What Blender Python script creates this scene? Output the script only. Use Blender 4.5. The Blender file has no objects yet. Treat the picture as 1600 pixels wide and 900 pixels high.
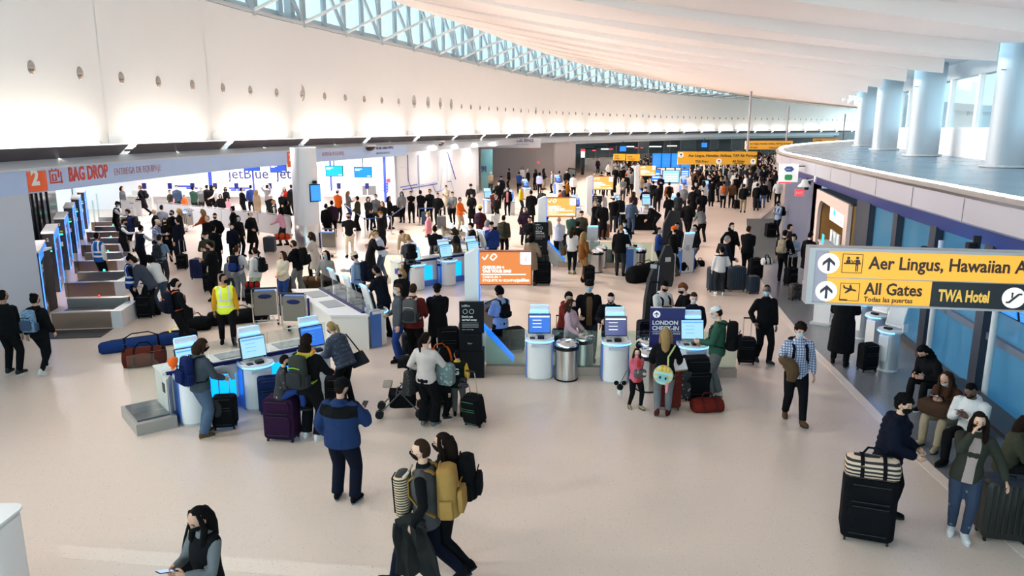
import bpy, bmesh, math, random
import numpy as np
from mathutils import Vector, Matrix, Euler
from math import sin, cos, pi, radians as R, atan2, hypot
random.seed(7)
S = bpy.context.scene
COL = S.collection
# ---------------------------------------------------------------- camera
FPX, CAMH = 1160.0, 5.0
PITCH = math.atan(250 / FPX)
cam_d = bpy.data.cameras.new('camera'); cam = bpy.data.objects.new('camera', cam_d); COL.objects.link(cam)
cam_d.sensor_width = 36; cam_d.lens = 36 * FPX / 1600; cam_d.clip_end = 500
cam.location = (0, 0, CAMH); cam.rotation_euler = (pi / 2 - PITCH, 0, 0)
S.camera = cam
# ---------------------------------------------------------------- world, exposure
w = bpy.data.worlds.new('sky'); S.world = w; w.use_nodes = True
nt = w.node_tree; bg = nt.nodes['Background']
tc = nt.nodes.new('ShaderNodeTexCoord'); sx = nt.nodes.new('ShaderNodeSeparateXYZ')
rp = nt.nodes.new('ShaderNodeValToRGB')
rp.color_ramp.elements[0].position = 0.0; rp.color_ramp.elements[0].color = (.60, .90, 1.0, 1)
rp.color_ramp.elements[1].position = .7; rp.color_ramp.elements[1].color = (.48, .80, 1.0, 1)
nt.links.new(tc.outputs['Generated'], sx.inputs[0]); nt.links.new(sx.outputs['Z'], rp.inputs[0])
nt.links.new(rp.outputs[0], bg.inputs[0]); bg.inputs[1].default_value = 3.8
S.view_settings.view_transform = 'Standard'; S.view_settings.look = 'None'
S.view_settings.gamma = 1; S.view_settings.exposure = 0.38
try: S.view_settings.use_curve_mapping = False
except Exception: pass
# ---------------------------------------------------------------- picture geometry
_c, _s = cos(PITCH), sin(PITCH)
def ray(px, py):
    u = (px - 800) / FPX; v = (450 - py) / FPX
    return u, _c + v * _s, -_s + v * _c
def at(px, py, z=0.0):
    r = ray(px, py); t = (z - CAMH) / r[2]; return (r[0] * t, r[1] * t)
def atY(px, py, Y):
    r = ray(px, py); t = Y / r[1]; return (r[0] * t, Y, CAMH + r[2] * t)
# ---------------------------------------------------------------- materials
MATS = {}
def mat(name, col, rough=.6, metal=0., emit=None, es=0., noise=0., nscale=8., bump=0., bscale=60., spec=.5, coat=0.):
    if name in MATS: return MATS[name]
    m = bpy.data.materials.new(name); m.use_nodes = True; MATS[name] = m
    t = m.node_tree; b = t.nodes['Principled BSDF']
    b.inputs['Base Color'].default_value = (*col, 1); b.inputs['Roughness'].default_value = rough
    b.inputs['Metallic'].default_value = metal; b.inputs['Specular IOR Level'].default_value = spec
    b.inputs['Coat Weight'].default_value = coat
    if emit:
        b.inputs['Emission Color'].default_value = (*emit, 1); b.inputs['Emission Strength'].default_value = es
    if noise or bump:
        c = t.nodes.new('ShaderNodeTexCoord')
    if noise:
        n = t.nodes.new('ShaderNodeTexNoise'); n.inputs['Scale'].default_value = nscale; n.inputs['Detail'].default_value = 4
        x = t.nodes.new('ShaderNodeMix'); x.data_type = 'RGBA'
        x.inputs[6].default_value = (*[v * (1 - noise) for v in col], 1); x.inputs[7].default_value = (*[min(1, v * (1 + noise)) for v in col], 1)
        t.links.new(c.outputs['Object'], n.inputs['Vector']); t.links.new(n.outputs['Fac'], x.inputs[0]); t.links.new(x.outputs[2], b.inputs['Base Color'])
    if bump:
        n2 = t.nodes.new('ShaderNodeTexNoise'); n2.inputs['Scale'].default_value = bscale; n2.inputs['Detail'].default_value = 3
        bp = t.nodes.new('ShaderNodeBump'); bp.inputs['Strength'].default_value = bump; bp.inputs['Distance'].default_value = .02
        t.links.new(c.outputs['Object'], n2.inputs['Vector']); t.links.new(n2.outputs['Fac'], bp.inputs['Height']); t.links.new(bp.outputs[0], b.inputs['Normal'])
    return m
def cloth(col, kind='cloth'):
    k = '%s_%03d%03d%03d' % (kind, *[int(999 * v) for v in col]); e = .55 + .32 * max(col); col = [v * e for v in col]
    return mat(k, col, rough=.9, noise=.12, nscale=14, bump=.35, bscale=11 if kind == 'cloth' else 30, spec=.08)
def skinm(i):
    c = [(.62, .36, .25), (.50, .27, .18), (.34, .17, .10), (.13, .065, .04), (.70, .44, .33)][i]
    return mat('skin_tone_%s' % 'abcde'[i], c, rough=.5, noise=.05, nscale=20)
def glow(name, col, st): return mat(name, (0.02, .02, .02), emit=col, es=st)
def glass(name, tint=(.93, .97, .96), refl=.1, rough=.02):
    if name in MATS: return MATS[name]
    m = bpy.data.materials.new(name); m.use_nodes = True; MATS[name] = m; t = m.node_tree
    t.nodes.remove(t.nodes['Principled BSDF']); o = t.nodes['Material Output']
    a = t.nodes.new('ShaderNodeBsdfTransparent'); a.inputs[0].default_value = (*tint, 1)
    g = t.nodes.new('ShaderNodeBsdfGlossy'); g.inputs['Roughness'].default_value = rough
    f = t.nodes.new('ShaderNodeFresnel'); f.inputs[0].default_value = 1.45
    ad = t.nodes.new('ShaderNodeMath'); ad.operation = 'MULTIPLY_ADD'; ad.inputs[1].default_value = .8; ad.inputs[2].default_value = refl * .3
    x = t.nodes.new('ShaderNodeMixShader')
    t.links.new(f.outputs[0], ad.inputs[0]); t.links.new(ad.outputs[0], x.inputs[0]); t.links.new(a.outputs[0], x.inputs[1]); t.links.new(g.outputs[0], x.inputs[2]); t.links.new(x.outputs[0], o.inputs[0])
    return m
# ---------------------------------------------------------------- mesh builder
class MB:
    def __init__(s): s.v = []; s.f = []; s.mi = []; s.m = Matrix.Identity(4); s.cur = 0
    def pts(s, ps):
        n = len(s.v)
        for p in ps: s.v.append(tuple(s.m @ Vector(p)))
        return n
    def face(s, idx): s.f.append(tuple(idx)); s.mi.append(s.cur)
    def box(s, c, d, rz=0, taper=1.0):
        x, y, z = [v / 2 for v in d]; q = []
        for zz in (-z, z):
            k = taper if zz > 0 else 1
            for a, b in ((-x, -y), (x, -y), (x, y), (-x, y)):
                a *= k; b *= k
                q.append((c[0] + a * cos(rz) - b * sin(rz), c[1] + a * sin(rz) + b * cos(rz), c[2] + zz))
        n = s.pts(q)
        for f in ((3, 2, 1, 0), (4, 5, 6, 7), (0, 1, 5, 4), (1, 2, 6, 5), (2, 3, 7, 6), (3, 0, 4, 7)): s.face([n + i for i in f])
        return s
    def rbox(s, c, d, r=.03, ax='z', seg=3):
        """box whose four edges along one axis are rounded"""
        a, b, h = {'z': (0, 1, 2), 'x': (1, 2, 0), 'y': (2, 0, 1)}[ax]
        r = min(r, d[a] / 2 * .98, d[b] / 2 * .98); ring = []
        for (sx_, sy_, a0) in ((1, 1, 0), (-1, 1, 90), (-1, -1, 180), (1, -1, 270)):
            for k in range(seg + 1):
                t = R(a0 + 90 * k / seg)
                ring.append((sx_ * (d[a] / 2 - r) + r * cos(t), sy_ * (d[b] / 2 - r) + r * sin(t)))
        def mk(u, v, wv):
            p = [0, 0, 0]; p[a] = c[a] + u; p[b] = c[b] + v; p[h] = c[h] + wv; return p
        m = len(ring); e = min(r * .35, d[h] * .2)
        rows = []
        for (k, off) in ((1 - .6 * r / max(d[a], d[b]) * 2, -d[h] / 2), (1, -d[h] / 2 + e), (1, d[h] / 2 - e), (1 - .6 * r / max(d[a], d[b]) * 2, d[h] / 2)):
            rows.append(s.pts([mk(u * k, v * k, off) for u, v in ring]))
        for q in range(3):
            for i in range(m):
                j = (i + 1) % m; s.face((rows[q] + i, rows[q] + j, rows[q + 1] + j, rows[q + 1] + i))
        s.face([rows[0] + i for i in range(m)][::-1]); s.face([rows[3] + i for i in range(m)])
        return s
    def tube(s, ps, rs, n=8, cap=True, flat=None):
        ps = [Vector(p) for p in ps]
        if not hasattr(rs, '__len__'): rs = [rs] * len(ps)
        rows = []; up = None
        for i, p in enumerate(ps):
            d = (ps[min(i + 1, len(ps) - 1)] - ps[max(i - 1, 0)])
            if d.length < 1e-9: d = Vector((0, 0, 1))
            d.normalize()
            if up is None:
                up = Vector((0, 0, 1)) if abs(d.z) < .9 else Vector((0, 1, 0))
            x = d.cross(up).normalized(); y = x.cross(d).normalized(); up = y
            fx = flat or 1
            rows.append(s.pts([p + (x * cos(2 * pi * k / n) * fx + y * sin(2 * pi * k / n)) * rs[i] for k in range(n)]))
        for a, b in zip(rows, rows[1:]):
            for k in range(n): j = (k + 1) % n; s.face((a + k, a + j, b + j, b + k))
        if cap:
            s.face([rows[0] + k for k in range(n)][::-1]); s.face([rows[-1] + k for k in range(n)])
        return s
    def lathe(s, prof, n=20, c=(0, 0, 0), cap=True, sy=1.0):
        rows = [s.pts([(c[0] + r * cos(2 * pi * k / n), c[1] + sy * r * sin(2 * pi * k / n), c[2] + z) for k in range(n)]) for r, z in prof]
        for a, b in zip(rows, rows[1:]):
            for k in range(n): j = (k + 1) % n; s.face((a + k, a + j, b + j, b + k))
        if cap:
            s.face([rows[0] + k for k in range(n)][::-1]); s.face([rows[-1] + k for k in range(n)])
        return s
    def ball(s, c, r, n=10, m=6):
        if not hasattr(r, '__len__'): r = (r, r, r)
        rows = []
        for i in range(m + 1):
            t = pi * i / m - pi / 2; t = max(-pi / 2 + .12, min(pi / 2 - .12, t))
            rows.append(s.pts([(c[0] + r[0] * cos(t) * cos(2 * pi * k / n), c[1] + r[1] * cos(t) * sin(2 * pi * k / n), c[2] + r[2] * sin(t)) for k in range(n)]))
        for a, b in zip(rows, rows[1:]):
            for k in range(n): j = (k + 1) % n; s.face((a + k, a + j, b + j, b + k))
        s.face([rows[0] + k for k in range(n)][::-1]); s.face([rows[-1] + k for k in range(n)])
        return s
    def prism(s, poly, z0, z1, ax='z'):
        def mk(u, v, wv): return {'z': (u, v, wv), 'y': (u, wv, v), 'x': (wv, u, v)}[ax]
        n = len(poly); a = s.pts([mk(u, v, z0) for u, v in poly]); b = s.pts([mk(u, v, z1) for u, v in poly])
        s.face([a + i for i in range(n)][::-1]); s.face([b + i for i in range(n)])
        for i in range(n): j = (i + 1) % n; s.face((a + i, a + j, b + j, b + i))
        return s
    def strip(s, rows, close=False):
        ids = [s.pts(r) for r in rows]; n = len(rows[0])
        for a, b in zip(ids, ids[1:]):
            for k in range(n if close else n - 1): j = (k + 1) % n; s.face((a + k, a + j, b + j, b + k))
        return s
    def sheet(s, rows, th):
        """grid of points given thickness th along -normal-ish z/xy offset vectors (rows of Vector), closed"""
        me = [[Vector(p) for p in r] for r in rows]; R_, K = len(me), len(me[0])
        def nrm(i, k):
            a = me[min(i + 1, R_ - 1)][k] - me[max(i - 1, 0)][k]; b = me[i][min(k + 1, K - 1)] - me[i][max(k - 1, 0)]
            q = a.cross(b); return q.normalized() if q.length > 1e-9 else Vector((0, 0, 1))
        bot = [[me[i][k] - nrm(i, k) * th for k in range(K)] for i in range(R_)]
        a = [s.pts(r) for r in me]; b = [s.pts(r) for r in bot]
        for i in range(R_ - 1):
            for k in range(K - 1):
                s.face((a[i] + k, a[i + 1] + k, a[i + 1] + k + 1, a[i] + k + 1)); s.face((b[i] + k, b[i] + k + 1, b[i + 1] + k + 1, b[i + 1] + k))
        for i in range(R_ - 1):
            s.face((a[i], b[i], b[i + 1], a[i + 1])); s.face((a[i] + K - 1, a[i + 1] + K - 1, b[i + 1] + K - 1, b[i] + K - 1))
        for k in range(K - 1):
            s.face((a[0] + k, a[0] + k + 1, b[0] + k + 1, b[0] + k)); s.face((a[-1] + k, b[-1] + k, b[-1] + k + 1, a[-1] + k + 1))
        return s
    def mesh(s, name, smooth=False):
        me = bpy.data.meshes.new(name); me.from_pydata(s.v, [], s.f)
        if len(set(s.mi)) > 1: me.polygons.foreach_set('material_index', s.mi)
        bm = bmesh.new(); bm.from_mesh(me); bmesh.ops.recalc_face_normals(bm, faces=bm.faces); bm.to_mesh(me); bm.free()
        if smooth:
            me.polygons.foreach_set('use_smooth', [True] * len(me.polygons))
            try: me.set_sharp_from_angle(angle=R(50 if smooth is True else smooth))
            except Exception: pass
        return me
    def build(s, name, m, parent=None, smooth=False, loc=None, rz=0):
        return put(name, s.mesh(name, smooth), m, parent, loc, rz)
def put(name, me, m, parent=None, loc=None, rz=0):
    ms = m if isinstance(m, (list, tuple)) else [m]
    for q in ms[len(me.materials):]: me.materials.append(q)
    o = bpy.data.objects.new(name, me); COL.objects.link(o)
    for i, q in enumerate(ms):
        if me.materials[i] is not q:
            o.material_slots[i].link = 'OBJECT'; o.material_slots[i].material = q
    if parent: o.parent = parent
    if loc: o.location = loc
    if rz: o.rotation_euler = (0, 0, rz)
    return o
def thing(name, label, cat, loc=(0, 0, 0), rz=0, group=None, kind=None):
    o = bpy.data.objects.new(name, None); COL.objects.link(o); o.empty_display_size = .2
    o.location = loc; o.rotation_euler = (0, 0, rz)
    return tag(o, label, cat, group, kind)
def tag(o, label=None, cat=None, group=None, kind=None):
    if label: o['label'] = label
    if cat: o['category'] = cat
    if group: o['group'] = group
    if kind: o['kind'] = kind
    return o
def struct(o, label=None, cat=None):
    o['kind'] = 'structure'
    if label: o['label'] = label
    if cat: o['category'] = cat
    return o
def copy_tree(o, parent=None):
    c = o.copy(); COL.objects.link(c); c.parent = parent
    for ch in o.children: copy_tree(ch, c)
    return c
TXT = {}
def text_mesh(body, size, ext=.003, align='LEFT', bold=0.0):
    k = (body, size, ext, align, bold)
    if k in TXT: return TXT[k]
    cu = bpy.data.curves.new('lettering', 'FONT'); cu.body = body; cu.size = size; cu.extrude = ext; cu.align_x = align; cu.offset = bold
    cu.resolution_u = 2
    o = bpy.data.objects.new('lettering', cu); COL.objects.link(o)
    dg = bpy.context.evaluated_depsgraph_get(); me = bpy.data.meshes.new_from_object(o.evaluated_get(dg))
    bpy.data.objects.remove(o); TXT[k] = me
    return me
def text(body, size, m, parent, loc, ext=.003, align='LEFT', bold=0., rot=(pi / 2, 0, 0), name='lettering', sx_=1.0):
    """upright lettering; by default readable from -Y of the parent"""
    o = put(name, text_mesh(body, size, ext, align, bold), m, parent, loc)
    o.rotation_euler = rot; o.scale = (sx_, 1, 1)
    return o
class Curve:
    """plan curve through points (x,y), arc-length sampled"""
    def __init__(s, pts):
        P = np.array(pts, float); n = len(P); out = []
        for i in range(n - 1):
            p0, p1, p2, p3 = P[max(i - 1, 0)], P[i], P[i + 1], P[min(i + 2, n - 1)]
            for t in np.linspace(0, 1, 24, endpoint=False):
                out.append(.5 * ((2 * p1) + (-p0 + p2) * t + (2 * p0 - 5 * p1 + 4 * p2 - p3) * t * t + (-p0 + 3 * p1 - 3 * p2 + p3) * t ** 3))
        out.append(P[-1]); s.P = np.array(out)
        d = np.hypot(*np.diff(s.P, axis=0).T); s.L = np.concatenate([[0], np.cumsum(d)]); s.len = s.L[-1]
    def p(s, l): return np.array([np.interp(l, s.L, s.P[:, 0]), np.interp(l, s.L, s.P[:, 1])])
    def t(s, l):
        d = s.p(l + .4) - s.p(l - .4); return d / np.hypot(*d)
    def off(s, l, o):
        """o > 0 is to the right of the walking direction"""
        t = s.t(l); q = s.p(l) + o * np.array([t[1], -t[0]]); return (float(q[0]), float(q[1]))
    def at_y(s, y): return float(np.interp(y, s.P[:, 1], s.L))
    def at_px(s, px, o=0.):
        ls = np.linspace(0, s.len, 1500); best = min(ls, key=lambda l: (lambda q: abs(800 + FPX * q[0] / max(.5, q[1] * _c) - px) if q[1] > 3 else 1e9)(s.off(l, o)))
        return float(best)
    def ang(s, l): t = s.t(l); return atan2(t[1], t[0])
# ================================================================ plan curves of the hall
LW = Curve([(-11.6, -16), (-12.2, 0), (-12.5, 10), (-12.5, 16), (-12.4, 20), (-12.05, 25), (-11.4, 29.2), (-10.7, 32.7), (-9.6, 36.5), (-7.6, 42.9), (-5.2, 49.8), (-2.1, 60), (2, 71.5), (8, 85.4), (16.9, 100), (27.5, 115), (43, 131.4), (64, 150), (90, 170)])
RE = Curve([(6.6, -12), (6.7, -4), (6.9, 3), (7.2, 7), (7.65, 11.1), (8.25, 14.5), (8.85, 18), (10.5, 26), (13.0, 37), (18.5, 50), (29, 66), (44, 84), (64, 102), (95, 125)])
RC = Curve([(11.5, -12), (11.5, 0), (11.7, 6), (12.2, 12), (12.9, 17), (14.1, 22), (16.4, 31), (18.9, 39), (21.8, 47.5), (24.0, 53), (33, 68), (46, 85), (66, 104), (96, 126)])
# ---- shared paints
M_white = mat('warm_white_paint', (.83, .81, .80), rough=.55, noise=.02, nscale=.6)
M_ceil = mat('ceiling_white', (.88, .81, .775), rough=.7, noise=.015, nscale=.5)
M_fascia = mat('grey_blue_fascia', (.40, .53, .78), rough=.35, noise=.04, nscale=1.2)
M_ledge = mat('pale_grey_ledge', (.50, .54, .60), rough=.4)
M_steelp = mat('painted_steel_grey', (.52, .55, .57), rough=.45)
M_darksteel = mat('dark_steel', (.10, .10, .11), rough=.35, metal=.6)
M_steel = mat('brushed_steel', (.62, .60, .57), rough=.28, metal=1., noise=.08, nscale=30)
M_chrome = mat('chrome', (.75, .75, .76), rough=.12, metal=1.)
M_black = mat('black_plastic', (.010, .010, .011), rough=.4, spec=.15)
M_darkg = mat('dark_grey_plastic', (.03, .03, .033), rough=.45, spec=.2)
M_pw = mat('white_laminate', (.74, .73, .72), rough=.3)
M_pg = mat('light_grey_laminate', (.48, .48, .48), rough=.35)
M_navy = mat('navy_panel', (.008, .010, .09), rough=.4, spec=.25)
G_clear = glass('clear_glass')
G_green = glass('green_edge_glass', (.80, .92, .88))
G_blue = glass('blue_window_film', (.28, .52, .66), .5, .12)
_t = G_blue.node_tree; _o = _t.nodes['Material Output']; _d = _t.nodes.new('ShaderNodeBsdfTranslucent'); _d.inputs[0].default_value = (.10, .24, .34, 1); _e = _t.nodes.new('ShaderNodeBsdfDiffuse'); _e.inputs[0].default_value = (.07, .15, .19, 1); _x = _t.nodes.new('ShaderNodeAddShader'); _y = _t.nodes.new('ShaderNodeMixShader'); _y.inputs[0].default_value = .6
_s0 = _o.inputs[0].links[0].from_socket; _t.links.new(_d.outputs[0], _x.inputs[0]); _t.links.new(_e.outputs[0], _x.inputs[1]); _t.links.new(_s0, _y.inputs[1]); _t.links.new(_x.outputs[0], _y.inputs[2]); _t.links.new(_y.outputs[0], _o.inputs[0])
G_win = glass('window_glass', (.97, .99, 1.0))
E_warm = glow('warm_uplight', (1.0, .89, .74), 36.)
E_white = glow('cool_white_tube', (1.0, .93, .93), 9.)
E_blue = glow('blue_led', (.03, .16, 1.0), 3.)
E_bluep = glow('blue_led_panel', (.02, .38, 1.0), 1.5)
E_blue2 = glow('blue_stripe_light', (.01, .17, .95), 1.3)
E_cyan = glow('cyan_screen', (.0, .62, .85), 1.0)
E_sky = glow('light_blue_screen', (.10, .42, .95), .8)
E_scrw = glow('white_screen', (.75, .92, 1.0), 1.15)
E_orange = glow('orange_screen', (1.0, .30, .05), .68)
E_yellow = glow('amber_screen', (1.0, .52, .10), .85)
E_white_s = glow('white_screen_print', (1., .97, .93), 1.5)
E_red = glow('red_sign_light', (1., .06, .08), 1.1)
E_green = glow('green_pilot', (.02, .9, .45), 4.)
# ================================================================ floor
def terrazzo(name, a, b, rough):
    m = bpy.data.materials.new(name); m.use_nodes = True; t = m.node_tree; bs = t.nodes['Principled BSDF']
    c = t.nodes.new('ShaderNodeTexCoord')
    n = t.nodes.new('ShaderNodeTexNoise'); n.inputs['Scale'].default_value = .35; n.inputs['Detail'].default_value = 5
    x = t.nodes.new('ShaderNodeMix'); x.data_type = 'RGBA'; x.inputs[6].default_value = (*a, 1); x.inputs[7].default_value = (*b, 1)
    t.links.new(c.outputs['Object'], n.inputs['Vector']); t.links.new(n.outputs['Fac'], x.inputs[0])
    prev = x.outputs[2]
    for sc, lo, col in ((16, .10, (.20, .17, .15)), (27, .12, (.85, .80, .74)), (40, .13, (.33, .24, .19))):
        v = t.nodes.new('ShaderNodeTexVoronoi'); v.inputs['Scale'].default_value = sc
        r = t.nodes.new('ShaderNodeValToRGB'); r.color_ramp.elements[0].position = lo; r.color_ramp.elements[0].color = (.55, .55, .55, 1)
        r.color_ramp.elements[1].position = lo + .03; r.color_ramp.elements[1].color = (0, 0, 0, 1)
        y = t.nodes.new('ShaderNodeMix'); y.data_type = 'RGBA'; y.inputs[7].default_value = (*col, 1)
        t.links.new(c.outputs['Object'], v.inputs['Vector']); t.links.new(v.outputs['Distance'], r.inputs[0]); t.links.new(r.outputs[0], y.inputs[0])
        t.links.new(prev, y.inputs[6]); prev = y.outputs[2]
    t.links.new(prev, bs.inputs['Base Color']); bs.inputs['Roughness'].default_value = rough; bs.inputs['Specular IOR Level'].default_value = .5
    return m
M_floor = terrazzo('beige_terrazzo', (.64, .515, .43), (.68, .56, .475), .3)
M_gfloor = terrazzo('grey_terrazzo', (.155, .16, .165), (.185, .185, .19), .2)
M_lfloor = terrazzo('pale_terrazzo', (.74, .61, .52), (.76, .64, .55), .25)
f = MB().box((25, 65, -.15), (190, 190, .3)).build('floor', M_floor); struct(f, 'pale beige speckled terrazzo floor of the hall', 'floor')
GB = Curve([(6.1, -6), (6.15, 4), (6.3, 9.1), (6.45, 11.3), (6.78, 14.1), (7.22, 18), (8.3, 24.1), (9.9, 30), (12.6, 38.5), (18, 50)])
mb = MB(); rows = []
for i in range(40):
    l = GB.len * i / 39; a = GB.p(l); rows.append([(a[0], a[1], .004), (a[0] + 8, a[1] - 1.5, .004), (a[0] + 8, a[1] - 1.5, -.05), (a[0], a[1], -.05)])
g = mb.strip(rows, True).build('floor_border', M_gfloor); struct(g, 'grey terrazzo border of the floor along the right-hand glass wall', 'floor')
mb = MB(); rows = []
for i in range(40):
    l = GB.len * i / 39; a = GB.p(l); b = GB.off(l, -.17); rows.append([(a[0], a[1], .006), (*b, .006), (*b, -.05), (a[0], a[1], -.05)])
g = mb.strip(rows, True).build('trim_1', M_lfloor); struct(g, 'pale strip between the beige floor and the grey border', 'floor strip')
p = [at(*q) for q in ((95, 852), (1000, 915), (1000, 940), (95, 872))]
g = MB().prism(p, -.05, .004).build('trim_2', M_lfloor); struct(g, 'pale strip crossing the floor in front of the woman with the phone', 'floor strip')
p = [(13.1, 41.66), (14.73, 41.66), (9.9, 27.7), (8.85, 27.7)]
p = [(x + .1, y) for x, y in p]
o = MB().prism(p[::-1], 0, .016).build('floor_mat', mat('grey_carpet', (.075, .08, .08), rough=.95, noise=.1, nscale=40, bump=.3, bscale=200))
tag(o, 'long dark grey carpet mat on the floor beside the right wall', 'mat')
# ================================================================ left wall
def wall_band(crv, l0, l1, prof, step=1.5):
    n = max(2, int(abs(l1 - l0) / step) + 1); rows = []
    for i in range(n + 1):
        l = l0 + (l1 - l0) * i / n
        rows.append([(*crv.off(l, o), z) for o, z in prof])
    return rows
ZL, ZT = 4.55, 9.66
lw = MB().strip(wall_band(LW, 0, LW.len, [(-.06, ZL - .2), (-.06, ZT), (-.35, ZT), (-.35, ZL - .2)]), True).build('wall_left', M_white)
struct(lw, 'tall curved white upper wall washed by uplights', 'wall')
s0 = LW.at_px(167); POOL = 6.05
pools = [(s0 + POOL * (i - 6), s0 + POOL * (i - 5)) for i in range(34)]
pools = [q for q in pools if q[1] < LW.len - 1 and q[0] > 0]
for a, b in pools:
    MB().strip(wall_band(LW, a + .008, b - .008, [(0, ZL - .15), (0, ZT - .02), (-.058, ZT - .02), (-.058, ZL - .15)], 1.2), True).build('panel', M_white, lw, smooth=30)
# ledge + fascia under the wall: cross-section in (offset, z)
l_end = LW.at_px(617)
FZ0, FZ1 = 3.42, 3.99
fa = MB().strip(wall_band(LW, 0, l_end, [(.62, FZ0), (.70, FZ0 + .02), (.70, FZ1), (.62, FZ1), ]), True).build('wall_fascia', M_fascia)
struct(fa, 'grey-blue fascia band below the ledge carrying the bag drop lettering', 'fascia')
lf = MB().strip(wall_band(LW, 0, LW.len, [(.74, FZ1), (.74, FZ1 + .05), (.42, ZL - .33), (-.1, ZL - .30), (-.3, FZ1), ]), True).build('trim_ledge', M_ledge, smooth=20)
struct(lf, 'pale grey ledge running the whole length of the left wall', 'ledge')
l2 = LW.at_px(890)
o = MB().strip(wall_band(LW, l_end, LW.len, [(.40, FZ1 - .42), (.55, FZ1 - .4), (.55, FZ1), (.40, FZ1)]), True).build('trim_beam', M_ledge); struct(o, 'pale edge beam under the far end of the ledge', 'beam')
# soffit above counters
o = MB().strip(wall_band(LW, 0, l_end, [(.62, FZ0 + .03), (.62, FZ0 + .10), (-18, FZ0 + .10), (-18, FZ0 + .03)], 4), True).build('ceiling_soffit', M_white); struct(o, 'low white ceiling over the bag drop and counter area', 'ceiling')
# pier at far left
la = LW.at_y(17.2); lb = LW.at_px(31, .7)
o = MB().strip(wall_band(LW, la - 6, lb, [(.70, 0), (.70, FZ0 + .02), (.0, FZ0 + .02), (.0, 0)]), True).build('wall_pier', mat('pier_paint', (.50, .55, .64), rough=.45)); struct(o, 'pale blue-grey wall pier at the left end of the fascia', 'wall')
# uplight shelves, lamps
M_shield = mat('smoked_glass_shield', (.05, .042, .05), rough=.35, spec=.4)
M_shield2 = mat('frosted_shield_edge', (.9, .9, .9), emit=(1, .97, .95), es=1.2)
for i, (a, b) in enumerate(pools):
    if b < LW.at_y(6): continue
    t = tag(bpy.data.objects.new('uplight_shelf', None), 'smoked glass uplight shelf on the ledge washing one wall bay with light', 'light', 'uplight shelves along the ledge'); COL.objects.link(t)
    t.location = (*LW.off((a + b) / 2, .2), ZL - .3)
    inv = Matrix.Translation(-t.location)
    def bl(rows, name, m, par=t):
        q = MB(); q.m = inv; q.strip(rows, True); return q.build(name, m, par)
    for (u0, u1) in ((a + .25, (a + b) / 2 - .02), ((a + b) / 2 + .02, b - .25)):
        bl(wall_band(LW, u0, u1, [(.43, ZL - .34), (.78, ZL - .03), (.775, ZL - .01), (.42, ZL - .32)]), 'glass_shield', M_shield)
        bl(wall_band(LW, u0, u1, [(.77, ZL - .03), (.79, ZL - .02), (.79, ZL + .005), (.77, ZL - .005)]), 'lit_edge', M_shield2)
    bl(wall_band(LW, a + .75, b - .75, [(.34, ZL - .13), (.46, ZL - .13), (.46, ZL - .10), (.34, ZL - .10)]), 'lamp_tube', E_warm)
    q = MB(); q.m = inv; q.box((*LW.off(a + .03, .22), ZL - .02), (.03, .44, .62), LW.ang(a)); q.build('divider', M_pw, t)
    for k in range(5):
        q = MB(); q.m = inv; c = LW.off(a + .5 + (b - a - 1) * k / 4, .02); q.box((*c, ZL - .02), (.09, .09, .12), LW.ang(a)); q.build('bracket', M_steelp, t)
# sconces: three per bay
M_eye = mat('sconce_metal', (.42, .37, .33), rough=.25, metal=1.)
M_eyed = mat('sconce_recess', (.03, .02, .02), rough=.4)
E_lamp = glow('lamp_lens', (1., .9, .8), 2.)
ring_me = MB().lathe([(.10, 0), (.19, .0), (.20, .03), (.16, .07), (.12, .075), (.10, .02)], 16, sy=1.35).mesh('ring', True)
eye_me = MB().ball((0, -.05, .05), (.115, .15, .10), 12, 8).mesh('eyeball', True)
hole_me = MB().lathe([(.07, 0), (.075, .02), (.05, .025)], 12).mesh('lens', True)
pos_sc = []
for i, (a, b) in enumerate(pools):
    if b < LW.at_y(-4): continue
    for k in range(3):
        l = a + POOL * (k + .5) / 3; x, y = LW.off(l, .0); an = LW.ang(l)
        t = thing('wall_spotlight', 'small metal eyeball spotlight in the row along the white upper wall', 'spotlight', (x, y, 6.6), 0, 'wall spotlights in a row')
        t.rotation_euler = Euler((pi / 2, 0, an - pi), 'XYZ'); t.rotation_euler = (Matrix.Rotation(an + pi, 4, 'Z') @ Matrix.Rotation(-pi / 2, 4, 'X') @ Matrix.Rotation(pi, 4, 'X')).to_euler()
        t.scale = (1.5,) * 3; put('ring', ring_me, M_eye, t); put('eyeball', eye_me, M_eye, t)
        o = put('lens', hole_me, M_eyed, t, (0, -.15, .12)); o.rotation_euler = (R(40), 0, 0)
        pos_sc.append((x, y, an, l))
# ================================================================ ceiling
def rc_match(l):
    y = float(np.interp(l, [0, RC.at_y(0), RC.at_y(22), RC.at_y(53), RC.len], [LW.at_y(-14), LW.at_y(2), LW.at_y(28), LW.at_y(64), LW.at_y(150)]))
    return y
NT = int(RC.len / 4.5); K = 14
def zleft(y): return float(np.interp(y, [0, 60, 85, 112, 126, 150, 170], [11.1, 11.1, 11.1, 10.5, 9.7, 8.6, 8.2]))
cm = MB()
for i in range(NT):
    rows = []
    for e in np.linspace(0, 1, 4):
        l = RC.len * (i + e) / NT; rx, ry = RC.off(l, -.9); ll = rc_match(l); lx, ly = LW.off(ll, 3.0)
        row = []
        for k in range(K + 1):
            u = k / K; x = lx + (rx - lx) * u; y = ly + (ry - ly) * u
            z = zleft(ly) * (1 - u) + 6.72 * u - .30 * sin(pi * u) + .46 * (e) * u ** 1.2
            row.append((x, y, z))
        rows.append(row)
    cm.strip(rows)
    if i:   # riser between plates
        cm.strip([prev_last, rows[0]])
    prev_last = rows[-1]
ce = cm.build('ceiling', M_ceil, smooth=12); struct(ce, 'broad sloping white ceiling with folded plates at its right edge', 'ceiling')
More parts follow.
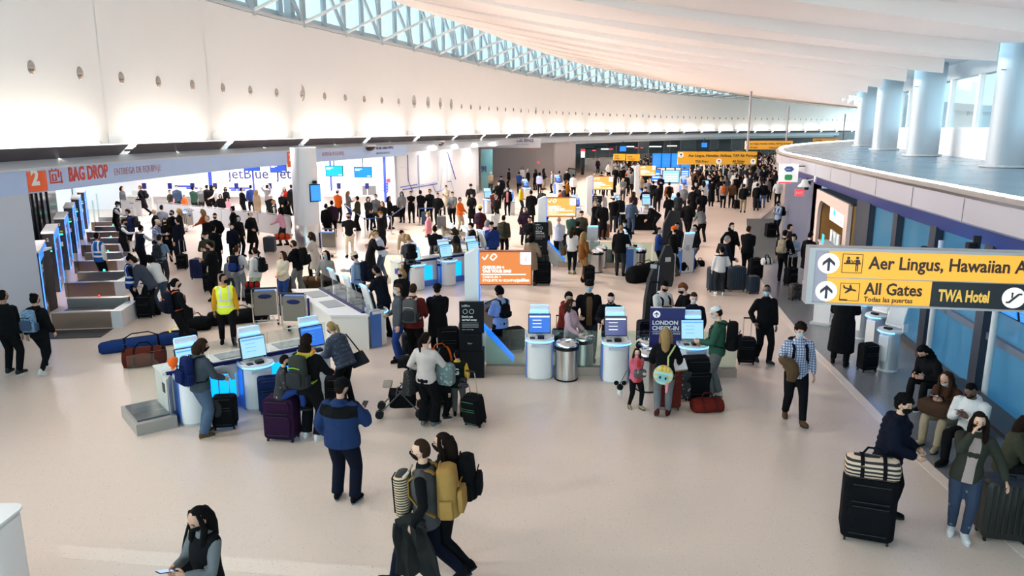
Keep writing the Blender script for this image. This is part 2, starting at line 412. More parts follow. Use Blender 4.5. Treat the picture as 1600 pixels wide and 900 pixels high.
# upper roof over left clerestory
mb = MB(); rows = []
for i in range(60):
    l = LW.len * i / 59; y = LW.p(l)[1]; zl = zleft(y); a = LW.off(l, 3.0); b = LW.off(l, -1.5)
    rows.append([(*a, zl), (*b, zl + 2.4), (*b, zl + 2.55), (*a, zl + .15)])
o = mb.strip(rows, True).build('ceiling_roof', M_steelp); struct(o, 'roof slab above the left clerestory', 'roof')
# left clerestory: glass, mullions, lower grey panels, truss
l0c, l1c = LW.at_y(20), LW.len - 2
step = 1.95; nb = int((l1c - l0c) / step)
gp = MB(); gl = MB()
wl = struct(MB().strip(wall_band(LW, l0c, l1c, [(-1.3, 9.2), (-1.3, 10.35), (-1.42, 10.35), (-1.42, 9.2)]), True).build('wall_clerestory', mat('clerestory_panel', (.60, .62, .64), rough=.5)), 'grey lower panels of the left clerestory', 'wall')
wi = struct(MB().strip(wall_band(LW, l0c, l1c, [(-1.34, 10.35), (-1.34, 13.9), (-1.36, 13.9), (-1.36, 10.35)]), True).build('window_1', G_win), 'long strip of clerestory glass above the left wall', 'window')
me_mull = MB().box((0, 0, 1.85), (.34, .14, 3.8)).mesh('mullion')
ch = struct(MB().strip(wall_band(LW, l0c, l1c, [(.02, ZT), (.02, ZT + .16), (-.16, ZT + .16), (-.16, ZT)]), True).build('trim_chord', M_steelp), 'bottom chord of the steel truss on top of the left wall', 'truss')
MB().strip(wall_band(LW, l0c, l1c, [(-1.3, ZT - .15), (-1.3, ZT + .02), (-.1, ZT + .02), (-.1, ZT - .15)]), True).build('sill', M_steelp, ch)
M_strut = mat('strut_white', (.72, .72, .72), rough=.4)
for i in range(nb):
    l = l0c + step * (i + .5)
    o = put('mullion', me_mull, M_steelp, wi, (*LW.off(l, -1.25), 10.2), LW.ang(l))
    y = LW.p(l)[1]; zl = zleft(y)
    if i % 2 == 0:
        a = LW.off(l, -.05); b = LW.off(l + .5, 3.05)
        MB().tube([(*a, ZT + .1), (*b, zl - .02)], [.075, .075], 8).build('strut', M_strut, ch)
        c = LW.off(l - .9, -.9); d = LW.off(l + .9, -.9)
        MB().tube([(*a, ZT + .1), (*c, zl + 1.6)], [.10, .10], 4).build('diagonal', M_steelp, ch)
        MB().tube([(*a, ZT + .1), (*d, zl + 1.6)], [.06, .06], 4).build('diagonal', M_steelp, ch)
        MB().box((*LW.off(l, .03), ZT + .06), (.12, .12, .3), LW.ang(l)).build('node', M_steelp, ch)
for px in (481, 747):
    l = LW.at_px(px); MB().box((*LW.off(l, -.6), ZT + 1.6), (.34, .34, 3.4), LW.ang(l)).build('post', M_steelp, ch)
# ================================================================ right upper roof with light edge, columns, clerestory
ZR = 3.9
rows = []
for i in range(90):
    l = RE.len * i / 89; a = RE.off(l, .28); b = RC.off(RC.len * i / 89, 1.8)
    rows.append([(*a, ZR - .02), (*b, ZR - .02), (*b, ZR - .35), (*a, ZR - .35)])
M_roof = mat('slate_roof_deck', (.20, .31, .40), rough=.24, noise=.22, nscale=.9)  # extra blue in the slate stands for window reflections
o = MB().strip(rows, True).build('ceiling_deck', M_roof); struct(o, 'slate deck on top of the right-hand side rooms, window reflections painted in as blue', 'roof deck')
M_silver = mat('silver_fascia', (.52, .50, .55), rough=.32, metal=.35, noise=.04, nscale=.7)
M_indigo = mat('indigo_light_paint', (.075, .085, .30), rough=.4, noise=.06, nscale=.8)  # blue cove light is put into the soffit's base colour
sf = MB().strip(wall_band(RE, 0, RE.len, [(0, ZR - .10), (0, ZR - .52), (.04, ZR - .56), (.06, ZR - .10)], 1.2), True).build('wall_right_fascia', M_silver, smooth=20); struct(sf, 'silver curved fascia below the light strip on the right', 'fascia')
o = MB().strip(wall_band(RE, 0, RE.len, [(-.02, ZR - .10), (-.06, ZR - .04), (.02, ZR + .03), (.10, ZR + .03), (.10, ZR - .10)], 1.2), True).build('trim_rim', M_steel, smooth=20); struct(o, 'dark metal rim carrying the light strip', 'trim')
n = int(RE.len / 4.0)
for i in range(n):
    l = 4.0 * i
    q = MB().strip(wall_band(RE, l + .05, l + 3.93, [(.11, ZR), (.24, ZR), (.24, ZR + .045), (.11, ZR + .045)], .8), True)
    o = q.build('light_strip', E_white)
    tag(o, 'glowing white tube section laid along the curved rim of the slate deck', 'light strip', 'light strips on the curved rim')
o = MB().strip(wall_band(RE, 0, RE.len, [(.05, ZR - .54), (.08, ZR - .56), (.62, ZR - 1.0), (.62, ZR - .4)], 1.2), True).build('ceiling_cove', M_indigo, smooth=20); struct(o, 'sloping soffit under the silver fascia, its indigo light put into the paint', 'soffit')
for l in np.arange(RE.at_y(8), RE.at_y(40), 2.6):
    MB().strip(wall_band(RE, l, l + .02, [(-.004, ZR - .12), (-.004, ZR - .52), (.0, ZR - .52), (.0, ZR - .12)], .02), True).build('joint', M_darkg, sf)
# right ground-floor glass wall
GW = .66
gwall = struct(MB().strip(wall_band(RE, 0, RE.at_y(21.5), [(GW, 0), (GW, .16), (GW + .12, .16), (GW + .12, 0)]), True).build('wall_right_base', M_darksteel), 'dark kerb of the right glass wall', 'wall')
wg = struct(MB().strip(wall_band(RE, 0, RE.at_y(21.5), [(GW + .05, .16), (GW + .05, 3.1), (GW + .07, 3.1), (GW + .07, .16)]), True).build('window_2', G_blue), 'blue-filmed glass wall under the silver fascia', 'window')
M_mul = mat('dark_mullion', (.025, .03, .045), rough=.35)
l = RE.at_y(2)
marks = [2.2, 4.9, 7.6, 10.3, 13.3, 15.9, 18.4, 20.9]
for y in marks:
    l = RE.at_y(y); MB().box((*RE.off(l, GW), 1.55), (.22, .34, 3.1), RE.ang(l) + pi / 2).build('mullion', M_mul, wg)
MB().strip(wall_band(RE, 0, RE.at_y(21.2), [(GW - .03, 1.25), (GW - .03, 1.38), (GW + .06, 1.38), (GW + .06, 1.25)]), True).build('rail', mat('rail_blue', (.10, .13, .18), rough=.35), wg)
# solid wall further along
o = MB().strip(wall_band(RE, RE.at_y(21.5), RE.at_y(22.6), [(GW, 0), (GW, 3.3), (GW + .2, 3.3), (GW + .2, 0)]), True).build('wall_right', M_mul); struct(o, 'dark wall section beside the wooden booth', 'wall')
o = MB().strip(wall_band(RE, RE.at_y(28.9), RE.len, [(GW - .1, 0), (GW - .1, 3.4), (GW + .2, 3.4), (GW + .2, 0)]), True).build('wall_right_far', mat('dusk_wall', (.07, .08, .13), rough=.4)); struct(o, 'dark blue wall beyond the wooden booth', 'wall')
# exterior paving behind right glass
o = MB().box((45, 5, -.35), (60, 80, .2)).build('floor_outside', mat('apron', (.42, .46, .48), rough=.8, noise=.1, nscale=.3)); struct(o, 'grey paving outside the glass wall', 'paving')
# columns and clerestory on deck
M_col = mat('column_paint', (.40, .46, .51), rough=.4)
wr = struct(MB().strip(wall_band(RC, 0, RC.len, [(1.5, ZR - .1), (1.5, 5.02), (1.75, 5.02), (1.75, ZR - .1)]), True).build('wall_right_upper', M_white), 'white knee wall under the right clerestory windows', 'wall')
w3 = struct(MB().strip(wall_band(RC, 0, RC.len, [(1.62, 5.02), (1.62, 7.3), (1.64, 7.3), (1.64, 5.02)]), True).build('window_3', G_win), 'row of tall clerestory windows on the right deck', 'window')
o = struct(MB().strip(wall_band(RC, 0, RC.len, [(-1.0, 7.65), (-1.0, 7.8), (1.9, 7.8), (1.9, 6.95), (1.5, 6.95), (1.3, 7.5)]), True).build('trim_eave', M_steelp), 'grey eave above the right clerestory', 'eave')
lc0 = RC.at_y(22)
me_mul2 = MB().box((0, 0, 1.14), (.32, .16, 2.28)).mesh('mullion')
for i in range(-3, 6):
    l = lc0 + 9.05 * i
    if l < 1: continue
    x, y = RC.off(l, .35); an = RC.ang(l)
    cpoly = []
    for k in range(20):
        t = 2 * pi * k / 20; u = .62 * abs(cos(t)) ** .7 * (1 if cos(t) > 0 else -1); v = .40 * abs(sin(t)) ** .7 * (1 if sin(t) > 0 else -1); cpoly.append((u, v))
    q = MB().prism(cpoly, ZR - .05, 7.7); o = q.build('column', M_col, None, smooth=40, loc=(x, y, 0), rz=an + pi / 2 + .5); struct(o, 'broad pale column standing on the right deck', 'column')
    MB().box((-.55, -.1, (ZR + 7.6) / 2), (.16, .3, 3.7)).build('fin', M_col, o)
    MB().lathe([(.72, 0), (.72, .06)], 20).build('base_plate', M_steelp, o, loc=(0, 0, ZR))
    MB().tube([(-.9, -.1, 6.6), (.8, .1, 6.6)], [.02, .02], 6).build('bar', M_steelp, o)
    for k in (1.7, 4.4, 7.1):
        put('mullion', me_mul2, M_pw, w3, (*RC.off(l + k, 1.6), 5.02), RC.ang(l + k))
# ================================================================ lamps of the hall
def spot(x, y, z, tx, ty, e, size=R(100), parent=None, col=(1., .91, .83)):
    d = bpy.data.lights.new('hall_spot', 'SPOT'); d.energy = e; d.spot_size = size; d.spot_blend = .8; d.color = col; d.shadow_soft_size = .25
    o = bpy.data.objects.new('hall_spot', d); COL.objects.link(o); o.location = (x, y, z)
    o.rotation_euler = (Vector((tx, ty, 0)) - Vector((x, y, z))).to_track_quat('-Z', 'Y').to_euler()
    return o
for i, (x, y, an, l) in enumerate(pos_sc):
    if i % 3 == 1 and -4 < y < 110:
        q = LW.off(l, 15); p = LW.off(l, .35)
        spot(p[0], p[1], 6.45, q[0], q[1], 950 if y < 22 else 4000 if y < 27 else 5200)
# soffit downlights over the counters; ledge ones are added to brighten the map wall
dl = MB().lathe([(.16, 0), (.16, .03), (.13, .03)], 16).mesh('rim', True)
dlens = MB().lathe([(.125, 0), (.125, .02)], 16).mesh('lens', True)
for (x, y) in [(-21, 43), (-17, 43), (-13, 43), (-9.5, 43), (-21, 38), (-17, 37), (-13, 36), (-14.6, 31), (-14.2, 26), (-14.2, 21.5), (-5.1, 48.3), (-4, 52), (-2.7, 56), (-1.2, 60), (-12, 44.8), (-17, 45), (-8.6, 44.5)]:
    t = thing('downlight', 'round downlight over the counters; those under the ledge are added to brighten the map wall', 'light', (x, y, FZ0 if x < -8 else 3.95), 0, 'downlights over the counters')
    put('rim', dl, M_pw, t); put('lens', dlens, E_lamp, t, (0, 0, -.01))
    d = bpy.data.lights.new('downlight', 'AREA'); d.energy = 60 if y < 34 else 170 if x < -8 else 90; d.size = .8; d.color = (1, .96, .95)
    o = bpy.data.objects.new('downlight_lamp', d); COL.objects.link(o); o.location = (x, y, t.location.z - .06)
# ================================================================ counter hall behind the fascia
M_bright = mat('bright_white_wall', (.86, .86, .88), rough=.45)
BW = 46.6
o = MB().box((-17.5, BW + .15, 1.75), (20.6, .3, 3.5)).build('wall_back_counters', M_bright); struct(o, 'bright white back wall behind the check-in counters', 'wall')
bwall = o
bwall.data.name = 'wall'
o = MB().box((-27.6, 30, 1.75), (.3, 34, 3.5)).build('wall_far_left', M_bright); struct(o, 'white wall at the left end of the counter hall', 'wall')
M_bluel = mat('blue_line_print', (.02, .05, .45), rough=.5); M_greyl = mat('grey_line_print', (.62, .64, .68), rough=.5); M_navyl = mat('navy_letter', (.01, .015, .11), rough=.5)
def onwall(px, py): x, y, z = atY(px, py, BW - .02); return x, z
for px in (357, 432):
    x, z = onwall(px, 279); text('jetBlue', .92, M_navyl, None, (x, BW - .02, z), sx_=.98, bold=.006).name = 'wall_lettering'
for o in list(COL.objects):
    if o.name.startswith('wall_lettering') and not o.get('label'):
        o.parent = bwall
for px, w_ in ((330, .22), (336.5, .08), (358, .06), (397, .12), (403, .06), (427, .06), (518, .12), (512, .05), (602, .16), (599, .04)):
    x, z = onwall(px, 300); MB().box((x, BW - .01, 1.9), (w_, .02, 2.9)).build('stripe', M_bluel if w_ > .1 else M_greyl, bwall)
for px, py, w_, rz in ((375, 294, 1.4, 0), (372, 297, .9, 0), (285, 291, 1.0, 0), (300, 294, .7, 0)):
    x, z = onwall(px, py); MB().box((x, BW - .01, z), (w_, .02, .1)).build('stripe', M_bluel, bwall)
x, z = onwall(607, 282); MB().box((x, BW - .03, z), (.22, .06, .22)).build('alarm_box', E_red, bwall)
for k in range(4):
    q = MB(); q.lathe([(.10, 0), (.15, 0), (.15, .02), (.10, .02)], 14, cap=False); o = q.build('ring_mark', M_bluel, bwall); o.location = (atY(603, 285 + 4.2 * k, BW - .02)[0], BW - .02, atY(603, 285 + 4.2 * k, BW)[2]); o.rotation_euler = (pi / 2, 0, 0)
x, z = onwall(577, 298); MB().box((x, BW - .02, z), (.86, .04, .62)).build('hatch', mat('hatch_dark', (.10, .10, .10), rough=.4), bwall)
def counter_unit(x, y, w, label, group=None, navy=True):
    t = thing('check_in_counter', label, 'counter', (x, y, 0), 0, group)
    MB().box((0, 0, .5), (w, .6, 1.0)).build('body', M_pw, t); MB().box((0, -.1, 1.02), (w + .1, .85, .05)).build('counter_top', M_pg, t)
    MB().box((-w * .25, .1, 1.2), (.36, .05, .26)).build('monitor', M_pg, t)
    MB().box((w * .3, .05, 1.3), (.05, .05, .6)).build('post', M_steelp, t)
    MB().box((w * .3, .02, 1.62), (.24, .05, .34)).build('position_sign', M_navy, t)
    return t
for i, px in enumerate((205, 246, 282, 318, 352, 405, 448, 515, 560)):
    x, y = at(px, 300, 1.0); x = (px - 800) / FPX * 43.5
    counter_unit(x, 44.6, 1.15, 'white check-in counter with a navy position sign against the bright back wall', 'check-in counters along the back wall')
M_scr_b = glow('royal_blue_screen', (.01, .10, .75), 1.0)
def hang_screen(px0, px1, py0, py1, Y, m, label, lines=True):
    a = atY(px0, py0, Y); b = atY(px1, py1, Y); w_ = b[0] - a[0]; h = a[2] - b[2]
    t = thing('hanging_screen', label, 'screen', ((a[0] + b[0]) / 2, Y, b[2]), 0)
    MB().box((0, .04, h / 2), (w_ + .05, .07, h + .05)).build('casing', M_darkg, t); MB().box((0, 0, h / 2), (w_, .012, h)).build('display', m, t)
    MB().tube([(0, .05, h), (0, .05, FZ0 + .05 - b[2])], .03, 8).build('rod', M_darksteel, t)
    if lines:
        for k, (yy, ww) in enumerate(((.82, .4), (.70, .25), (.12, .2))):
            MB().box((-w_ * .45 + w_ * ww / 2 if k < 2 else w_ * .35, -.01, h * yy), (w_ * ww, .01, h * .07)).build('print', E_white_s, t)
    return t
hang_screen(381, 405, 261.5, 266.5, 40, M_scr_b, 'royal blue hanging screen mostly cut off by the fascia', False)
hang_screen(422, 447, 258, 269, 40, M_scr_b, 'royal blue hanging screen left of the tall white column')
hang_screen(508.5, 535.5, 259.5, 275, 39, E_cyan, 'cyan hanging screen just right of the tall white column')
hang_screen(553.5, 580.5, 261.5, 277, 41, glow('azure_screen', (.0, .32, .9), 1.05), 'azure hanging screen above the queue, right of the cyan one')
# low grey baffle barrier of the queue
M_baf = mat('frosted_barrier', (.42, .44, .47), rough=.25)
def baffle(p0, p1, h, label, n=3, frame=M_steel, m=M_baf):
    d = Vector((p1[0] - p0[0], p1[1] - p0[1], 0)); L = d.length; t = thing('barrier', label, 'barrier', (*p0, 0), atan2(d.y, d.x), 'frosted queue barriers')
    for k in range(n):
        MB().box((L * (k + .5) / n, 0, h * .52), (L / n - .06, .03, h * .88)).build('panel', m, t)
    for k in range(n + 1): MB().tube([(L * k / n, 0, 0), (L * k / n, 0, h)], .03, 8).build('post', frame, t)
    MB().box((L / 2, 0, h), (L, .05, .03)).build('top_rail', frame, t)
    return t
baffle(at(248, 345, 0), at(405, 365, 0), 1.05, 'long frosted barrier behind the bag drop crowd, left section', 3)
baffle(at(405, 365), at(455, 372), 1.05, 'short frosted barrier panel left of the white column', 1)
baffle(at(192, 338), at(222, 340), .95, 'frosted barrier panel beside the bag drop belts', 1)
# round columns
def round_col(px, py, r, label, steel=.9, h=FZ0 + .1):
    x, y = at(px, py); y += r
    t = thing('column', label, 'column', (x, y, 0)); t['kind'] = 'structure'
    MB().lathe([(r, steel), (r, h)], 36, cap=False).build('shaft', mat('column_white', (.72, .73, .76), rough=.35), t, smooth=True)
    MB().lathe([(r + .01, 0), (r + .01, steel), (r, steel + .01)], 36).build('steel_cladding', M_steel, t, smooth=True)
    return t
c1 = round_col(477, 388, .53, 'thick white round column with a steel foot in front of the counters', .95, 4.2)
c2 = round_col(735, 303, .60, 'white round column beside the teal glass', .6, 4.2)
# tv on column
x0, y0 = at(477, 388)
t = thing('column_screen', 'blue departures screen on the side of the white column', 'screen', (x0 + .52, y0 + .15, 0), R(28))
cz = atY(495, 302, y0)[2]
MB().rbox((0, .06, cz), (.46, .1, .74), .02, 'y').build('casing', M_black, t); MB().box((0.01, 0, cz), (.40, .02, .66)).build('display', glow('tv_blue', (.02, .25, 1.0), 1.2), t)
MB().box((-.1, .2, cz), (.1, .3, .1)).build('bracket', M_darkg, t); MB().box((0, .05, cz + .45), (.16, .12, .12)).build('camera', M_black, t)
for k in range(8): MB().box((0.01, -.012, cz - .26 + .07 * k), (.34, .005, .015)).build('text_line', E_sky, t)
# kiosk assistance, special service, glass room
def on_fascia(px, py, o=.72):
    l = LW.at_px(px, o); x, y = LW.off(l, o); return x, y, atY(px, py, y)[2], LW.ang(l), l
def fascia_text(body, px0, px1, py, m, hpx, bold=.004, o=.705):
    x, y, z, a, l0 = on_fascia(px0, py, o); l1 = LW.at_px(px1, o); me = text_mesh(body, 1.0, .006, 'LEFT', bold * 4)
    wid = max(v.co.x for v in me.vertices); size = hpx * y / FPX / .72
    sxl = (l1 - l0) / (wid * size) * size
    ob = put('lettering', me, m, None, (x, y, z)); ob.rotation_euler = (pi / 2, 0, LW.ang((l0 + l1) / 2)); ob.scale = (sxl, size, 1)
    ob.matrix_world  # noqa
    ob.parent = fa
    return ob
M_red = mat('red_letter', (.55, .035, .02), rough=.5); M_or = mat('orange_tile', (.80, .10, .01), rough=.5); M_pinkl = mat('faded_red_letter', (.42, .22, .26), rough=.5)
def fascia_tile(px0, px1, z0, z1, m):
    l0 = LW.at_px(px0, .7); l1 = LW.at_px(px1, .7)
    return MB().strip(wall_band(LW, l0, l1, [(.70, z0), (.712, z0), (.712, z1), (.70, z1)], .3), True).build('number_tile', m, fa)
fascia_tile(30, 60.5, FZ0 + .04, FZ1 - .03, M_or)
fascia_text('2', 40.5, 51.5, 289, M_pw, 24, .012, .714)
fascia_text('BAG DROP', 95, 162, 283, M_red, 22, .008)
fascia_text('ENTREGA DE EQUIPAJE', 169, 245, 274, M_pinkl, 11, 0)
# luggage icon with arrow
x, y, z, a, l = on_fascia(69, 286, .708); ic = bpy.data.objects.new('icon', MB().mesh('icon')); q = MB()
for (cx, cz_, w_, h_) in ((.18, 0, .42, .05), (-.0, .22, .05, .46), (.36, .30, .05, .26), (.18, .42, .42, .05), (.10, .18, .05, .22), (.24, .18, .05, .22), (.17, .08, .18, .04), (.17, .28, .18, .04), (.46, .16, .05, .42), (.43, .01, .16, .05), (.1, .47, .04, .08), (.27, .47, .04, .08)):
    q.box((cx, 0, cz_), (w_, .008, h_))
ic = q.build('icon', M_red, fa); ic.location = (x, y, z); ic.rotation_euler = (0, 0, LW.ang(l + .5)); ic.scale = (.95, 1, .72)
fascia_tile(444.5, 456, FZ0 - .12, FZ1 - .02, M_or); fascia_text('2', 447.5, 452.5, 251, M_pw, 11, .01, .714)
fascia_text('KIOSK ASSISTANCE', 586.5, 613, 233.5, M_navyl, 6, .006); fascia_text('ASISTENCIA EN KIOSCO', 586.5, 607, 241.5, mat('grey_blue_letter', (.22, .25, .36), rough=.5), 3.5, 0)
fascia_text('ENTREGA DE EQUIPAJE', 500, 535, 244, M_pinkl, 6, 0)
def dome(px, py, Y, r=.4):
    x, y, z = atY(px, py, Y); t = thing('dome_camera', 'dark glass dome camera hanging under the ledge', 'camera', (x, y, z), 0, 'dome cameras under the ledge')
    MB().lathe([(r * .1, -r * .8), (r * .6, -r * .65), (r * .9, -r * .3), (r, 0)], 18).build('dome', mat('dome_dark', (.03, .02, .02), rough=.1), t, smooth=True); MB().lathe([(r * 1.08, 0), (r * 1.08, .1)], 18).build('mount', M_pw, t)
x, y, z, a, l = on_fascia(578, 227, .9); dome(578, 229, y, .30)
x, y, z, a, l = on_fascia(688, 222, .6); dome(687, 222, y, .32)
# white glass-room wall with route-map lines
la, lb = l_end + .1, LW.at_px(748)
gr = struct(MB().strip(wall_band(LW, la, lb, [(-.05, 0), (-.05, FZ1 + .2), (-.2, FZ1 + .2), (-.2, 0)]), True).build('wall_map', M_bright), 'white wall printed with blue route lines', 'wall')
def map_line(p0, p1, w_, m):
    ls = []
    for p in (p0, p1):
        l = LW.at_px(p[0], -.03); x, y = LW.off(l, -.03); ls.append(Vector((x, y, atY(p[0], p[1], y)[2])))
    MB().tube(ls, w_, 4).build('route_line', m, gr)
M_rl = mat('route_blue', (.03, .06, .42), rough=.5); M_rl2 = mat('route_pale', (.40, .52, .78), rough=.5)
for p0, p1, w_, m in (((623, 292.5), (650, 288), .06, M_rl), ((627, 296.5), (682, 287), .07, M_rl), ((650, 290), (682, 284), .04, M_rl2), ((636, 242), (636, 282), .05, M_rl), ((636, 282), (642, 300), .04, M_rl), ((651, 242), (651, 288), .025, M_rl2), ((653, 242), (653, 305), .04, M_rl2), ((683, 244), (683, 283), .025, M_rl2), ((674, 290), (679, 300), .04, M_rl), ((679, 300), (692, 297), .05, M_rl), ((694, 247), (690, 270), .02, M_rl2), ((690, 270), (686, 300), .02, M_rl2), ((698, 238), (711, 280), .07, M_rl), ((697, 240), (697, 284), .03, M_rl2), ((697, 284), (704, 283), .06, M_rl), ((704, 283), (708, 300), .03, M_rl2), ((712, 256), (622, 262), .012, M_greyl)):
    map_line(p0, p1, w_ * .55, m)
# teal glass door and panel by the second column
G_teal = mat('teal_glass_panel', (.10, .27, .30), rough=.08, spec=.8)
def panel_px(px0, px1, py0, py1, Y, m, name='glass_panel', th=.06):
    a = atY(px0, py0, Y); b = atY(px1, py1, Y)
    return MB().box(((a[0] + b[0]) / 2, Y, (a[2] + b[2]) / 2), (b[0] - a[0], th, a[2] - b[2])).build(name, m)
o = panel_px(712, 724, 236, 312, 58.5, mat('teal_glass_dark', (.05, .13, .17), rough=.08, spec=.8), 'door_1'); struct(o, 'dark teal glass door left of the second column', 'door')
o = panel_px(751, 770, 233, 312, 61, G_teal, 'door_2'); struct(o, 'teal glass screen right of the second column', 'glass screen'); dz = o
x, y, z = atY(751.5, 266, 60.95); text('9I', .62, M_navyl, None, (x, y - .02, z - .1), bold=.02).parent = dz
# recessed grey hall behind with special-service fascia
M_mauve = mat('mauve_grey_wall', (.50, .465, .48), rough=.55)
o = MB().box((-11.4, 77.2, 2.0), (31.6, .3, 4.0)).build('wall_recess', M_mauve); o.rotation_euler = (0, 0, 0); struct(o, 'mauve-grey wall behind the special service queue', 'wall')
wr_ = o
q = MB().strip(wall_band(LW, LW.at_y(77), LW.at_px(900), [(0, 0), (0, 4.0), (-.3, 4.0), (-.3, 0)]), True).build('wall_return', M_mauve)
o = MB().strip(wall_band(LW, l_end, LW.at_px(900), [(.5, 3.97), (.5, 4.05), (-24, 4.05), (-24, 3.97)], 4), True).build('ceiling_added', M_white); struct(o, 'low white ceiling added over the special service area to keep sky light out', 'ceiling'); o = MB().box((-27.6, 62, 2), (.3, 31, 4)).build('wall_added_left', M_mauve); struct(o, 'grey wall added left of the special service area to shut out sky light', 'wall'); struct(q, 'end of the mauve-grey wall', 'wall')  # ceiling and left wall are added to block sky light
sfz = panel_px(752, 845, 217, 231, 66, mat('service_fascia', (.62, .64, .70), rough=.4), 'wall_service_fascia', .3); struct(sfz, 'pale fascia with the special service lettering', 'fascia')
x, y, z = atY(802, 222, 65.8); o = text('SPECIAL SERVICE', .38, M_navyl, None, (x, 65.82, z), bold=.008, sx_=.62); o.parent = sfz
x, y, z = atY(802, 227, 65.8); o = text('SERVICIO ESPECIAL', .2, mat('grey_blue_letter', (0, 0, 0)), None, (x, 65.82, z), sx_=.8); o.parent = sfz
x, y, z = atY(776, 221.5, 65.8); o = text('HELP DESK', .3, mat('grey_blue_letter', (0, 0, 0)), None, (x, 65.82, z), sx_=.8); o.parent = sfz
x, y, z = atY(841, 254, 77); MB().box((x, 77.0, z), (.22, .08, .22)).build('alarm_box', E_red, wr_)
x, y, z = atY(831, 230, 77); MB().box((x, 77.0, z), (.5, .08, .2)).build('exit_light', E_red, wr_)
# leaning framed panel at the grey wall
a = atY(883, 262, 76.6); b = atY(896, 287, 76.6); t = thing('framed_panel', 'tilted black-framed glass panel by the mauve-grey wall', 'panel', ((a[0] + b[0]) / 2, 75.8, b[2]), 0)
h = a[2] - b[2]; MB().box((0, 0, h / 2), (.85, .06, h)).build('frame', M_black, t); MB().box((0, -.04, h / 2), (.68, .03, h - .2)).build('pane', mat('panel_glass', (.2, .24, .25), rough=.1), t)
MB().box((0, .0, -b[2] / 2), (.1, .1, b[2])).build('leg', M_darkg, t); t.rotation_euler = (0, R(9), 0)
# ================================================================ security hall beyond the opening
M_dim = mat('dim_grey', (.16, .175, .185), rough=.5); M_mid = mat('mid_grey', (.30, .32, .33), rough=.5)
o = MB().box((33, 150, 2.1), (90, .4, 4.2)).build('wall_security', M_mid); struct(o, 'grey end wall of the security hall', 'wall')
lo_ = LW.at_px(900)
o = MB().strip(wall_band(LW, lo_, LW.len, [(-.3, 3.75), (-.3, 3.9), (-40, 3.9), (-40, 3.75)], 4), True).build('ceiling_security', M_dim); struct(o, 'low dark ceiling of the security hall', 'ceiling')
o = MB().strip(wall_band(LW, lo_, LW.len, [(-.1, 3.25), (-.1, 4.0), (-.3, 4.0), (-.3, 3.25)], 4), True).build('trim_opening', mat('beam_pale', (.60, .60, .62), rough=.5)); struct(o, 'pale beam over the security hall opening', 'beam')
for (px, py, Y, w_, h) in ((918, 253, 104, 2.0, 2.2), (938, 253, 106, 2.4, 2.4), (953, 252, 108, 1.4, 2.6), (1002, 250, 112, 1.6, 3.4), (1038, 246, 120, 1.0, 3.6), (1070, 244, 125, 2.6, 3.5), (1110, 244, 128, 1.4, 3.4), (1145, 244, 130, 2, 3.4)):
    x = (px - 800) / FPX * Y
    t = thing('screening_booth', 'grey glazed screening booth in the security hall behind the opening', 'booth', (x, Y, 0), 0, 'screening booths in the security hall')
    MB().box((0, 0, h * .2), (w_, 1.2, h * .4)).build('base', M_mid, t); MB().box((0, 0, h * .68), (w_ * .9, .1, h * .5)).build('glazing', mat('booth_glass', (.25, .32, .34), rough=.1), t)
    for sx2 in (-1, 1): MB().box((sx2 * w_ * .47, 0, h * .5), (.12, .3, h)).build('post', M_pg, t)
    MB().box((0, 0, h), (w_, .4, .12)).build('header', M_darkg, t)
for (px, py, Y, m, w_) in ((910, 236, 95, E_red, .45), (928, 235, 96, E_red, .35), (955, 233, 97, E_red, .45), (994, 231, 100, E_red, .4), (1003, 231, 100, E_red, .3), (1024, 229, 105, E_lamp, 1.6), (1050, 228, 110, E_lamp, 1.4), (945, 233, 92, E_white_s, .9), (985, 229, 105, E_white_s, 1.0)):
    x, y, z = atY(px, py, Y); o = MB().box((0, 0, 0), (w_, .3, .14)).build('ceiling_lamp', m, None, loc=(x, Y, min(z, 3.72))); tag(o, 'small glowing lamp under the dark security hall ceiling', 'light', 'lamps under the security hall ceiling')
for px, Y in ((912, 88), (934, 90)):
    a = atY(px - 10, 262, Y); h = 1.5
    t = thing('barrier', 'frosted panel wall at the mouth of the security hall', 'barrier', ((px - 800) / FPX * Y + .9, Y, 0), 0, 'frosted panel walls at the security hall')
    MB().box((0, 0, .75), (1.5, .06, 1.4)).build('panel', M_baf, t)
    for s_ in (-1, 1): MB().box((s_ * .78, 0, .78), (.06, .08, 1.56)).build('post', M_steel, t)
    MB().box((0, 0, 1.52), (1.6, .1, .06)).build('top_rail', M_steel, t)
# ---- departure boards
def board(px0, px1, py0, py1, Y, m, label, lines=9, legs=True, lm=None):
    a = atY(px0, py0, Y); b = atY(px1, py1, Y); w_ = b[0] - a[0]; h = a[2] - b[2]
    t = thing('departure_board', label, 'screen', ((a[0] + b[0]) / 2, Y, 0), 0)
    MB().box((0, .08, b[2] + h / 2), (w_ + .1, .14, h + .1)).build('casing', M_black, t); MB().box((0, 0, b[2] + h / 2), (w_, .02, h)).build('display', m, t)
    if legs: MB().box((0, .1, b[2] / 2), (.12, .1, b[2])).build('post', M_darkg, t)
    for k in range(lines): MB().box((-.0, -.015, b[2] + h * (.1 + .82 * k / lines)), (w_ * .8, .01, h * .3 / lines)).build('text_line', lm or E_sky, t)
    return t
E_bd = glow('departures_blue', (.0, .20, 1.0), 1.15)
for k, (a, b) in enumerate(((1020, 1032.5), (1034.5, 1047), (1049.5, 1062), (1064, 1077))):
    board(a, b, 239.5, 261.5, 72 + .5 * k, E_bd, 'tall blue departures board, %s of the four below the far yellow sign' % ('leftmost', 'second from left', 'third from left', 'rightmost')[k])
board(1019, 1031, 265, 284, 70, E_bd, 'blue notice screen left of the big pale screen', 3, True, E_white_s)
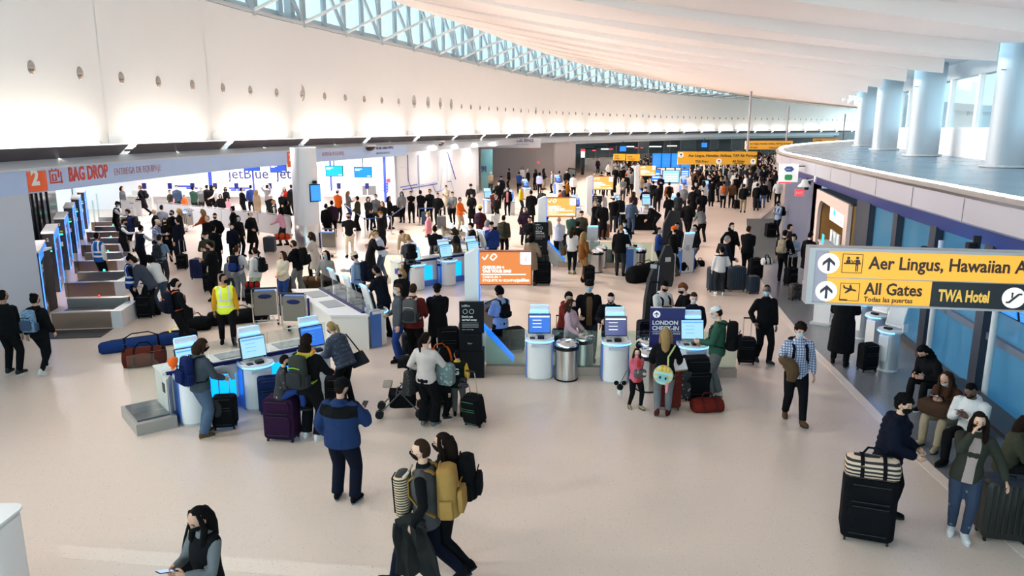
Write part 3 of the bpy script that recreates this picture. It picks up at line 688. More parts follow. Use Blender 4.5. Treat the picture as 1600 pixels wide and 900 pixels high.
board(1036, 1060.5, 266.5, 285, 69, glow('pale_blue_screen', (.25, .62, 1.0), 1.2), 'big pale blue welcome screen under the departures boards', 4, True, E_white_s)
board(1064.5, 1076, 264, 276, 70, E_bd, 'blue notice screen right of the big pale screen', 3, True, E_white_s)
for px, py, Y in ((973.5, 232.5, 84), (1100.5, 226.5, 95)):
    x, y, z = atY(px, py, Y); t = thing('hanging_monitor', 'small blue monitor hung under the opening beam%s' % (' above the twin yellow signs' if px < 1000 else ' above the far yellow sign'), 'screen', (x, Y, z))
    MB().box((0, .1, 0), (.75, .16, .62)).build('casing', M_black, t); MB().box((0, 0, 0), (.68, .03, .54)).build('display', E_bd, t); MB().box((0, .1, .5), (.08, .08, .6)).build('rod', M_darkg, t)
# ---- yellow direction signs
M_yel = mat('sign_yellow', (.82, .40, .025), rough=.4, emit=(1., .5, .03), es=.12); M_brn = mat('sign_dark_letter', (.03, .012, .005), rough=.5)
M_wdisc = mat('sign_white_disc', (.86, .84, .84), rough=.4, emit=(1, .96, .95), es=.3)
def arrow_mb(s, th=.01):
    q = MB(); q.box((0, 0, -.1 * s), (.18 * s, th, .9 * s))
    for sg in (-1, 1):
        q.prism([(0, .55 * s), (0, .28 * s), (sg * .46 * s, -.16 * s), (sg * .46 * s, .12 * s)][::sg], -th / 2, th / 2, 'y')
    return q
def disc(q, r, th=.01): q.m = q.m @ Matrix.Rotation(pi / 2, 4, 'X'); q.lathe([(r, -th / 2), (r, th / 2)], 28); q.m = Matrix.Identity(4); return q
def far_sign(px0, px1, py0, py1, Y, label, rows, posts, hang=(), tilt=0.):
    a = atY(px0, py0, Y); b = atY(px1, py1, Y); w_ = b[0] - a[0]; h = a[2] - b[2]
    t = thing('direction_sign', label, 'sign', (a[0], Y, 0), tilt)
    MB().box((w_ / 2, .1, b[2] + h / 2), (w_, .18, h)).build('sign_panel', M_yel, t)
    for px in posts:
        x = (px - px0) / (px1 - px0) * w_; MB().tube([(x, .12, 0), (x, .12, b[2])], .045, 8).build('post', M_pg, t)
    for px, py in hang:
        x = (px - px0) / (px1 - px0) * w_; z = atY(px, py, Y)[2]; MB().tube([(x, .25, b[2]), (x, .25, z)], .085, 8).build('hanger', mat('hanger_mauve', (.30, .26, .28), rough=.4), t)
    for body, fx, fz, fs in rows:
        if body in ('^', 'v'):
            o = disc(MB(), fs * h * .62).build('disc', M_wdisc, t, loc=(fx * w_, 0, b[2] + fz * h)); arrow_mb(fs * h * .75).build('arrow', M_brn, o, loc=(0, -.012, 0)); continue
        text(body, fs * h, M_brn, t, (fx * w_, -.005, b[2] + fz * h), bold=.006)
    return t
far_sign(1060, 1182, 237, 257, 59.6, 'wide yellow direction sign standing on two posts over the far crowd', (('^', .035, .74, .34), ('^', .52, .25, .34), ('^', .955, .24, .34), ('Aer Lingus, Hawaiian Airlines, TAP Air Portugal', .13, .60, .285), ('TSA Pre✓', .22, .15, .26), ('All Gates', .69, .17, .26), ('Todas las puertas', .71, .04, .11)), (1132, 1156), ((1168, 133),), 0)
far_sign(1165, 1238, 220, 233.5, 84, 'yellow direction sign behind and right of the wide one, hung on a long rod', (('^', .03, .72, .36), ('^', .03, .26, .36), ('Aer Lingus, Hawaiian Airlines, TAP Air Portugal', .09, .58, .25), ('All Gates', .1, .14, .24), ('Todas las puertas', .5, .14, .2)), (), ((1229, 165),))
far_sign(1271, 1312, 216.5, 221.5, 110, 'small yellow sign just above the tip of the curved deck', (('All Gates', .1, .3, .5),), (), ((1318, 178),))
far_sign(959, 977, 240.5, 250.5, 80, 'left of the twin small yellow signs at the security entrance', (('TSA Pre', .08, .6, .2), ('All Gates', .08, .25, .2)), (957, 975))
far_sign(979, 999.5, 241, 251.5, 80, 'right of the twin small yellow signs at the security entrance', (('All Gates', .08, .6, .2), ('Todas las puertas', .08, .25, .16)), (1000,))
# totem pillar sign, far left of security
x = (909 - 800) / FPX * 82; t = thing('light_totem', 'slim lit totem with a red head beside the security opening', 'totem', (x, 82, 0))
MB().box((0, 0, 1.0), (.3, .2, 2.0)).build('post', M_darkg, t); MB().box((0, -.11, 2.2), (.42, .22, .7)).build('light_box', E_scrw, t); MB().box((0, -.12, 2.65), (.42, .24, .25)).build('red_head', E_red, t)
# ================================================================ people
def rotx(a): return Matrix.Rotation(a, 3, 'X')
def rotz(a): return Matrix.Rotation(a, 3, 'Z')
POSE = {
 'stand': dict(lh=(-.25, .05, .83), rh=(.25, .03, .83), lf=(-.10, .03), rf=(.10, -.02)),
 'stand2': dict(lh=(-.27, .08, .84), rh=(.22, .20, 1.02), lf=(-.09, .06), rf=(.13, -.05), hy=15, sl=2),
 'hips': dict(lh=(-.20, .12, 1.02), rh=(.20, .12, 1.02), lf=(-.12, .0), rf=(.12, .02), hy=-20),
 'pockets': dict(lh=(-.21, .10, .93), rh=(.21, .10, .93), lf=(-.10, .02), rf=(.11, .0), hy=20, hp=5),
 'phone': dict(lh=(-.07, .30, 1.16), rh=(.09, .31, 1.18), lf=(-.10, .0), rf=(.11, .04), hp=28),
 'phone1': dict(lh=(-.25, .04, .83), rh=(.12, .32, 1.20), lf=(-.10, .03), rf=(.12, -.02), hp=25, hy=8),
 'cross': dict(lh=(.10, .22, 1.18), rh=(-.10, .24, 1.14), lf=(-.11, .0), rf=(.10, .04), hy=12),
 'fold': dict(lh=(-.03, .25, 1.0), rh=(.05, .26, 1.0), lf=(-.09, .02), rf=(.09, -.02), hy=-15),
 'push': dict(lh=(-.2, .42, 1.02), rh=(.2, .42, 1.02), lf=(-.09, .12), rf=(.09, -.14), lean=8),
 'reach': dict(lh=(-.13, .46, 1.12), rh=(.15, .50, 1.15), lf=(-.10, .05), rf=(.10, -.08), lean=14, hp=22),
 'reach1': dict(lh=(-.25, .08, .84), rh=(.14, .50, 1.18), lf=(-.10, .04), rf=(.10, -.04), lean=8, hp=18),
 'walk': dict(lh=(-.24, -.16, .88), rh=(.24, .24, .92), lf=(-.08, .34, .09, 12), rf=(.08, -.36, .17, -38), pz=.895, lean=4),
 'walk2': dict(lh=(-.24, .20, .90), rh=(.24, -.14, .88), lf=(-.08, -.24, .13, -28), rf=(.08, .24, .085, 8), pz=.905, lean=3),
 'stroll': dict(lh=(-.25, -.06, .85), rh=(.24, .12, .88), lf=(-.09, .16), rf=(.09, -.18, .10, -18), pz=.91),
 'pull': dict(lh=(-.24, .12, .88), rh=(.26, -.26, .86), lf=(-.08, .22), rf=(.08, -.22, .12, -26), pz=.905, lean=4),
 'hold': dict(lh=(-.25, .05, .83), rh=(.26, .20, .95), lf=(-.10, .02), rf=(.11, .0), hy=-12),
 'hold2': dict(lh=(-.16, .28, .98), rh=(.18, .28, .98), lf=(-.10, .05), rf=(.10, -.04), hp=10),
 'bend': dict(lh=(-.12, .52, .70), rh=(.16, .55, .66), lf=(-.12, .06), rf=(.12, -.06), lean=52, hp=15, pz=.88),
 'lean': dict(lh=(-.20, .42, .95), rh=(.14, .46, 1.0), lf=(-.10, .05), rf=(.12, -.10), lean=28, hp=20, pz=.90),
 'back': dict(lh=(-.04, -.20, .92), rh=(.05, -.20, .92), lf=(-.11, .0), rf=(.11, .02)),
 'headhands': dict(lh=(-.12, -.02, 1.72), rh=(.12, -.02, 1.72), lf=(-.1, 0), rf=(.1, .02)),
 'chin': dict(lh=(-.24, .06, .84), rh=(.05, .20, 1.42), lf=(-.11, .0), rf=(.11, .02), hp=5),
 'facecover': dict(lh=(-.42, .10, .90), rh=(.03, .22, 1.52), lf=(-.05, .10), rf=(.08, -.06), hp=6, sl=-5),
 'sit': dict(pz=.50, lh=(-.12, .36, .66), rh=(.13, .36, .66), lf=(-.13, .48), rf=(.13, .46), lean=10, hp=20),
 'sitlean': dict(pz=.50, lh=(-.10, .42, .62), rh=(.12, .42, .62), lf=(-.12, .42), rf=(.14, .46), lean=32, hp=25),
 'sitphone': dict(pz=.50, lh=(-.06, .36, .80), rh=(.08, .36, .82), lf=(-.14, .50), rf=(.14, .44), lean=14, hp=32),
 'point': dict(lh=(-.25, .05, .84), rh=(.34, .46, 1.30), lf=(-.10, .03), rf=(.11, -.03), hy=-15),
 'crouch': dict(pz=.42, lh=(-.15, .45, .45), rh=(.15, .45, .40), lf=(-.13, .12), rf=(.13, -.08), lean=40, hp=10),
 'man_walk': dict(lh=(-.26, .10, .86), rh=(.25, .06, .80), lf=(-.08, .36, .12, 18), rf=(.08, -.36, .16, -34), pz=.885, lean=3, hp=4),
 'hug': dict(lh=(.02, .22, 1.12), rh=(-.02, .24, 1.10), lf=(-.07, .08), rf=(.09, -.10), hy=-30),
}
HEADC = None
def head_np():
    """head with brow, nose, lips, chin, ears; face towards +Y, origin at eye-level centre"""
    global HEADC
    if HEADC: return HEADC
    V, F = [], []; n, m = 22, 16
    for i in range(m + 1):
        t = pi * i / m - pi / 2
        for k in range(n):
            a = 2 * pi * k / n
            x, y, z = cos(t) * cos(a), cos(t) * sin(a), sin(t)
            X = .074 * x; Y = .094 * y; Z = .117 * z
            if z < 0:
                k2 = 1 - .34 * (-z) ** 1.4 * (1 if y > -.2 else .6); X *= k2
                Y = Y * (1 - .10 * (-z)) + (.012 * (-z) if y > 0 else .03 * (-z))
            if y > .3:
                g = lambda cx, cz, sx_, sz_: math.exp(-((X - cx) / sx_) ** 2 - ((Z - cz) / sz_) ** 2)
                Y += .026 * g(0, -.028, .013, .020) + .012 * g(0, -.005, .010, .022) + .006 * g(0, -.066, .022, .010) + .006 * g(0, -.098, .02, .014)
                Y -= .010 * g(.030, .004, .016, .012) + .010 * g(-.030, .004, .016, .012)
                Y += .005 * g(.03, .026, .02, .009) + .005 * g(-.03, .026, .02, .009)
            V.append((X, Y, Z))
    for i in range(m):
        for k in range(n):
            j = (k + 1) % n; F.append((i * n + k, i * n + j, (i + 1) * n + j, (i + 1) * n + k))
    MI = [0] * len(F)
    for sx_ in (-1, 1):
        q = MB(); q.ball((sx_ * .077, -.004, -.012), (.010, .020, .032), 8, 5); b = len(V); V += q.v; F += [tuple(b + v for v in f) for f in q.f]; MI += [0] * len(q.f)
        q = MB(); q.ball((sx_ * .030, .079, .004), (.014, .010, .008), 8, 5); b = len(V); V += q.v; F += [tuple(b + v for v in f) for f in q.f]; MI += [1] * len(q.f)
        q = MB(); q.tube([(sx_ * .016, .093, .026), (sx_ * .032, .090, .030), (sx_ * .047, .080, .025)], [.004, .005, .003], 5); b = len(V); V += q.v; F += [tuple(b + v for v in f) for f in q.f]; MI += [1] * len(q.f)
    HEADC = (V, F, MI); return HEADC
def hand_mb(side, curl):
    """side +1 right; wrist at origin, fingers along -Z, palm facing the thigh"""
    q = MB(); s = side
    q.tube([(0, 0, .01), (0, .002, -.03), (0, .004, -.07), (0, .004, -.092)], [.024, .034, .040, .036], 8, flat=None)
    for i, v in enumerate(q.v): q.v[i] = (v[0] * .42, v[1], v[2])
    for k, (yy, ln) in enumerate(((.030, .066), (.010, .076), (-.011, .070), (-.030, .055))):
        p = Vector((0, yy + .004, -.088)); ps = [p.copy()]; a = .15
        for j in range(3):
            a += curl * (.55 + .12 * k); p = p + Vector((-s * sin(a), 0, -cos(a))) * ln * (.42, .33, .25)[j]; ps.append(p.copy())
        q.tube(ps, [.0098, .0092, .0085, .006], 6)
    q.tube([(-s * .004, .026, -.025), (-s * .016, .050, -.048), (-s * .026, .058, -.072), (-s * .03, .056, -.092)], [.013, .0125, .0105, .007], 6)
    return q
def ik(a, b, T, la, lb, pole):
    d = T - a; L = d.length
    if L > (la + lb) * .995: T = a + d.normalized() * (la + lb) * .995; d = T - a; L = d.length
    L = max(L, abs(la - lb) + .02)
    x = (la * la - lb * lb + L * L) / (2 * L); h = math.sqrt(max(0, la * la - x * x)); u = d.normalized()
    p = (pole - u * pole.dot(u)); p = p.normalized() if p.length > 1e-6 else Vector((0, 0, 1))
    return a + u * x + p * h, T
class Rig:
    def __init__(s, pose, build=1.0, female=False):
        d = dict(POSE[pose]) if isinstance(pose, str) else dict(pose); s.d = d
        ra = lambda k, v=0: R(d.get(k, v))
        s.P = Vector((d.get('px', 0), d.get('py', 0), d.get('pz', .925)))
        s.rot = Matrix.Rotation(ra('sl'), 3, 'Y') @ rotx(-ra('lean')) @ rotz(ra('tw'))
        s.u = s.rot @ Vector((0, 0, 1)); s.r = s.rot @ Vector((1, 0, 0)); s.f = s.rot @ Vector((0, 1, 0))
        s.b = build; s.fem = female
        s.N = s.P + s.u * .535; s.C = s.P + s.u * .36
        s.hrot = rotz(ra('hy')) @ rotx(-ra('hp') - ra('lean') * .55)
        s.H = s.N + (s.u * .5 + s.hrot @ Vector((0, .10, 1)) * .6).normalized() * .165
        sw = .185 if not female else .165
        s.sh = {1: s.P + s.u * .458 + s.r * sw, -1: s.P + s.u * .458 - s.r * sw}
        s.el, s.wr, s.hip, s.kn, s.an, s.fr = {}, {}, {}, {}, {}, {}
        for sd, h, f in ((-1, 'lh', 'lf'), (1, 'rh', 'rf')):
            T = Vector(d[h]); s.el[sd], s.wr[sd] = ik(s.sh[sd], None, T, .285, .255, Vector((sd * .55, -.75, -.35) if not 1.25 < T.z < 1.6 else (sd * .5, .1, -1)))
            ft = list(d[f]) + [.085, 0, 0][len(d[f]) - 2:]
            s.hip[sd] = s.P + Vector((sd * .095, 0, -.03))
            s.kn[sd], s.an[sd] = ik(s.hip[sd], None, Vector(ft[:3]), .43, .41, Vector((sd * .12 + d.get('kp', 0), 1, .15)))
            s.fr[sd] = rotz(R(-sd * 10)) @ rotx(R(ft[3]))
    def ell(s, h, rx, ry, q, n=14, fy=0):
        return q.pts([s.P + s.u * h + s.f * fy + s.r * (rx * cos(2 * pi * k / n)) + s.f * (ry * sin(2 * pi * k / n)) for k in range(n)])
    def loft(s, q, rings, n=14):
        ids = [s.ell(h, rx, ry, q, n, fy) for h, rx, ry, fy in rings]
        for a, b in zip(ids, ids[1:]):
            for k in range(n): j = (k + 1) % n; q.face((a + k, a + j, b + j, b + k))
        q.face([ids[0] + k for k in range(n)][::-1]); q.face([ids[-1] + k for k in range(n)])
    def torso(s, q, d=0., hem=-.08, top=.55, bl=None):
        b = s.b; w = .93 if s.fem else 1.
        R_ = [(hem, .165 * b + d, .118 * b + d, 0), (.02, .163 * b + d, .12 * b + d, 0), (.14, .140 * w * b + d, .105 * b + d, 0), (.28, .158 * w * b + d, .118 * b + d, .008 + (.012 if s.fem else 0)), (.38, .178 * w * b + d, .115 * b + d, .005), (.455, .165 * w + d, .085 + d, -.008), (.505, .105 + d * .8, .068 + d * .7, -.012), (top, .060 + d * .5, .058 + d * .5, 0)]
        s.loft(q, R_)
    def arms(s, q, d=0., t=1.0, n=8):
        for sd in (-1, 1):
            a, e, w_ = s.sh[sd], s.el[sd], s.wr[sd]; b = .5 + .5 * s.b
            ps = [a - s.r * sd * .05 + s.u * .01, a, a.lerp(e, .5), e, e.lerp(w_, .45), e.lerp(w_, t)]
            rs = [.044 * b + d, .054 * b + d * .9, .049 * b + d, .043 * b + d, .040 * b + d, .029 + d * .75]
            if t < 0: ps = ps[:3] + [a.lerp(e, .85)]; rs = rs[:3] + [.050 * b + d * 1.4]
            q.tube(ps, rs, n)
    def legs(s, q, d=0., slim=1., low=.97, n=10):
        for sd in (-1, 1):
            h, k, a = s.hip[sd], s.kn[sd], s.an[sd]; b = .4 + .6 * s.b
            q.tube([h + Vector((-sd * .012, 0, .05)), h + Vector((0, 0, -.04)), h.lerp(k, .5), k, k.lerp(a, .35), k.lerp(a, .75), k.lerp(a, low)],
                   [.085 * b + d * .6, .095 * b + d * .6, .078 * b + d, .058 * b + d, .058 + d * slim, .044 + d * slim * 1.3, .038 + d * slim * 1.6], n)
        q.ball(s.P + Vector((0, -.015, -.02)), (.15 * s.b + d, .115 * s.b + d, .11 + d), 12, 8)
RAW, DONE = [], {}
def request(key, mbq, vox, it=3):
    if key not in DONE: DONE[key] = None; RAW.append((key, mbq.mesh('raw'), vox, it))
def flush():
    obs = []
    for key, me, vox, it in RAW:
        o = bpy.data.objects.new('w', me); COL.objects.link(o)
        m = o.modifiers.new('r', 'REMESH'); m.mode = 'VOXEL'; m.voxel_size = vox
        m2 = o.modifiers.new('s', 'SMOOTH'); m2.factor = .5; m2.iterations = it
        obs.append((key, o))
    dg = bpy.context.evaluated_depsgraph_get()
    for key, o in obs:
        me = bpy.data.meshes.new_from_object(o.evaluated_get(dg)); me.polygons.foreach_set('use_smooth', [True] * len(me.polygons)); me.materials.clear(); DONE[key] = me
    for key, o in obs: me = o.data; bpy.data.objects.remove(o); bpy.data.meshes.remove(me)
    RAW.clear()
TOPS = {  # thickness, hem, sleeve, hood, collar, skirt length
 'tee': (.014, -.10, -1, 0, 0, 0), 'shirt': (.016, -.13, .97, 0, 1, 0), 'sweater': (.026, -.08, .97, 0, 0, 0), 'hoodie': (.030, -.09, .97, 1, 0, 0),
 'jacket': (.030, -.13, .99, 0, 1, 0), 'fleece': (.045, -.10, .99, 1, 1, 0), 'puffer': (.050, -.12, .99, 1, 1, 0), 'coat': (.036, -.12, .99, 0, 1, .50), 'hoodcoat': (.038, -.12, .99, 1, 1, .42),
 'longcoat': (.034, -.12, .99, 0, 1, .66), 'suit': (.024, -.18, .98, 0, 1, 0)}
def person_keys(pose, build, fem, style, res, slim):
    pk = pose if isinstance(pose, str) else repr(pose)
    return (pk, build, fem, res, 'body'), (pk, build, fem, style, res, 'top'), (pk, build, fem, res, slim, 'legs')
def prep(pose, build, fem, style, res, slim):
    kb, kt, kl = person_keys(pose, build, fem, style, res, slim); g = Rig(pose, build, fem)
    vox = {0: .019, 1: .027, 2: .036}[res]
    if kb not in DONE:
        q = MB(); g.torso(q, -.012); g.arms(q, -.008); g.legs(q, -.012, low=1.0)
        for sd in (-1, 1): q.ball(g.sh[sd], .05, 8, 6)
        q.tube([g.P + g.u * .5, g.N + (g.H - g.N) * .1, g.H - (g.hrot @ Vector((0, .012, .06)))], [.058, .054, .056], 10)
        request(kb, q, {0: .024, 1: .034, 2: .045}[res], 2)
    if kt not in DONE:
        th, hem, sl, hood, col, skirt = TOPS[style]
        q = MB(); g.torso(q, th, hem, .545)
        g.arms(q, th * .8, sl)
        for sd in (-1, 1): q.ball(g.sh[sd] - g.r * sd * .012, .050 + th * .6, 8, 6)
        if hood:
            q.ball(g.N - g.f * (.075 + th * .4) - g.u * .035, (.10, .07, .065), 10, 6); q.tube([g.N - g.r * .09 - g.f * .01, g.N + g.f * .05 - g.u * .03, g.N + g.r * .09 - g.f * .01], [.032, .026, .032], 6)
        if col: q.tube([g.P + g.u * .49, g.P + g.u * .565], [.088, .070 + th * .3], 12)
        if skirt:
            sit = g.d.get('pz', .925) < .7
            if not sit:
                b = g.b; dn = Vector((0, 0, -1)); ks = (g.an[-1] + g.an[1]) / 2; n = 14; ids = []
                for e in (0, .4, .8, 1.0):
                    c = g.P.lerp(Vector((ks.x, ks.y * .8, g.P.z)), e * .5) + dn * (-.04 + skirt * e); rx = .165 * b + th + .035 * e; ry = .12 * b + th + .05 * e + abs(g.an[1].y - g.an[-1].y) * .12 * e
                    ids.append(q.pts([c + Vector((rx * cos(2 * pi * k / n), ry * sin(2 * pi * k / n), 0)) for k in range(n)]))
                for a, c in zip(ids, ids[1:]):
                    for k in range(n): j = (k + 1) % n; q.face((a + k, c + k, c + j, a + j))
                q.face([ids[0] + k for k in range(n)]); q.face([ids[-1] + k for k in range(n)][::-1])
        if style == 'puffer':
            for h in np.arange(-.08, .46, .085): g.loft(q, [(h - .03, .172 * g.b + th, .124 * g.b + th, 0), (h, .178 * g.b + th + .012, .13 * g.b + th + .012, 0), (h + .03, .172 * g.b + th, .124 * g.b + th, 0)])
        request(kt, q, vox, 3)
    if kl not in DONE:
        q = MB(); g.legs(q, .016 if slim < 1.2 else .024, slim); request(kl, q, vox, 3)
BODYC, TOPC, HAIRC, SHOEC = {}, {}, {}, {}
def body_mesh(kb, g, curl):
    k = kb + (curl,)
    if k in BODYC: return BODYC[k]
    me = DONE[kb]; V = [tuple(v.co) for v in me.vertices]; F = [tuple(p.vertices) for p in me.polygons]; MI = [0] * len(F)
    hv, hf, hm = head_np(); b = len(V)
    V += [tuple(g.H + g.hrot @ Vector(v)) for v in hv]; F += [tuple(b + i for i in f) for f in hf]; MI += hm
    for sd in (-1, 1):
        q = hand_mb(sd, curl); d = (g.wr[sd] - g.el[sd]).normalized(); z = -d
        x = (g.r - z * g.r.dot(z)).normalized(); y = z.cross(x); m = Matrix((x, y, z)).transposed(); o = g.wr[sd] - d * .012; b = len(V)
        V += [tuple(o + m @ Vector(v)) for v in q.v]; F += [tuple(b + i for i in f) for f in q.f]; MI += [0] * len(q.f)
    n = bpy.data.meshes.new('body'); n.from_pydata(V, [], F); n.polygons.foreach_set('material_index', MI); n.polygons.foreach_set('use_smooth', [True] * len(F))
    BODYC[k] = n; return n
def top_mesh(kt, g, split):
    k = kt + (split,)
    if k in TOPC: return TOPC[k]
    me = DONE[kt].copy(); TOPC[k] = me
    if split:
        mi = []
        for p in me.polygons:
            c = p.center - g.P; h = c.dot(g.u); x = c.dot(g.r); y = c.dot(g.f); i = 0
            arm = abs(x) > .205 * g.b or (h < .44 and abs(x) > .15 and min(((p.center - a.lerp(b, t)).length for sd in (-1, 1) for a, b in ((g.sh[sd], g.el[sd]), (g.el[sd], g.wr[sd])) for t in (0.15, .5, .9, 1))) < .085)
            if split == 'yoke': i = 1 if h > .33 and not arm and (h < .49 or y > -.02) else 0
            elif split == 'hood': i = 1 if h > .49 else 0
            mi.append(i)
        me.polygons.foreach_set('material_index', mi)
    return me
def band(me, g):
    mi = []
    for p in me.polygons:
        c = p.center - g.P; h = c.dot(g.u); x = c.dot(g.r); mi.append(1 if (.03 < h < .085 or .17 < h < .225 or (h > .225 and .075 < abs(x) < .12)) else 0)
    me.polygons.foreach_set('material_index', mi)
def hair_mesh(style):
    if style in HAIRC: return HAIRC[style]
    q = MB(); rnd = random.Random(style)
    def cap(rx=.083, ry=.104, rz=.121, front=.055, low=-.05, nz=0.):
        n, m = 20, 14; rows = []
        for i in range(m + 1):
            t = pi * i / m - pi / 2; r = []
            for k in range(n):
                a = 2 * pi * k / n; y = sin(a); z = sin(t); e = 1 + (rnd.uniform(-nz, nz) if nz else 0)
                X, Y, Z = rx * cos(t) * cos(a) * e, ry * cos(t) * y * e - .010, rz * z * e + .006
                lim = front if y > .25 else (low + (front - low) * max(0, (y + .25) / .5) if y > -.25 else low - .03)
                if Z < lim: X *= .80; Y = Y * .80 - .012; Z = max(Z * .85, -.085)
                r.append((X, Y, Z))
            rows.append(q.pts(r))
        for a, b in zip(rows, rows[1:]):
            for k in range(n): j = (k + 1) % n; q.face((a + k, a + j, b + j, b + k))
        q.face([rows[0] + k for k in range(n)][::-1]); q.face([rows[-1] + k for k in range(n)])
    if style == 'short': cap()
    elif style == 'buzz': cap(.078, .098, .119, .06)
    elif style == 'curly':
        cap(.092, .110, .130, .045, -.05, .07)
        for _ in range(34):
            a = rnd.uniform(0, 2 * pi); t = rnd.uniform(.2, 1.4)
            y = sin(a) * cos(t) * .1 - .012; q.ball((cos(a) * cos(t) * .085, y, sin(t) * .12 + .012), rnd.uniform(.022, .034), 6, 4)
    elif style in ('long', 'longf'):
        cap(.086, .107, .123, .06, -.09)
        q.tube([(0, -.055, .06), (0, -.085, -.04), (0, -.095, -.14), (0, -.095, -.25), (0, -.09, -.32)], [.07, .085, .085, .07, .03], 10)
        for sx_ in (-1, 1):
            yy = .035 if style == 'longf' else -.02
            q.tube([(sx_ * .055, .03, .085), (sx_ * .086, .025, .01), (sx_ * .092, yy * .6, -.10), (sx_ * .085, yy + .03 * (style == 'longf'), -.22), (sx_ * .07, yy + .04 * (style == 'longf'), -.30)], [.02, .026, .034, .034, .012], 8)
    elif style == 'bob':
        cap(.09, .108, .124, .055, -.10); q.tube([(0, -.05, .03), (0, -.075, -.06), (0, -.07, -.15)], [.08, .095, .075], 10)
        for sx_ in (-1, 1): q.tube([(sx_ * .07, .02, .06), (sx_ * .088, .01, -.03), (sx_ * .08, .0, -.13)], [.022, .03, .02], 8)
    elif style == 'pony':
        cap(); q.ball((0, -.108, .03), .026, 8, 5); q.tube([(0, -.11, .03), (0, -.15, .0), (0, -.155, -.10), (0, -.13, -.22)], [.022, .032, .032, .012], 8)
    elif style == 'bun': cap(); q.ball((0, -.07, .105), (.045, .045, .04), 10, 6)
    elif style == 'afro':
        cap(.105, .122, .14, .05, -.06, .03)
    elif style == 'fringe': cap(.088, .110, .126, .035, -.04, .02)
    elif style in ('beanie', 'cap', 'sunhat', 'fedora', 'hoodup'):
        if style == 'beanie':
            q.lathe([(.092, .03), (.095, .045), (.094, .07), (.082, .10), (.055, .128), (.02, .14)], 18, (0, -.008, 0), sy=1.2); q.lathe([(.088, .02), (.1, .03), (.1, .06), (.09, .065)], 18, (0, -.008, 0), cap=False, sy=1.2)
        elif style == 'cap':
            q.lathe([(.084, .035), (.086, .06), (.078, .09), (.05, .118), (.01, .125)], 18, (0, -.006, 0), sy=1.22); q.prism([(.07 * cos(t), .07 + .09 * sin(t)) for t in np.linspace(0, pi, 9)], .037, .047)
        elif style == 'hoodup': cap(.10, .118, .138, .075, -.10); q.tube([(0, -.05, -.05), (0, -.05, -.16)], [.1, .1], 10)
        else:
            q.lathe([(.086, .04), (.082, .08), (.07, .125), (.03, .13)], 18, (0, -.006, 0), sy=1.2); w_ = .155 if style == 'sunhat' else .135
            q.lathe([(.08, .04), (w_, .028), (w_, .034), (.08, .05)], 24, (0, -.006, 0), cap=False, sy=1.12)
    me = q.mesh('hair', 60); HAIRC[style] = me; return me
def mask_mesh():
    if 'mask' in HAIRC: return HAIRC['mask']
    q = MB(); rows = []
    for i, (z, off, w_) in enumerate(((-.010, .016, 40), (-.030, .023, 66), (-.055, .016, 78), (-.080, .013, 74), (-.104, .010, 60))):
        r = []
        for k in range(9):
            a = R(-w_ + 2 * w_ * k / 8); c = math.sqrt(max(.12, 1 - (z / .117) ** 2)); u = -z / .117; bump = off * math.exp(-(a / R(22)) ** 2)
            r.append((.077 * c * (1 - .34 * u ** 1.4) * sin(a), (.094 * c * (1 - .1 * u) + .012 * u) * cos(a) + bump + .009, z))
        rows.append(r)
    q.sheet(rows, .005)
    for sx_ in (-1, 1): q.tube([rows[1][0 if sx_ < 0 else 8], (sx_ * .080, .02, -.01)], .0022, 4)
    me = q.mesh('face_mask', 60); HAIRC['mask'] = me; return me
def shoe_mesh():
    if 'shoe' in SHOEC: return SHOEC['shoe']
    q = MB(); n = 10
    def ring(y, w_, h, z0):
        return q.pts([(w_ * cos(2 * pi * k / n) * (1 if sin(2 * pi * k / n) > -.3 else .9), y, z0 + (h * max(sin(2 * pi * k / n), -.55) + h * .55) / 1.55) for k in range(n)])
    ids = [ring(y, w_, h, -.058) for y, w_, h in ((-.075, .022, .07), (-.062, .036, .11), (-.02, .041, .125), (.03, .043, .10), (.08, .047, .072), (.13, .046, .058), (.17, .032, .046), (.185, .012, .03))]
    for a, b in zip(ids, ids[1:]):
        for k in range(n): j = (k + 1) % n; q.face((a + k, a + j, b + j, b + k))
    q.face([ids[0] + k for k in range(n)][::-1]); q.face([ids[-1] + k for k in range(n)])
    q.cur = 1; q.prism([(.036 * cos(t) * (1 if sin(t) < 0 else 1.2), .055 + (.135 if sin(t) < 0 else .138) * sin(t)) for t in np.linspace(0, 2 * pi, 14, endpoint=False)], -.083, -.055)
    me = q.mesh('shoe', 60); SHOEC['shoe'] = me; return me
PEOPLE, ATT = [], []   # rows collected first, built after one remeshing pass
HATS = {'beanie', 'cap', 'sunhat', 'fedora'}
CC = dict(k=(.010, .010, .012), n=(.010, .013, .028), g=(.20, .21, .22), d=(.045, .047, .052), w=(.74, .73, .72), r=(.35, .02, .015), o=(.70, .12, .015), b=(.03, .07, .28), l=(.30, .40, .58),
          j=(.07, .11, .19), t=(.42, .33, .22), c=(.16, .085, .04), p=(.68, .25, .30), y=(.75, .52, .03), e=(.055, .13, .10), v=(.05, .025, .05), m=(.11, .018, .018), q=(.70, .60, .46), s=(.32, .33, .35), h=(.25, .26, .28),
          f=(.07, .07, .045), i=(.35, .62, .66), a=(.52, .55, .85), x=(.25, .09, .01), z=(.95, .75, .1), u=(.10, .20, .42), P=(.85, .42, .55))
HC = dict(k=(.008, .007, .007), d=(.022, .012, .008), b=(.05, .025, .014), l=(.38, .24, .10), r=(.23, .075, .025), g=(.30, .29, .28), w=(.6, .58, .55), n=(.015, .02, .05), o=(.75, .15, .03), t=(.48, .36, .24), y=(.8, .5, .03), q=(.65, .42, .18))
BLOND = 'l'
def col(c):
    return CC[c] if isinstance(c, str) else c
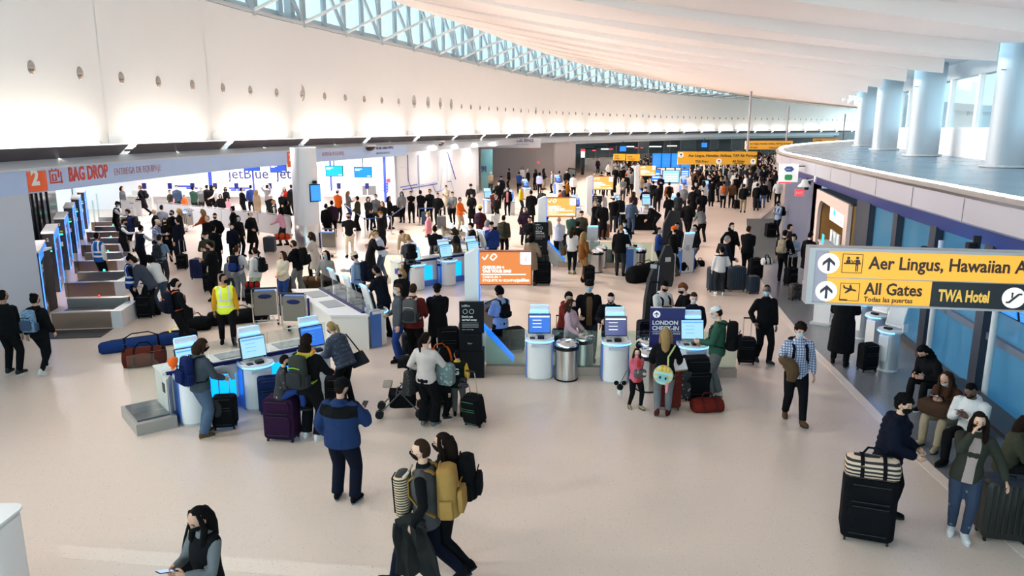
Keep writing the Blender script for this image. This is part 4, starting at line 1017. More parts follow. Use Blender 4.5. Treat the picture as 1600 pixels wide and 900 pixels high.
def vest_mesh(kt, g, split):
    k = kt + (split, 'v')
    if k in TOPC: return TOPC[k]
    th, hem = TOPS[kt[3]][:2]; q = MB(); b = g.b
    if split == 'front':
        rows = []
        for h in np.linspace(hem + .02, .50, 9):
            i = np.interp(h, [-.1, .14, .28, .38, .455, .505], [0, 1, 2, 3, 4, 5]); rx = np.interp(i, range(6), [.165 * b, .14 * b, .158 * b, .178 * b, .165, .105]) + th; ry = np.interp(i, range(6), [.12 * b, .105 * b, .118 * b, .115 * b, .085, .068]) + th; rows.append([g.P + g.u * h + g.r * (rx * sin(a)) + g.f * (ry * cos(a) + .012) for a in np.linspace(-.33, .33, 7)])
        q.sheet(rows, .02); me = q.mesh('shirt_front', 60)
    else:
        g.torso(q, th + .012, hem - .01, .54)
        for sd in (-1, 1): q.ball(g.sh[sd] - g.r * sd * .035, .066 + th, 8, 6)
        request(k, q, .02, 4); return None
    TOPC[k] = me; return me
def P(px, py, mode, H, head, pose, top, bot, hair, label, skin=0, mask='k', shoe='k', build=1.0, fem=None, res=1, slim=1.0, split=None, curl=.25, tmat=None, bmat=None, group=None, sole=None, hz=None, z=0., name='person', X=None, Y=None):
    """top = style:colours, hair = style:colour; mode f = feet pixel, h = top-of-head pixel"""
    st, tc_ = top.split(':'); hs, hc_ = hair.split(':')
    if fem is None: fem = hs in ('long', 'longf', 'bob', 'pony', 'bun')
    if len(tc_) > 1 and not split: split = 'sleeve' if st == 'shirt' else 'front'
    if X is None:
        X, Y = at(px, py, z if mode == 'f' else (hz or H + z))
    r = dict(X=X, Y=Y, z=z, H=H, rz=R(-head), pose=pose, st=st, tc=tc_, bot=bot, hs=hs, hc=hc_, label=label, skin=skin, mask=mask, shoe=shoe, build=build, fem=fem, res=res, slim=slim, split=split, curl=curl, tmat=tmat, bmat=bmat, group=group, sole=sole, name=name)
    PEOPLE.append(r); return r
def build_people():
    pts = [[r['X'], r['Y']] for r in PEOPLE]
    for it in range(30):
        for i in range(len(pts)):
            for j in range(i):
                dx, dy = pts[i][0] - pts[j][0], pts[i][1] - pts[j][1]; d = hypot(dx, dy); m = .52 if pts[i][1] < 60 else .42
                if d < m and 16.5 < pts[i][1]:
                    e = (m - d) / 2 / max(d, .02); pts[i][0] += dx * e; pts[i][1] += dy * e; pts[j][0] -= dx * e; pts[j][1] -= dy * e
    old = [(r['X'], r['Y']) for r in PEOPLE]
    for r, p in zip(PEOPLE, pts):
        if r['Y'] > 16.5: r['X'], r['Y'] = p
        if r['X'] < -6.6 and r['Y'] > 43.2: r['X'] *= 43.2 / r['Y']; r['Y'] = 43.2
    mv = {id(r): (r['X'] - o[0], r['Y'] - o[1]) for r, o in zip(PEOPLE, old)}
    for t, r in ATT: t.location.x += mv[id(r)][0]; t.location.y += mv[id(r)][1]
    for r in PEOPLE:
        prep(r['pose'], r['build'], r['fem'], r['st'], r['res'], r['slim'])
        if r['split'] in ('sleeve', 'hivis'): vest_mesh(person_keys(r['pose'], r['build'], r['fem'], r['st'], r['res'], r['slim'])[1], Rig(r['pose'], r['build'], r['fem']), r['split'])
    flush()
    M_eyedark = mat('eye_dark', (.012, .009, .008), rough=.3)
    for r in PEOPLE:
        kb, kt, kl = person_keys(r['pose'], r['build'], r['fem'], r['st'], r['res'], r['slim']); g = Rig(r['pose'], r['build'], r['fem']); k = r['H'] / 1.75
        t = thing(r['name'], r['label'], 'person', (r['X'], r['Y'], r['z']), r['rz'], r['group']); t.scale = (k, k, k); r['ob'] = t; r['rig'] = g
        put('body', body_mesh(kb, g, r['curl']), [skinm(r['skin']), M_eyedark], t)
        tm = r['tmat'] or [cloth(col(c)) for c in r['tc']]
        nm = {'tee': 'shirt', 'longcoat': 'coat', 'hoodcoat': 'coat', 'puffer': 'jacket', 'fleece': 'jacket', 'suit': 'jacket'}.get(r['st'], r['st'])
        sp = r['split']
        if sp in ('sleeve', 'hivis'):
            put(nm, DONE[kt], tm[-1], t); me = DONE[kt + (sp, 'v')]
            if sp == 'hivis' and kt + (sp, 'v') not in TOPC: TOPC[kt + (sp, 'v')] = me; band(me, g)
            put('vest', me, tm[:2] if sp == 'hivis' else tm[0], t)
        elif sp == 'front': put(nm, DONE[kt], tm[0], t); put('shirt_front', vest_mesh(kt, g, sp), tm[1], t)
        else: put(nm, top_mesh(kt, g, sp), tm, t)
        put('trousers', DONE[kl], r['bmat'] or cloth(col(r['bot'])), t)
        sm = [cloth(col(r['shoe'])), cloth(col(r['sole'] or ('w' if r['shoe'] in 'wgsjr' else 'd')))]
        for sd in (-1, 1):
            o = put('shoe', shoe_mesh(), sm, t); o.matrix_local = Matrix.Translation(g.an[sd]) @ g.fr[sd].to_4x4()
        if r['hs'] != 'bald':
            hat = r['hs'] in HATS
            hm = Matrix.Translation(g.H) @ g.hrot.to_4x4()
            if hat:
                o = put('hair', hair_mesh('buzz'), cloth(HC['d'], 'hair'), t); o.matrix_local = hm
                o = put('hat', hair_mesh(r['hs']), cloth(col(CC.get(r['hc']) or HC[r['hc']])), t); o.matrix_local = hm
            else:
                o = put('hood' if r['hs'] == 'hoodup' else 'hair', hair_mesh(r['hs']), cloth(HC[r['hc']], 'hair'), t); o.matrix_local = hm if 'long' not in r['hs'] else Matrix.Translation(g.H) @ (rotz(R(g.d.get('hy', 0))) @ rotx(-R(g.d.get('hp', 0)) * .3)).to_4x4()
        if r['mask']:
            o = put('face_mask', mask_mesh(), cloth({'b': (.42, .66, .80), 'w': (.78, .78, .78), 'k': (.012, .012, .014), 'p': (.7, .25, .3), 'n': (.02, .03, .09)}[r['mask']]), t); o.matrix_local = Matrix.Translation(g.H) @ g.hrot.to_4x4()
def wmat(r):
    return Matrix.Translation((r['X'], r['Y'], r['z'])) @ Matrix.Rotation(r['rz'], 4, 'Z') @ Matrix.Scale(r['H'] / 1.75, 4)
def torso_m(r):
    g = Rig(r['pose'], r['build'], r['fem']); m = Matrix((g.r, g.f, g.u)).transposed().to_4x4()
    return wmat(r) @ Matrix.Translation(g.P) @ m
def hand_w(r, sd, dz=-.07):
    g = Rig(r['pose'], r['build'], r['fem']); d = (g.wr[sd] - g.el[sd]).normalized(); return wmat(r) @ (g.wr[sd] + d * -dz)
# ================================================================ luggage
def suitcase(x, y, w_, d, h, rz, c, label, style='soft', handle=.0, tilt=0., group=None, trim=None, z=0., m=None, name='suitcase'):
    """front of the case is local -Y"""
    t = thing(name, label, 'suitcase', (x, y, z), R(rz), group); t.rotation_euler = Euler((R(tilt), 0, R(rz)))
    m = m or cloth(col(c), 'case' if style == 'soft' else 'shell')
    if style != 'soft': m = mat('hard_shell_%s' % (c if isinstance(c, str) else '%d' % (c[0] * 999)), [v * .6 for v in col(c)], rough=.4, spec=.2)
    wz = .05; q = MB()
    q.rbox((0, 0, wz + (h - wz) / 2), (w_, d, h - wz), min(w_, d) * .22, 'y', 4); q.build('shell', m, t, smooth=40)
    if style == 'soft':
        MB().rbox((0, -d / 2 - .015, wz + h * .33), (w_ * .82, .05, h * .42), .05, 'y').build('front_pocket', m, t, smooth=40)
        MB().rbox((0, -d / 2 - .01, wz + h * .75), (w_ * .80, .035, h * .24), .04, 'y').build('front_pocket', m, t, smooth=40)
        tm = trim or M_darkg
        for zz in (.12, .545, .62, .88): MB().box((0, -d / 2 - .036, wz + h * zz), (w_ * .70, .012, .008)).build('zip', tm, t)
    else:
        for k in range(7): MB().rbox((w_ * (-.36 + .12 * k), -d / 2 - .004, wz + h * .5), (w_ * .05, .02, h * .78), .008, 'y', 1).build('rib', m, t)
        q = MB(); q.rbox((0, 0, wz + (h - wz) / 2), (w_ + .006, .012, h - wz + .006), min(w_, d) * .22, 'y', 4); q.build('seam', M_darkg, t)
    q = MB(); q.tube([(-.08, 0, h - .005), (-.075, 0, h + .028), (.075, 0, h + .028), (.08, 0, h - .005)], .011, 6); q.build('carry_handle', M_black, t)
    for sx_ in (-1, 1):
        for sy in (-1, 1):
            MB().tube([(sx_ * w_ * .40 - .012, sy * d * .36, .028), (sx_ * w_ * .40 + .012, sy * d * .36, .028)], .028, 10).build('wheel', M_black, t)
            
    if handle > 0:
        q = MB()
        for sx_ in (-1, 1): q.tube([(sx_ * w_ * .22, d * .36, h - .05), (sx_ * w_ * .22, d * .36, h + handle)], .009, 6)
        q.build('pull_rod', M_steel, t); MB().tube([(-w_ * .26, d * .36, h + handle), (w_ * .26, d * .36, h + handle)], .017, 6).build('grip', M_black, t)
    return t
def duffel(x, y, L, r, rz, c, label, trim=None, ends=None, z=0., h=None, m=None):
    t = thing('duffel_bag', label, 'bag', (x, y, z), R(rz)); h = h or r * 1.7; m = m or cloth(col(c))
    q = MB(); ps, rs = [], []
    for u, k in ((-.5, .55), (-.47, .86), (-.38, 1), (-.1, 1.05), (.15, 1.0), (.38, .98), (.47, .84), (.5, .5)): ps.append((u * L, 0, 0)); rs.append(r * k)
    q.tube(ps, rs, 14); zs = [v[2] for v in q.v]; lo = min(zs)
    q.v = [(v[0], v[1] * 1.08, max(v[2], lo * .72)) for v in q.v]; lo = min(v[2] for v in q.v); hi = max(v[2] for v in q.v)
    q.v = [(v[0], v[1], (v[2] - lo) / (hi - lo) * h) for v in q.v]; q.build('bag', m, t, smooth=60)
    tm = cloth(col(trim or 'k'))
    for u in (-.2, .2):
        q = MB(); n = 14; rows = []
        for k in range(n + 1):
            a = pi * (k / n); rr = r * 1.1; rows.append([(u * L - .022, rr * 1.08 * cos(a), .01 + (h * .86) * sin(a) + h * .16 * (sin(a) > 0)), (u * L + .022, rr * 1.08 * cos(a), .01 + (h * .86) * sin(a) + h * .16 * (sin(a) > 0))])
        q.sheet(rows, .008); q.build('strap', tm, t)
    q = MB(); q.tube([(-.2 * L, 0, h), (-.1 * L, .02, h + .09), (.1 * L, .02, h + .09), (.2 * L, 0, h)], .014, 6); q.build('carry_handle', tm, t)
    MB().box((0, 0, h + .004), (L * .7, .02, .008)).build('zip', M_darkg, t)
    if ends:
        for u in (-1, 1): MB().tube([(u * L * .42, 0, h * .5), (u * L * .49, 0, h * .5)], [h * .52, h * .40], 12).build('end_panel', cloth(col(ends)), t)
    return t
def backpack(r, c, label, pocket=None, trim=None, w_=.30, h=.44, d=.17, m=None, hb=.29, straps=True, category='backpack', sx=0., off=0.):
    """worn on the back of person row r"""
    T = torso_m(r); th = TOPS[r['st']][0]
    t = thing('backpack', label, category); t.matrix_world = T @ Matrix.Translation((sx, -.112 * r['build'] - th - d / 2 - off, hb))
    ATT.append((t, r)); m = m or cloth(col(c)); pm = cloth(col(pocket)) if pocket else m; tm = cloth(col(trim or 'k'))
    q = MB(); q.rbox((0, 0, 0), (w_, d, h), min(w_, d) * .45, 'z', 4)
    for i, v in enumerate(q.v):
        k = (v[2] + h / 2) / h; e = 1 - .30 * max(0, k - .62) / .38 if v[1] < .02 else 1 - .16 * max(0, k - .7) / .3; q.v[i] = (v[0] * (1 - .22 * max(0, k - .7) / .3), v[1] * e, v[2])
    q.build('bag', m, t, smooth=50)
    MB().rbox((0, -d / 2 - .02, -h * .16), (w_ * .72, .07, h * .46), .05, 'y', 4).build('front_pocket', pm, t, smooth=50)
    q = MB(); q.tube([(-w_ * .3, -d / 2 - .012, h * .17), (0, -d / 2 - .016, h * .20), (w_ * .3, -d / 2 - .012, h * .17)], .008, 5); q.build('zip', tm, t)
    for s_ in (-1, 1): MB().rbox((s_ * w_ * .5, 0, -h * .25), (.05, d * .6, h * .36), .02, 'z').build('side_pocket', pm, t, smooth=50)
    q = MB(); q.tube([(-.04, d * .3, h * .47), (-.03, d * .3, h * .55), (.03, d * .3, h * .55), (.04, d * .3, h * .47)], .009, 6); q.build('top_handle', tm, t)
    if straps:
        b = .13 * r['build'] + th
        for s_ in (-1, 1):
            X = s_ * .098; yb = d / 2
            pts = [(X * .8, yb, h * .38), (X, yb + .03, .475 - hb + th + .01), (X, yb + .10 + th, .485 - hb + th + .012), (X * 1.05, yb + .115 + b + th * .3, .40 - hb), (X * 1.15, yb + .125 + b, .25 - hb), (X * 1.7, yb + .06 + b * .6, .12 - hb), (X * 1.7, yb, -h * .38)]
            rows = []
            for p in pts: rows.append([(p[0] - .024, p[1], p[2]), (p[0] + .024, p[1], p[2])])
            q = MB(); q.sheet(rows, .012); q.build('strap', tm, t, smooth=60)
    return t
def tote(r, sd, c, label, w_=.34, h=.34, d=.12, drop=.42, out=.16, m=None, back=0.):
    """bag hanging from a shoulder at the hip"""
    T = torso_m(r); t = thing('shoulder_bag', label, 'bag'); th = TOPS[r['st']][0]
    t.matrix_world = T @ Matrix.Translation((sd * (.235 + th + out * .3), back, -.02))
    ATT.append((t, r)); q = MB(); q.rbox((0, 0, -h * .2), (d, w_, h), .04, 'x', 3)
    for i, v in enumerate(q.v): q.v[i] = (v[0] * (1.2 if v[2] < 0 else .8), v[1] * (1.1 if v[2] < -.05 else .9), v[2])
    q.build('bag', m or cloth(col(c)), t, smooth=50)
    q = MB(); top = .50; q.tube([(0, -w_ * .3, h * .28), (-sd * .06, -.05, .35), (-sd * .10, -.02, top + .01), (-sd * .10, .03, top + .01), (-sd * .06, .06, .35), (0, w_ * .3, h * .28)], .014, 6); q.build('strap', cloth(col('k')), t)
    MB().box((0, 0, h * .3), (d * .5, w_ * .8, .012)).build('zip', M_darkg, t)
    return t
def phone(r, sd=1, label='phone in a hand', lit=True):
    p = hand_w(r, sd, -.10); t = thing('phone', label, 'phone'); T = torso_m(r)
    t.location = p + (T.to_3x3() @ Vector((0, .03, .03))); t.rotation_euler = Euler((R(-68), 0, r['rz']))
    MB().rbox((0, 0, 0), (.075, .010, .150), .012, 'y').build('casing', M_black, t); MB().box((0, -.006, 0), (.066, .002, .138)).build('display', glow('phone_screen', (.45, .62, 1.0), .9) if lit else M_darkg, t)
    return t
# ================================================================ kiosks, counters
E_kscr = glow('kiosk_screen_blue', (.03, .20, .85), .72); E_kpale = glow('kiosk_screen_pale', (.38, .72, 1.0), .85); E_kdark = mat('kiosk_screen_dark', (.03, .03, .09), rough=.2, emit=(.05, .05, .16), es=.8)
M_kside = mat('kiosk_side_blue', (.10, .22, .62), rough=.3, metal=.3)
M_blbar = glow('blue_light_bar', (.05, .30, 1.0), 7.)
def kiosk(x, y, rz, label, scr=None, group=None, pale=True, cat='kiosk', lines=4):
    t = thing('check_in_kiosk', label, cat, (x, y, 0), R(rz), group)
    q = MB(); q.prism([(-.25, .16)] + [(.25 * sin(a), -.10 - .17 * cos(a)) for a in np.linspace(-pi / 2, pi / 2, 11)] + [(.25, .16)], .04, .80); q.build('pedestal', M_pw, t, smooth=40)
    q = MB(); q.prism([(-.24, .15)] + [(.24 * sin(a), -.10 - .155 * cos(a)) for a in np.linspace(-pi / 2, pi / 2, 11)] + [(.24, .15)], .0, .05); q.build('plinth', M_pg, t)
    for s_ in (-1, 1): MB().box((s_ * .262, .06, .44), (.02, .26, .86)).build('side_panel', M_kside, t)
    q = MB(); q.prism([(-.29, .14)] + [(.29 * sin(a), -.10 - .22 * cos(a)) for a in np.linspace(-pi / 2, pi / 2, 13)] + [(.29, .14)], .80, .86); q.build('table_top', M_pw, t, smooth=40)
    q = MB()
    ar = np.linspace(-pi / 2 + .2, pi / 2 - .2, 13); q.tube([(.29 * sin(a), -.105 - .222 * cos(a), .815) for a in ar], .010, 6); q.build('light_edge', M_blbar, t)
    MB().box((0, -.275, .735), (.34, .03, .05)).build('paper_slot', M_pg, t)
    MB().box((.02, -.16, .885), (.13, .13, .05)).build('card_reader', M_black, t); MB().box((-.15, -.15, .868), (.10, .10, .02)).build('passport_reader', M_darkg, t)
    k = Matrix.Translation((0, -.0, .93)) @ Matrix.Rotation(R(-14), 4, 'X'); 
    def tb(c, d, name, m, r_=None):
        q = MB(); q.m = k
        q.rbox(c, d, r_, 'y') if r_ else q.box(c, d)
        return q.build(name, m, t)
    s_ = tb((0, .03, .19), (.46, .05, .40), 'screen_casing', M_black, .015); q = MB(); q.m = k; q.box((0, .002, .19), (.43, .008, .365)); d_ = q.build('display', scr or E_kscr, t)
    for i in range(lines):
        q = MB(); q.m = k; q.box((-.05 if i else 0, -.004, .33 - .07 * i), (.40 if i == 0 else .18, .004, .025 if i == 0 else .009)); q.build('print', E_white_s if not pale else E_sky, t)
    tb((0, .09, .27), (.40, .05, .60), 'back_panel', M_pw, .03); tb((0, .06, .44), (.36, .03, .028), 'light_bar', M_blbar)
    tb((0, .12, .56), (.36, .03, .032), 'light_bar', M_blbar)
    MB().box((0, .10, .9), (.14, .10, .2)).build('neck', M_pg, t)
    return t
E_bpanel = glow('blue_lit_panel', (.0, .30, .95), 1.7)
def island(ox, oy, ang, label, L=3.6, scale_=True, block0=.57):
    t = thing('check_in_island', label, 'counter', (ox, oy, 0), R(ang))
    if scale_:
        MB().box((.32, .55, .10), (.64, 1.1, .20)).build('scale_base', mat('scale_stone', (.33, .30, .27), rough=.5), t)
        MB().box((.30, .56, .215), (.50, .88, .03)).build('scale_plate', mat('scale_glass', (.10, .11, .12), rough=.12, spec=.7), t)
    MB().prism([(block0, .10), (block0 + .12, .345), (L, .345), (L, 1.0), (block0, .92)], .0, .85).build('desk_body', mat('desk_cream', (.70, .69, .64), rough=.4), t)
    MB().prism([(block0 - .02, .33), (L + .02, .36), (L + .02, 1.04), (block0 - .02, .96)], .85, .88).build('desk_top', M_pw, t)
    MB().box((L * .55, .335, .865), (L - block0 - .3, .06, .07)).build('dark_strip', M_navy, t)
    MB().box((1.52, .333, .44), (.50, .02, .46)).build('lit_panel', E_bpanel, t); MB().box((2.66, .333, .44), (.5, .02, .46)).build('lit_panel', E_bpanel, t)
    MB().box((L * .57, .325, .09), (L - block0 - .3, .03, .18)).build('blue_plinth', M_kside, t)
    for a, b in ((.05, 1.35), (1.37, 2.45), (2.47, L)):
        MB().box(((a + b) / 2, .42, (.24 + 1.28) / 2 if a < .1 else 1.08), (b - a, .014, 1.04 if a < .1 else .40)).build('glass_fin', G_clear, t)
    for a in (1.9, 3.0): MB().box((a, .70, .885), (.62, .40, .012)).build('scale_inset', mat('scale_inset', (.30, .31, .32), rough=.3), t)
    MB().box((block0 - .006, .38, .62), (.012, .13, .16)).build('socket', M_darkg, t)
    MB().box((block0 - .006, .13, .42), (.014, .05, .84)).build('edge_trim', M_steel, t)
    return t
i1 = island(-6.21, 11.51, 39, 'nearest white check-in island with a floor scale and glass fin')
def loc2(o, x, y): a = o.rotation_euler[2]; return (o.location[0] + x * cos(a) - y * sin(a), o.location[1] + x * sin(a) + y * cos(a))
kiosk(*loc2(i1, .98, .12), 39, 'kiosk hidden behind the woman with the orange cap, left end of nearest island', E_kpale)
kiosk(*loc2(i1, 2.08, .12), 39, 'middle kiosk of the nearest island, screen facing the seated boy', E_kpale)
kiosk(*loc2(i1, 3.22, .12), 39, 'right-hand kiosk of the nearest island beside the blonde woman', E_kscr)
def island2(dx, dy, label, ks, k_=1.):
    t = thing('baggage_desk', label, 'counter', (dx, dy, 0))
    P4 = [(-.85, 0), (0, 0), (-1.73, 2.83), (-2.53, 2.75)]
    MB().prism(P4, 0, .78).build('desk_body', mat('desk_cream', (0, 0, 0)), t); MB().prism([(-.88, -.03), (.03, -.03), (-1.72, 2.86), (-2.56, 2.78)], .78, .82).build('desk_top', M_pw, t)
    q = MB(); q.prism([(-.17, .12), (-.09, .12), (-1.76, 2.78), (-1.84, 2.78)], .82, .86); q.build('dark_strip', M_navy, t)
    for a, b in ((.02, .33), (.35, .66), (.68, .98)):
        p = Vector((-.12, .1, 0)).lerp(Vector((-1.8, 2.8, 0)), a); p2 = Vector((-.12, .1, 0)).lerp(Vector((-1.8, 2.8, 0)), b)
        q = MB(); c = (p + p2) / 2; q.box((c.x, c.y, 1.06), ((p2 - p).length, .014, .42), atan2((p2 - p).y, (p2 - p).x)); q.build('glass_fin', G_clear, t)
    for e in (.35, .75):
        p = Vector((-.5, .1, 0)).lerp(Vector((-2.15, 2.8, 0)), e); q = MB(); q.box((p.x, p.y, .826), (.75, .42, .012), atan2(2.7, -1.65)); q.build('scale_inset', mat('scale_inset', (0, 0, 0)), t)
    q = MB(); q.box((-1.3, .78, .55), (.02, .14, .1), .55); q.build('socket', M_darkg, t)
    for i, e in enumerate((.08, .45, .80)):
        kiosk(dx + .20 - 1.73 * e, dy + .16 + 2.83 * e, 121.5, ks[i], E_kpale)
    return t
island2(-3.3, 16.5, 'white baggage desk with glass fin behind the nearest island', ('kiosk at the near end of the white baggage desk, beside the man in maroon', 'kiosk in the middle of the white baggage desk, before the man in dark jacket', 'kiosk at the far end of the white baggage desk, before the straw-hat man'))
i3 = island(-3.75, 22.25, 39, 'white check-in island behind the glasses man, with a blue letter mark on its end', 3.6, False)
for k, lb in ((1.0, 'kiosk before the man with a dark backpack and grey shirt'), (2.2, 'kiosk before the man holding his hands behind his back'), (3.3, 'kiosk before the woman in the long black coat')): kiosk(*loc2(i3, k, .12), 39, lb, E_kpale)
text('M', .22, mat('mark_blue', (.02, .05, .5), rough=.5), i3, (.56, .62, .5), rot=(pi / 2, 0, -pi / 2), bold=.02)
island2(-1.0, 26.0, 'white baggage desk further back, left of the second screen totem', ('kiosk at the near end of the further baggage desk', 'kiosk in the middle of the further baggage desk', 'kiosk at the far end of the further baggage desk'))
# central glass barrier with kiosks and bins
def plinth_glass(p0, p1, label, n=4, h=.95):
    d = Vector((p1[0] - p0[0], p1[1] - p0[1], 0)); L = d.length; t = thing('glass_barrier', label, 'barrier', (*p0, 0), atan2(d.y, d.x))
    MB().box((L / 2, 0, .09), (L, .16, .18)).build('plinth', mat('plinth_tan', (.36, .27, .21), rough=.5), t)
    for k in range(n): MB().box((L * (k + .5) / n, 0, .18 + (h - .18) / 2), (L / n - .03, .018, h - .18)).build('glass_pane', G_green, t)
    return t
plinth_glass((-.55, 14.75), (4.6, 14.55), 'clear glass barrier on a tan plinth between the centre kiosks', 5)
plinth_glass((1.7, 26.9), (6.2, 26.5), 'clear glass barrier on a tan plinth, second row back', 4)
kiosk(.56, 14.55, 0, 'centre kiosk with a bright blue screen, right of the orange totem', E_kscr, pale=False)
kiosk(2.08, 14.35, 0, 'centre kiosk with a dark navy screen, beside the steel bins', E_kdark, pale=False)
kiosk(3.56, 14.1, 0, 'centre kiosk with a pale blue screen before the man in the green hoodie', E_kpale)
kiosk(3.0, 27.6, 180, 'white kiosk behind the woman in the brown jacket', E_kscr)
kiosk(4.25, 26.3, 90, 'white kiosk beside the man in dark clothes, second row', E_kpale)
kiosk(6.1, 25.8, 200, 'white kiosk before the person with the orange cap', E_kscr)
for (px, py, rz, lb) in ((900, 347, 20, 'kiosk glowing blue between the second and third totems'), (968, 346, 60, 'kiosk before the man in black, right of the third totem'), (1009, 346, 0, 'bright kiosk facing us beside the table with the black cloth'), (1052, 344, 330, 'kiosk at the right end of the third row'), (763, 333, 20, 'pale kiosk in the crowd left of the second totem'), (797, 335, 20, 'blue kiosk in the crowd just left of the second totem'), (1102, 316, 0, 'kiosk glowing blue in the far queue under the wide yellow sign'), (1068, 306, 20, 'kiosk glowing blue left in the far queue'), (822, 312, 30, 'kiosk glowing blue in the special service crowd'), (872, 303, 30, 'small blue-glowing kiosk right of the special service crowd')):
    x, y = at(px, py); kiosk(x, y, rz, lb, E_kscr if 'blue' in lb else E_kpale, pale='blue' not in lb)
def bin_(px, py, label, group=None):
    x, y = at(px, py); y += .25; t = thing('litter_bin', label, 'bin', (x, y, 0), 0, group)
    MB().lathe([(.235, 0), (.235, .03)], 28).build('foot', M_black, t); MB().lathe([(.225, .03), (.225, .66)], 28, cap=False).build('drum', M_steel, t, smooth=True)
    MB().lathe([(.235, .64), (.25, .66), (.25, .71), (.235, .72)], 28).build('rim_band', M_black, t, smooth=30)
    q = MB(); q.lathe([(.245, .72), (.24, .76), (.20, .80), (.14, .815), (.125, .80), (.125, .72)], 28, cap=False); q.build('lid', M_chrome, t, smooth=True); MB().lathe([(.125, .70), (.125, .735)], 20).build('opening', M_black, t)
    return t
bin_(886, 598, 'steel litter bin in front, between the two centre kiosks'); bin_(911, 586, 'steel litter bin behind the glass, between the two centre kiosks')
bin_(1015, 615, 'steel litter bin behind the girl, right of the navy-screen kiosk'); bin_(1014, 596, 'steel litter bin behind the glass by the London sign')
bin_(933, 427, 'steel litter bin beside the woman in brown, front of a pair'); bin_(939, 420, 'steel litter bin beside the woman in brown, rear of a pair'); bin_(1000, 424, 'steel litter bin beside the big grey bag, second row', )
bin_(650, 453, 'small bin beside the man with the dark backpack'); bin_(694, 447, 'small bin beside the man with hands behind his back')
# ---- screen totems
def totem(px, py_foot, label, scr, s=1.0, Y=None, number='1', post_px=None):
    x, y = at(px, py_foot) if Y is None else ((px - 800) / FPX * Y, Y)
    t = thing('screen_totem', label, 'sign', (x, y, 0))
    MB().prism([(-.17, .95), (-.17, 2.45), (.04, 2.55), (.12, 2.55), (.12, .95)], -.16, .16, 'y').build('post', M_pw, t)
    MB().prism([(-.17, .95), (.12, .95), (.85, .14), (.85, .0), (.40, .0), (-.17, .62)], -.16, .16, 'y').build('foot_brace', M_pw, t)
    MB().box((.128, 0, 1.75), (.03, .22, 1.55)).build('blue_edge', E_blue2, t)
    q = MB(); q.prism([(.14, .97), (.17, .99), (.86, .21), (.83, .17)], -.13, .13, 'y'); q.build('blue_edge', E_blue2, t)
    MB().box((.12, .175, 1.2), (.02, .02, 1.0)).build('edge', M_kside, t)
    MB().rbox((.66, 0, 2.16), (1.14, .16, .72), .01, 'y').build('screen_casing', mat('totem_frame', (.30, .05, .015), rough=.4), t); MB().box((.66, -.085, 2.16), (1.09, .02, .67)).build('display', scr, t)
    f_ = -.105
    text('CHECK-IN +', .082, E_white_s, t, (.20, f_, 2.155), bold=.004); text('TAG YOUR BAG', .082, E_white_s, t, (.20, f_, 2.075), bold=.004)
    MB().box((.64, f_, 2.035), (.92, .006, .018)).build('rule', E_white_s, t)
    text('CHECK-IN +', .07, E_white_s, t, (.20, f_, 1.955)); text('ETIQUETE SU EQUIPAJE', .07, E_white_s, t, (.20, f_, 1.885)); text('jetBlue', .085, E_white_s, t, (.93, f_, 1.885), bold=.003)
    MB().prism([(.98, 2.27), (.98, 2.495), (1.205, 2.495), (1.205, 2.24), (1.03, 2.24), (.99, 2.25)], f_ - .004, f_ + .004, 'y').build('number_tab', E_scrw, t); text(number, .15, mat('tab_number', (.75, .25, .25), rough=.5), t, (1.065, f_ - .01, 2.31))
    q = MB()
    for a, b in (((.20, 2.40), (.245, 2.345)), ((.245, 2.345), (.32, 2.45))): q.tube([(a[0], f_, a[1]), (b[0], f_, b[1])], .012, 4)
    for a, b in (((.36, 2.38), (.42, 2.33)), ((.42, 2.33), (.50, 2.41)), ((.50, 2.41), (.46, 2.46)), ((.46, 2.46), (.42, 2.46)), ((.42, 2.46), (.36, 2.38))): q.tube([(a[0], f_, a[1]), (b[0], f_, b[1])], .011, 4)
    q.build('icons', E_white_s, t)
    t.scale = (s, s, s); return t
totem(738, 0, 'nearest screen totem, orange screen with a check-in and bag tag notice', E_orange, 1.0, 15.2)
totem(848, 0, 'second screen totem back, its screen glowing amber', E_yellow, 1.0, 27.3, '2')
totem(921, 0, 'third screen totem back, small amber screen above the crowd', E_yellow, 1.0, 39.5, '3')
totem(994, 0, 'fourth screen totem back, smallest amber screen', E_yellow, 1.0, 51, '4')
# ---- bag sizers
def sizer(px, Y, label, s=1.0):
    t = thing('bag_sizer', label, 'sign', ((px - 800) / FPX * Y, Y, 0)); bm_ = mat('sizer_black', (.007, .008, .010), rough=.4, spec=.12)
    MB().box((0, 0, .28), (.50, .40, .56)).build('lower_box', bm_, t); MB().box((-.02, 0, .74), (.46, .36, .34)).build('upper_box', bm_, t); MB().box((0, .02, 1.23), (.50, .07, .66)).build('board', bm_, t)
    text('jetBlue', .06, M_pw, t, (-.20, -.02, 1.46)); text("Don't get", .058, M_pw, t, (-.20, -.02, 1.23), bold=.002); text('carried away.', .058, M_pw, t, (-.20, -.02, 1.165), bold=.002); text('Here to demo bags.', .03, M_pg, t, (-.20, -.02, .97))
    for k in range(4): MB().box((-.03, -.02, 1.12 - .03 * k), (.34, .004, .006)).build('text_line', M_pg, t)
    q = MB(); q.m = Matrix.Translation((-.13, -.02, 1.36)) @ Matrix.Rotation(pi / 2, 4, 'X'); q.lathe([(.042, 0), (.05, 0), (.05, .004), (.042, .004)], 12, cap=False); q.m = Matrix.Translation((-.0, -.02, 1.36)) @ Matrix.Rotation(pi / 2, 4, 'X'); q.lathe([(.042, 0), (.05, 0), (.05, .004), (.042, .004)], 12, cap=False); q.build('icons', M_pw, t)
    text('Sizer', .05, M_pg, t, (-.08, -.19, .72)); t.scale = (s, s, s); return t
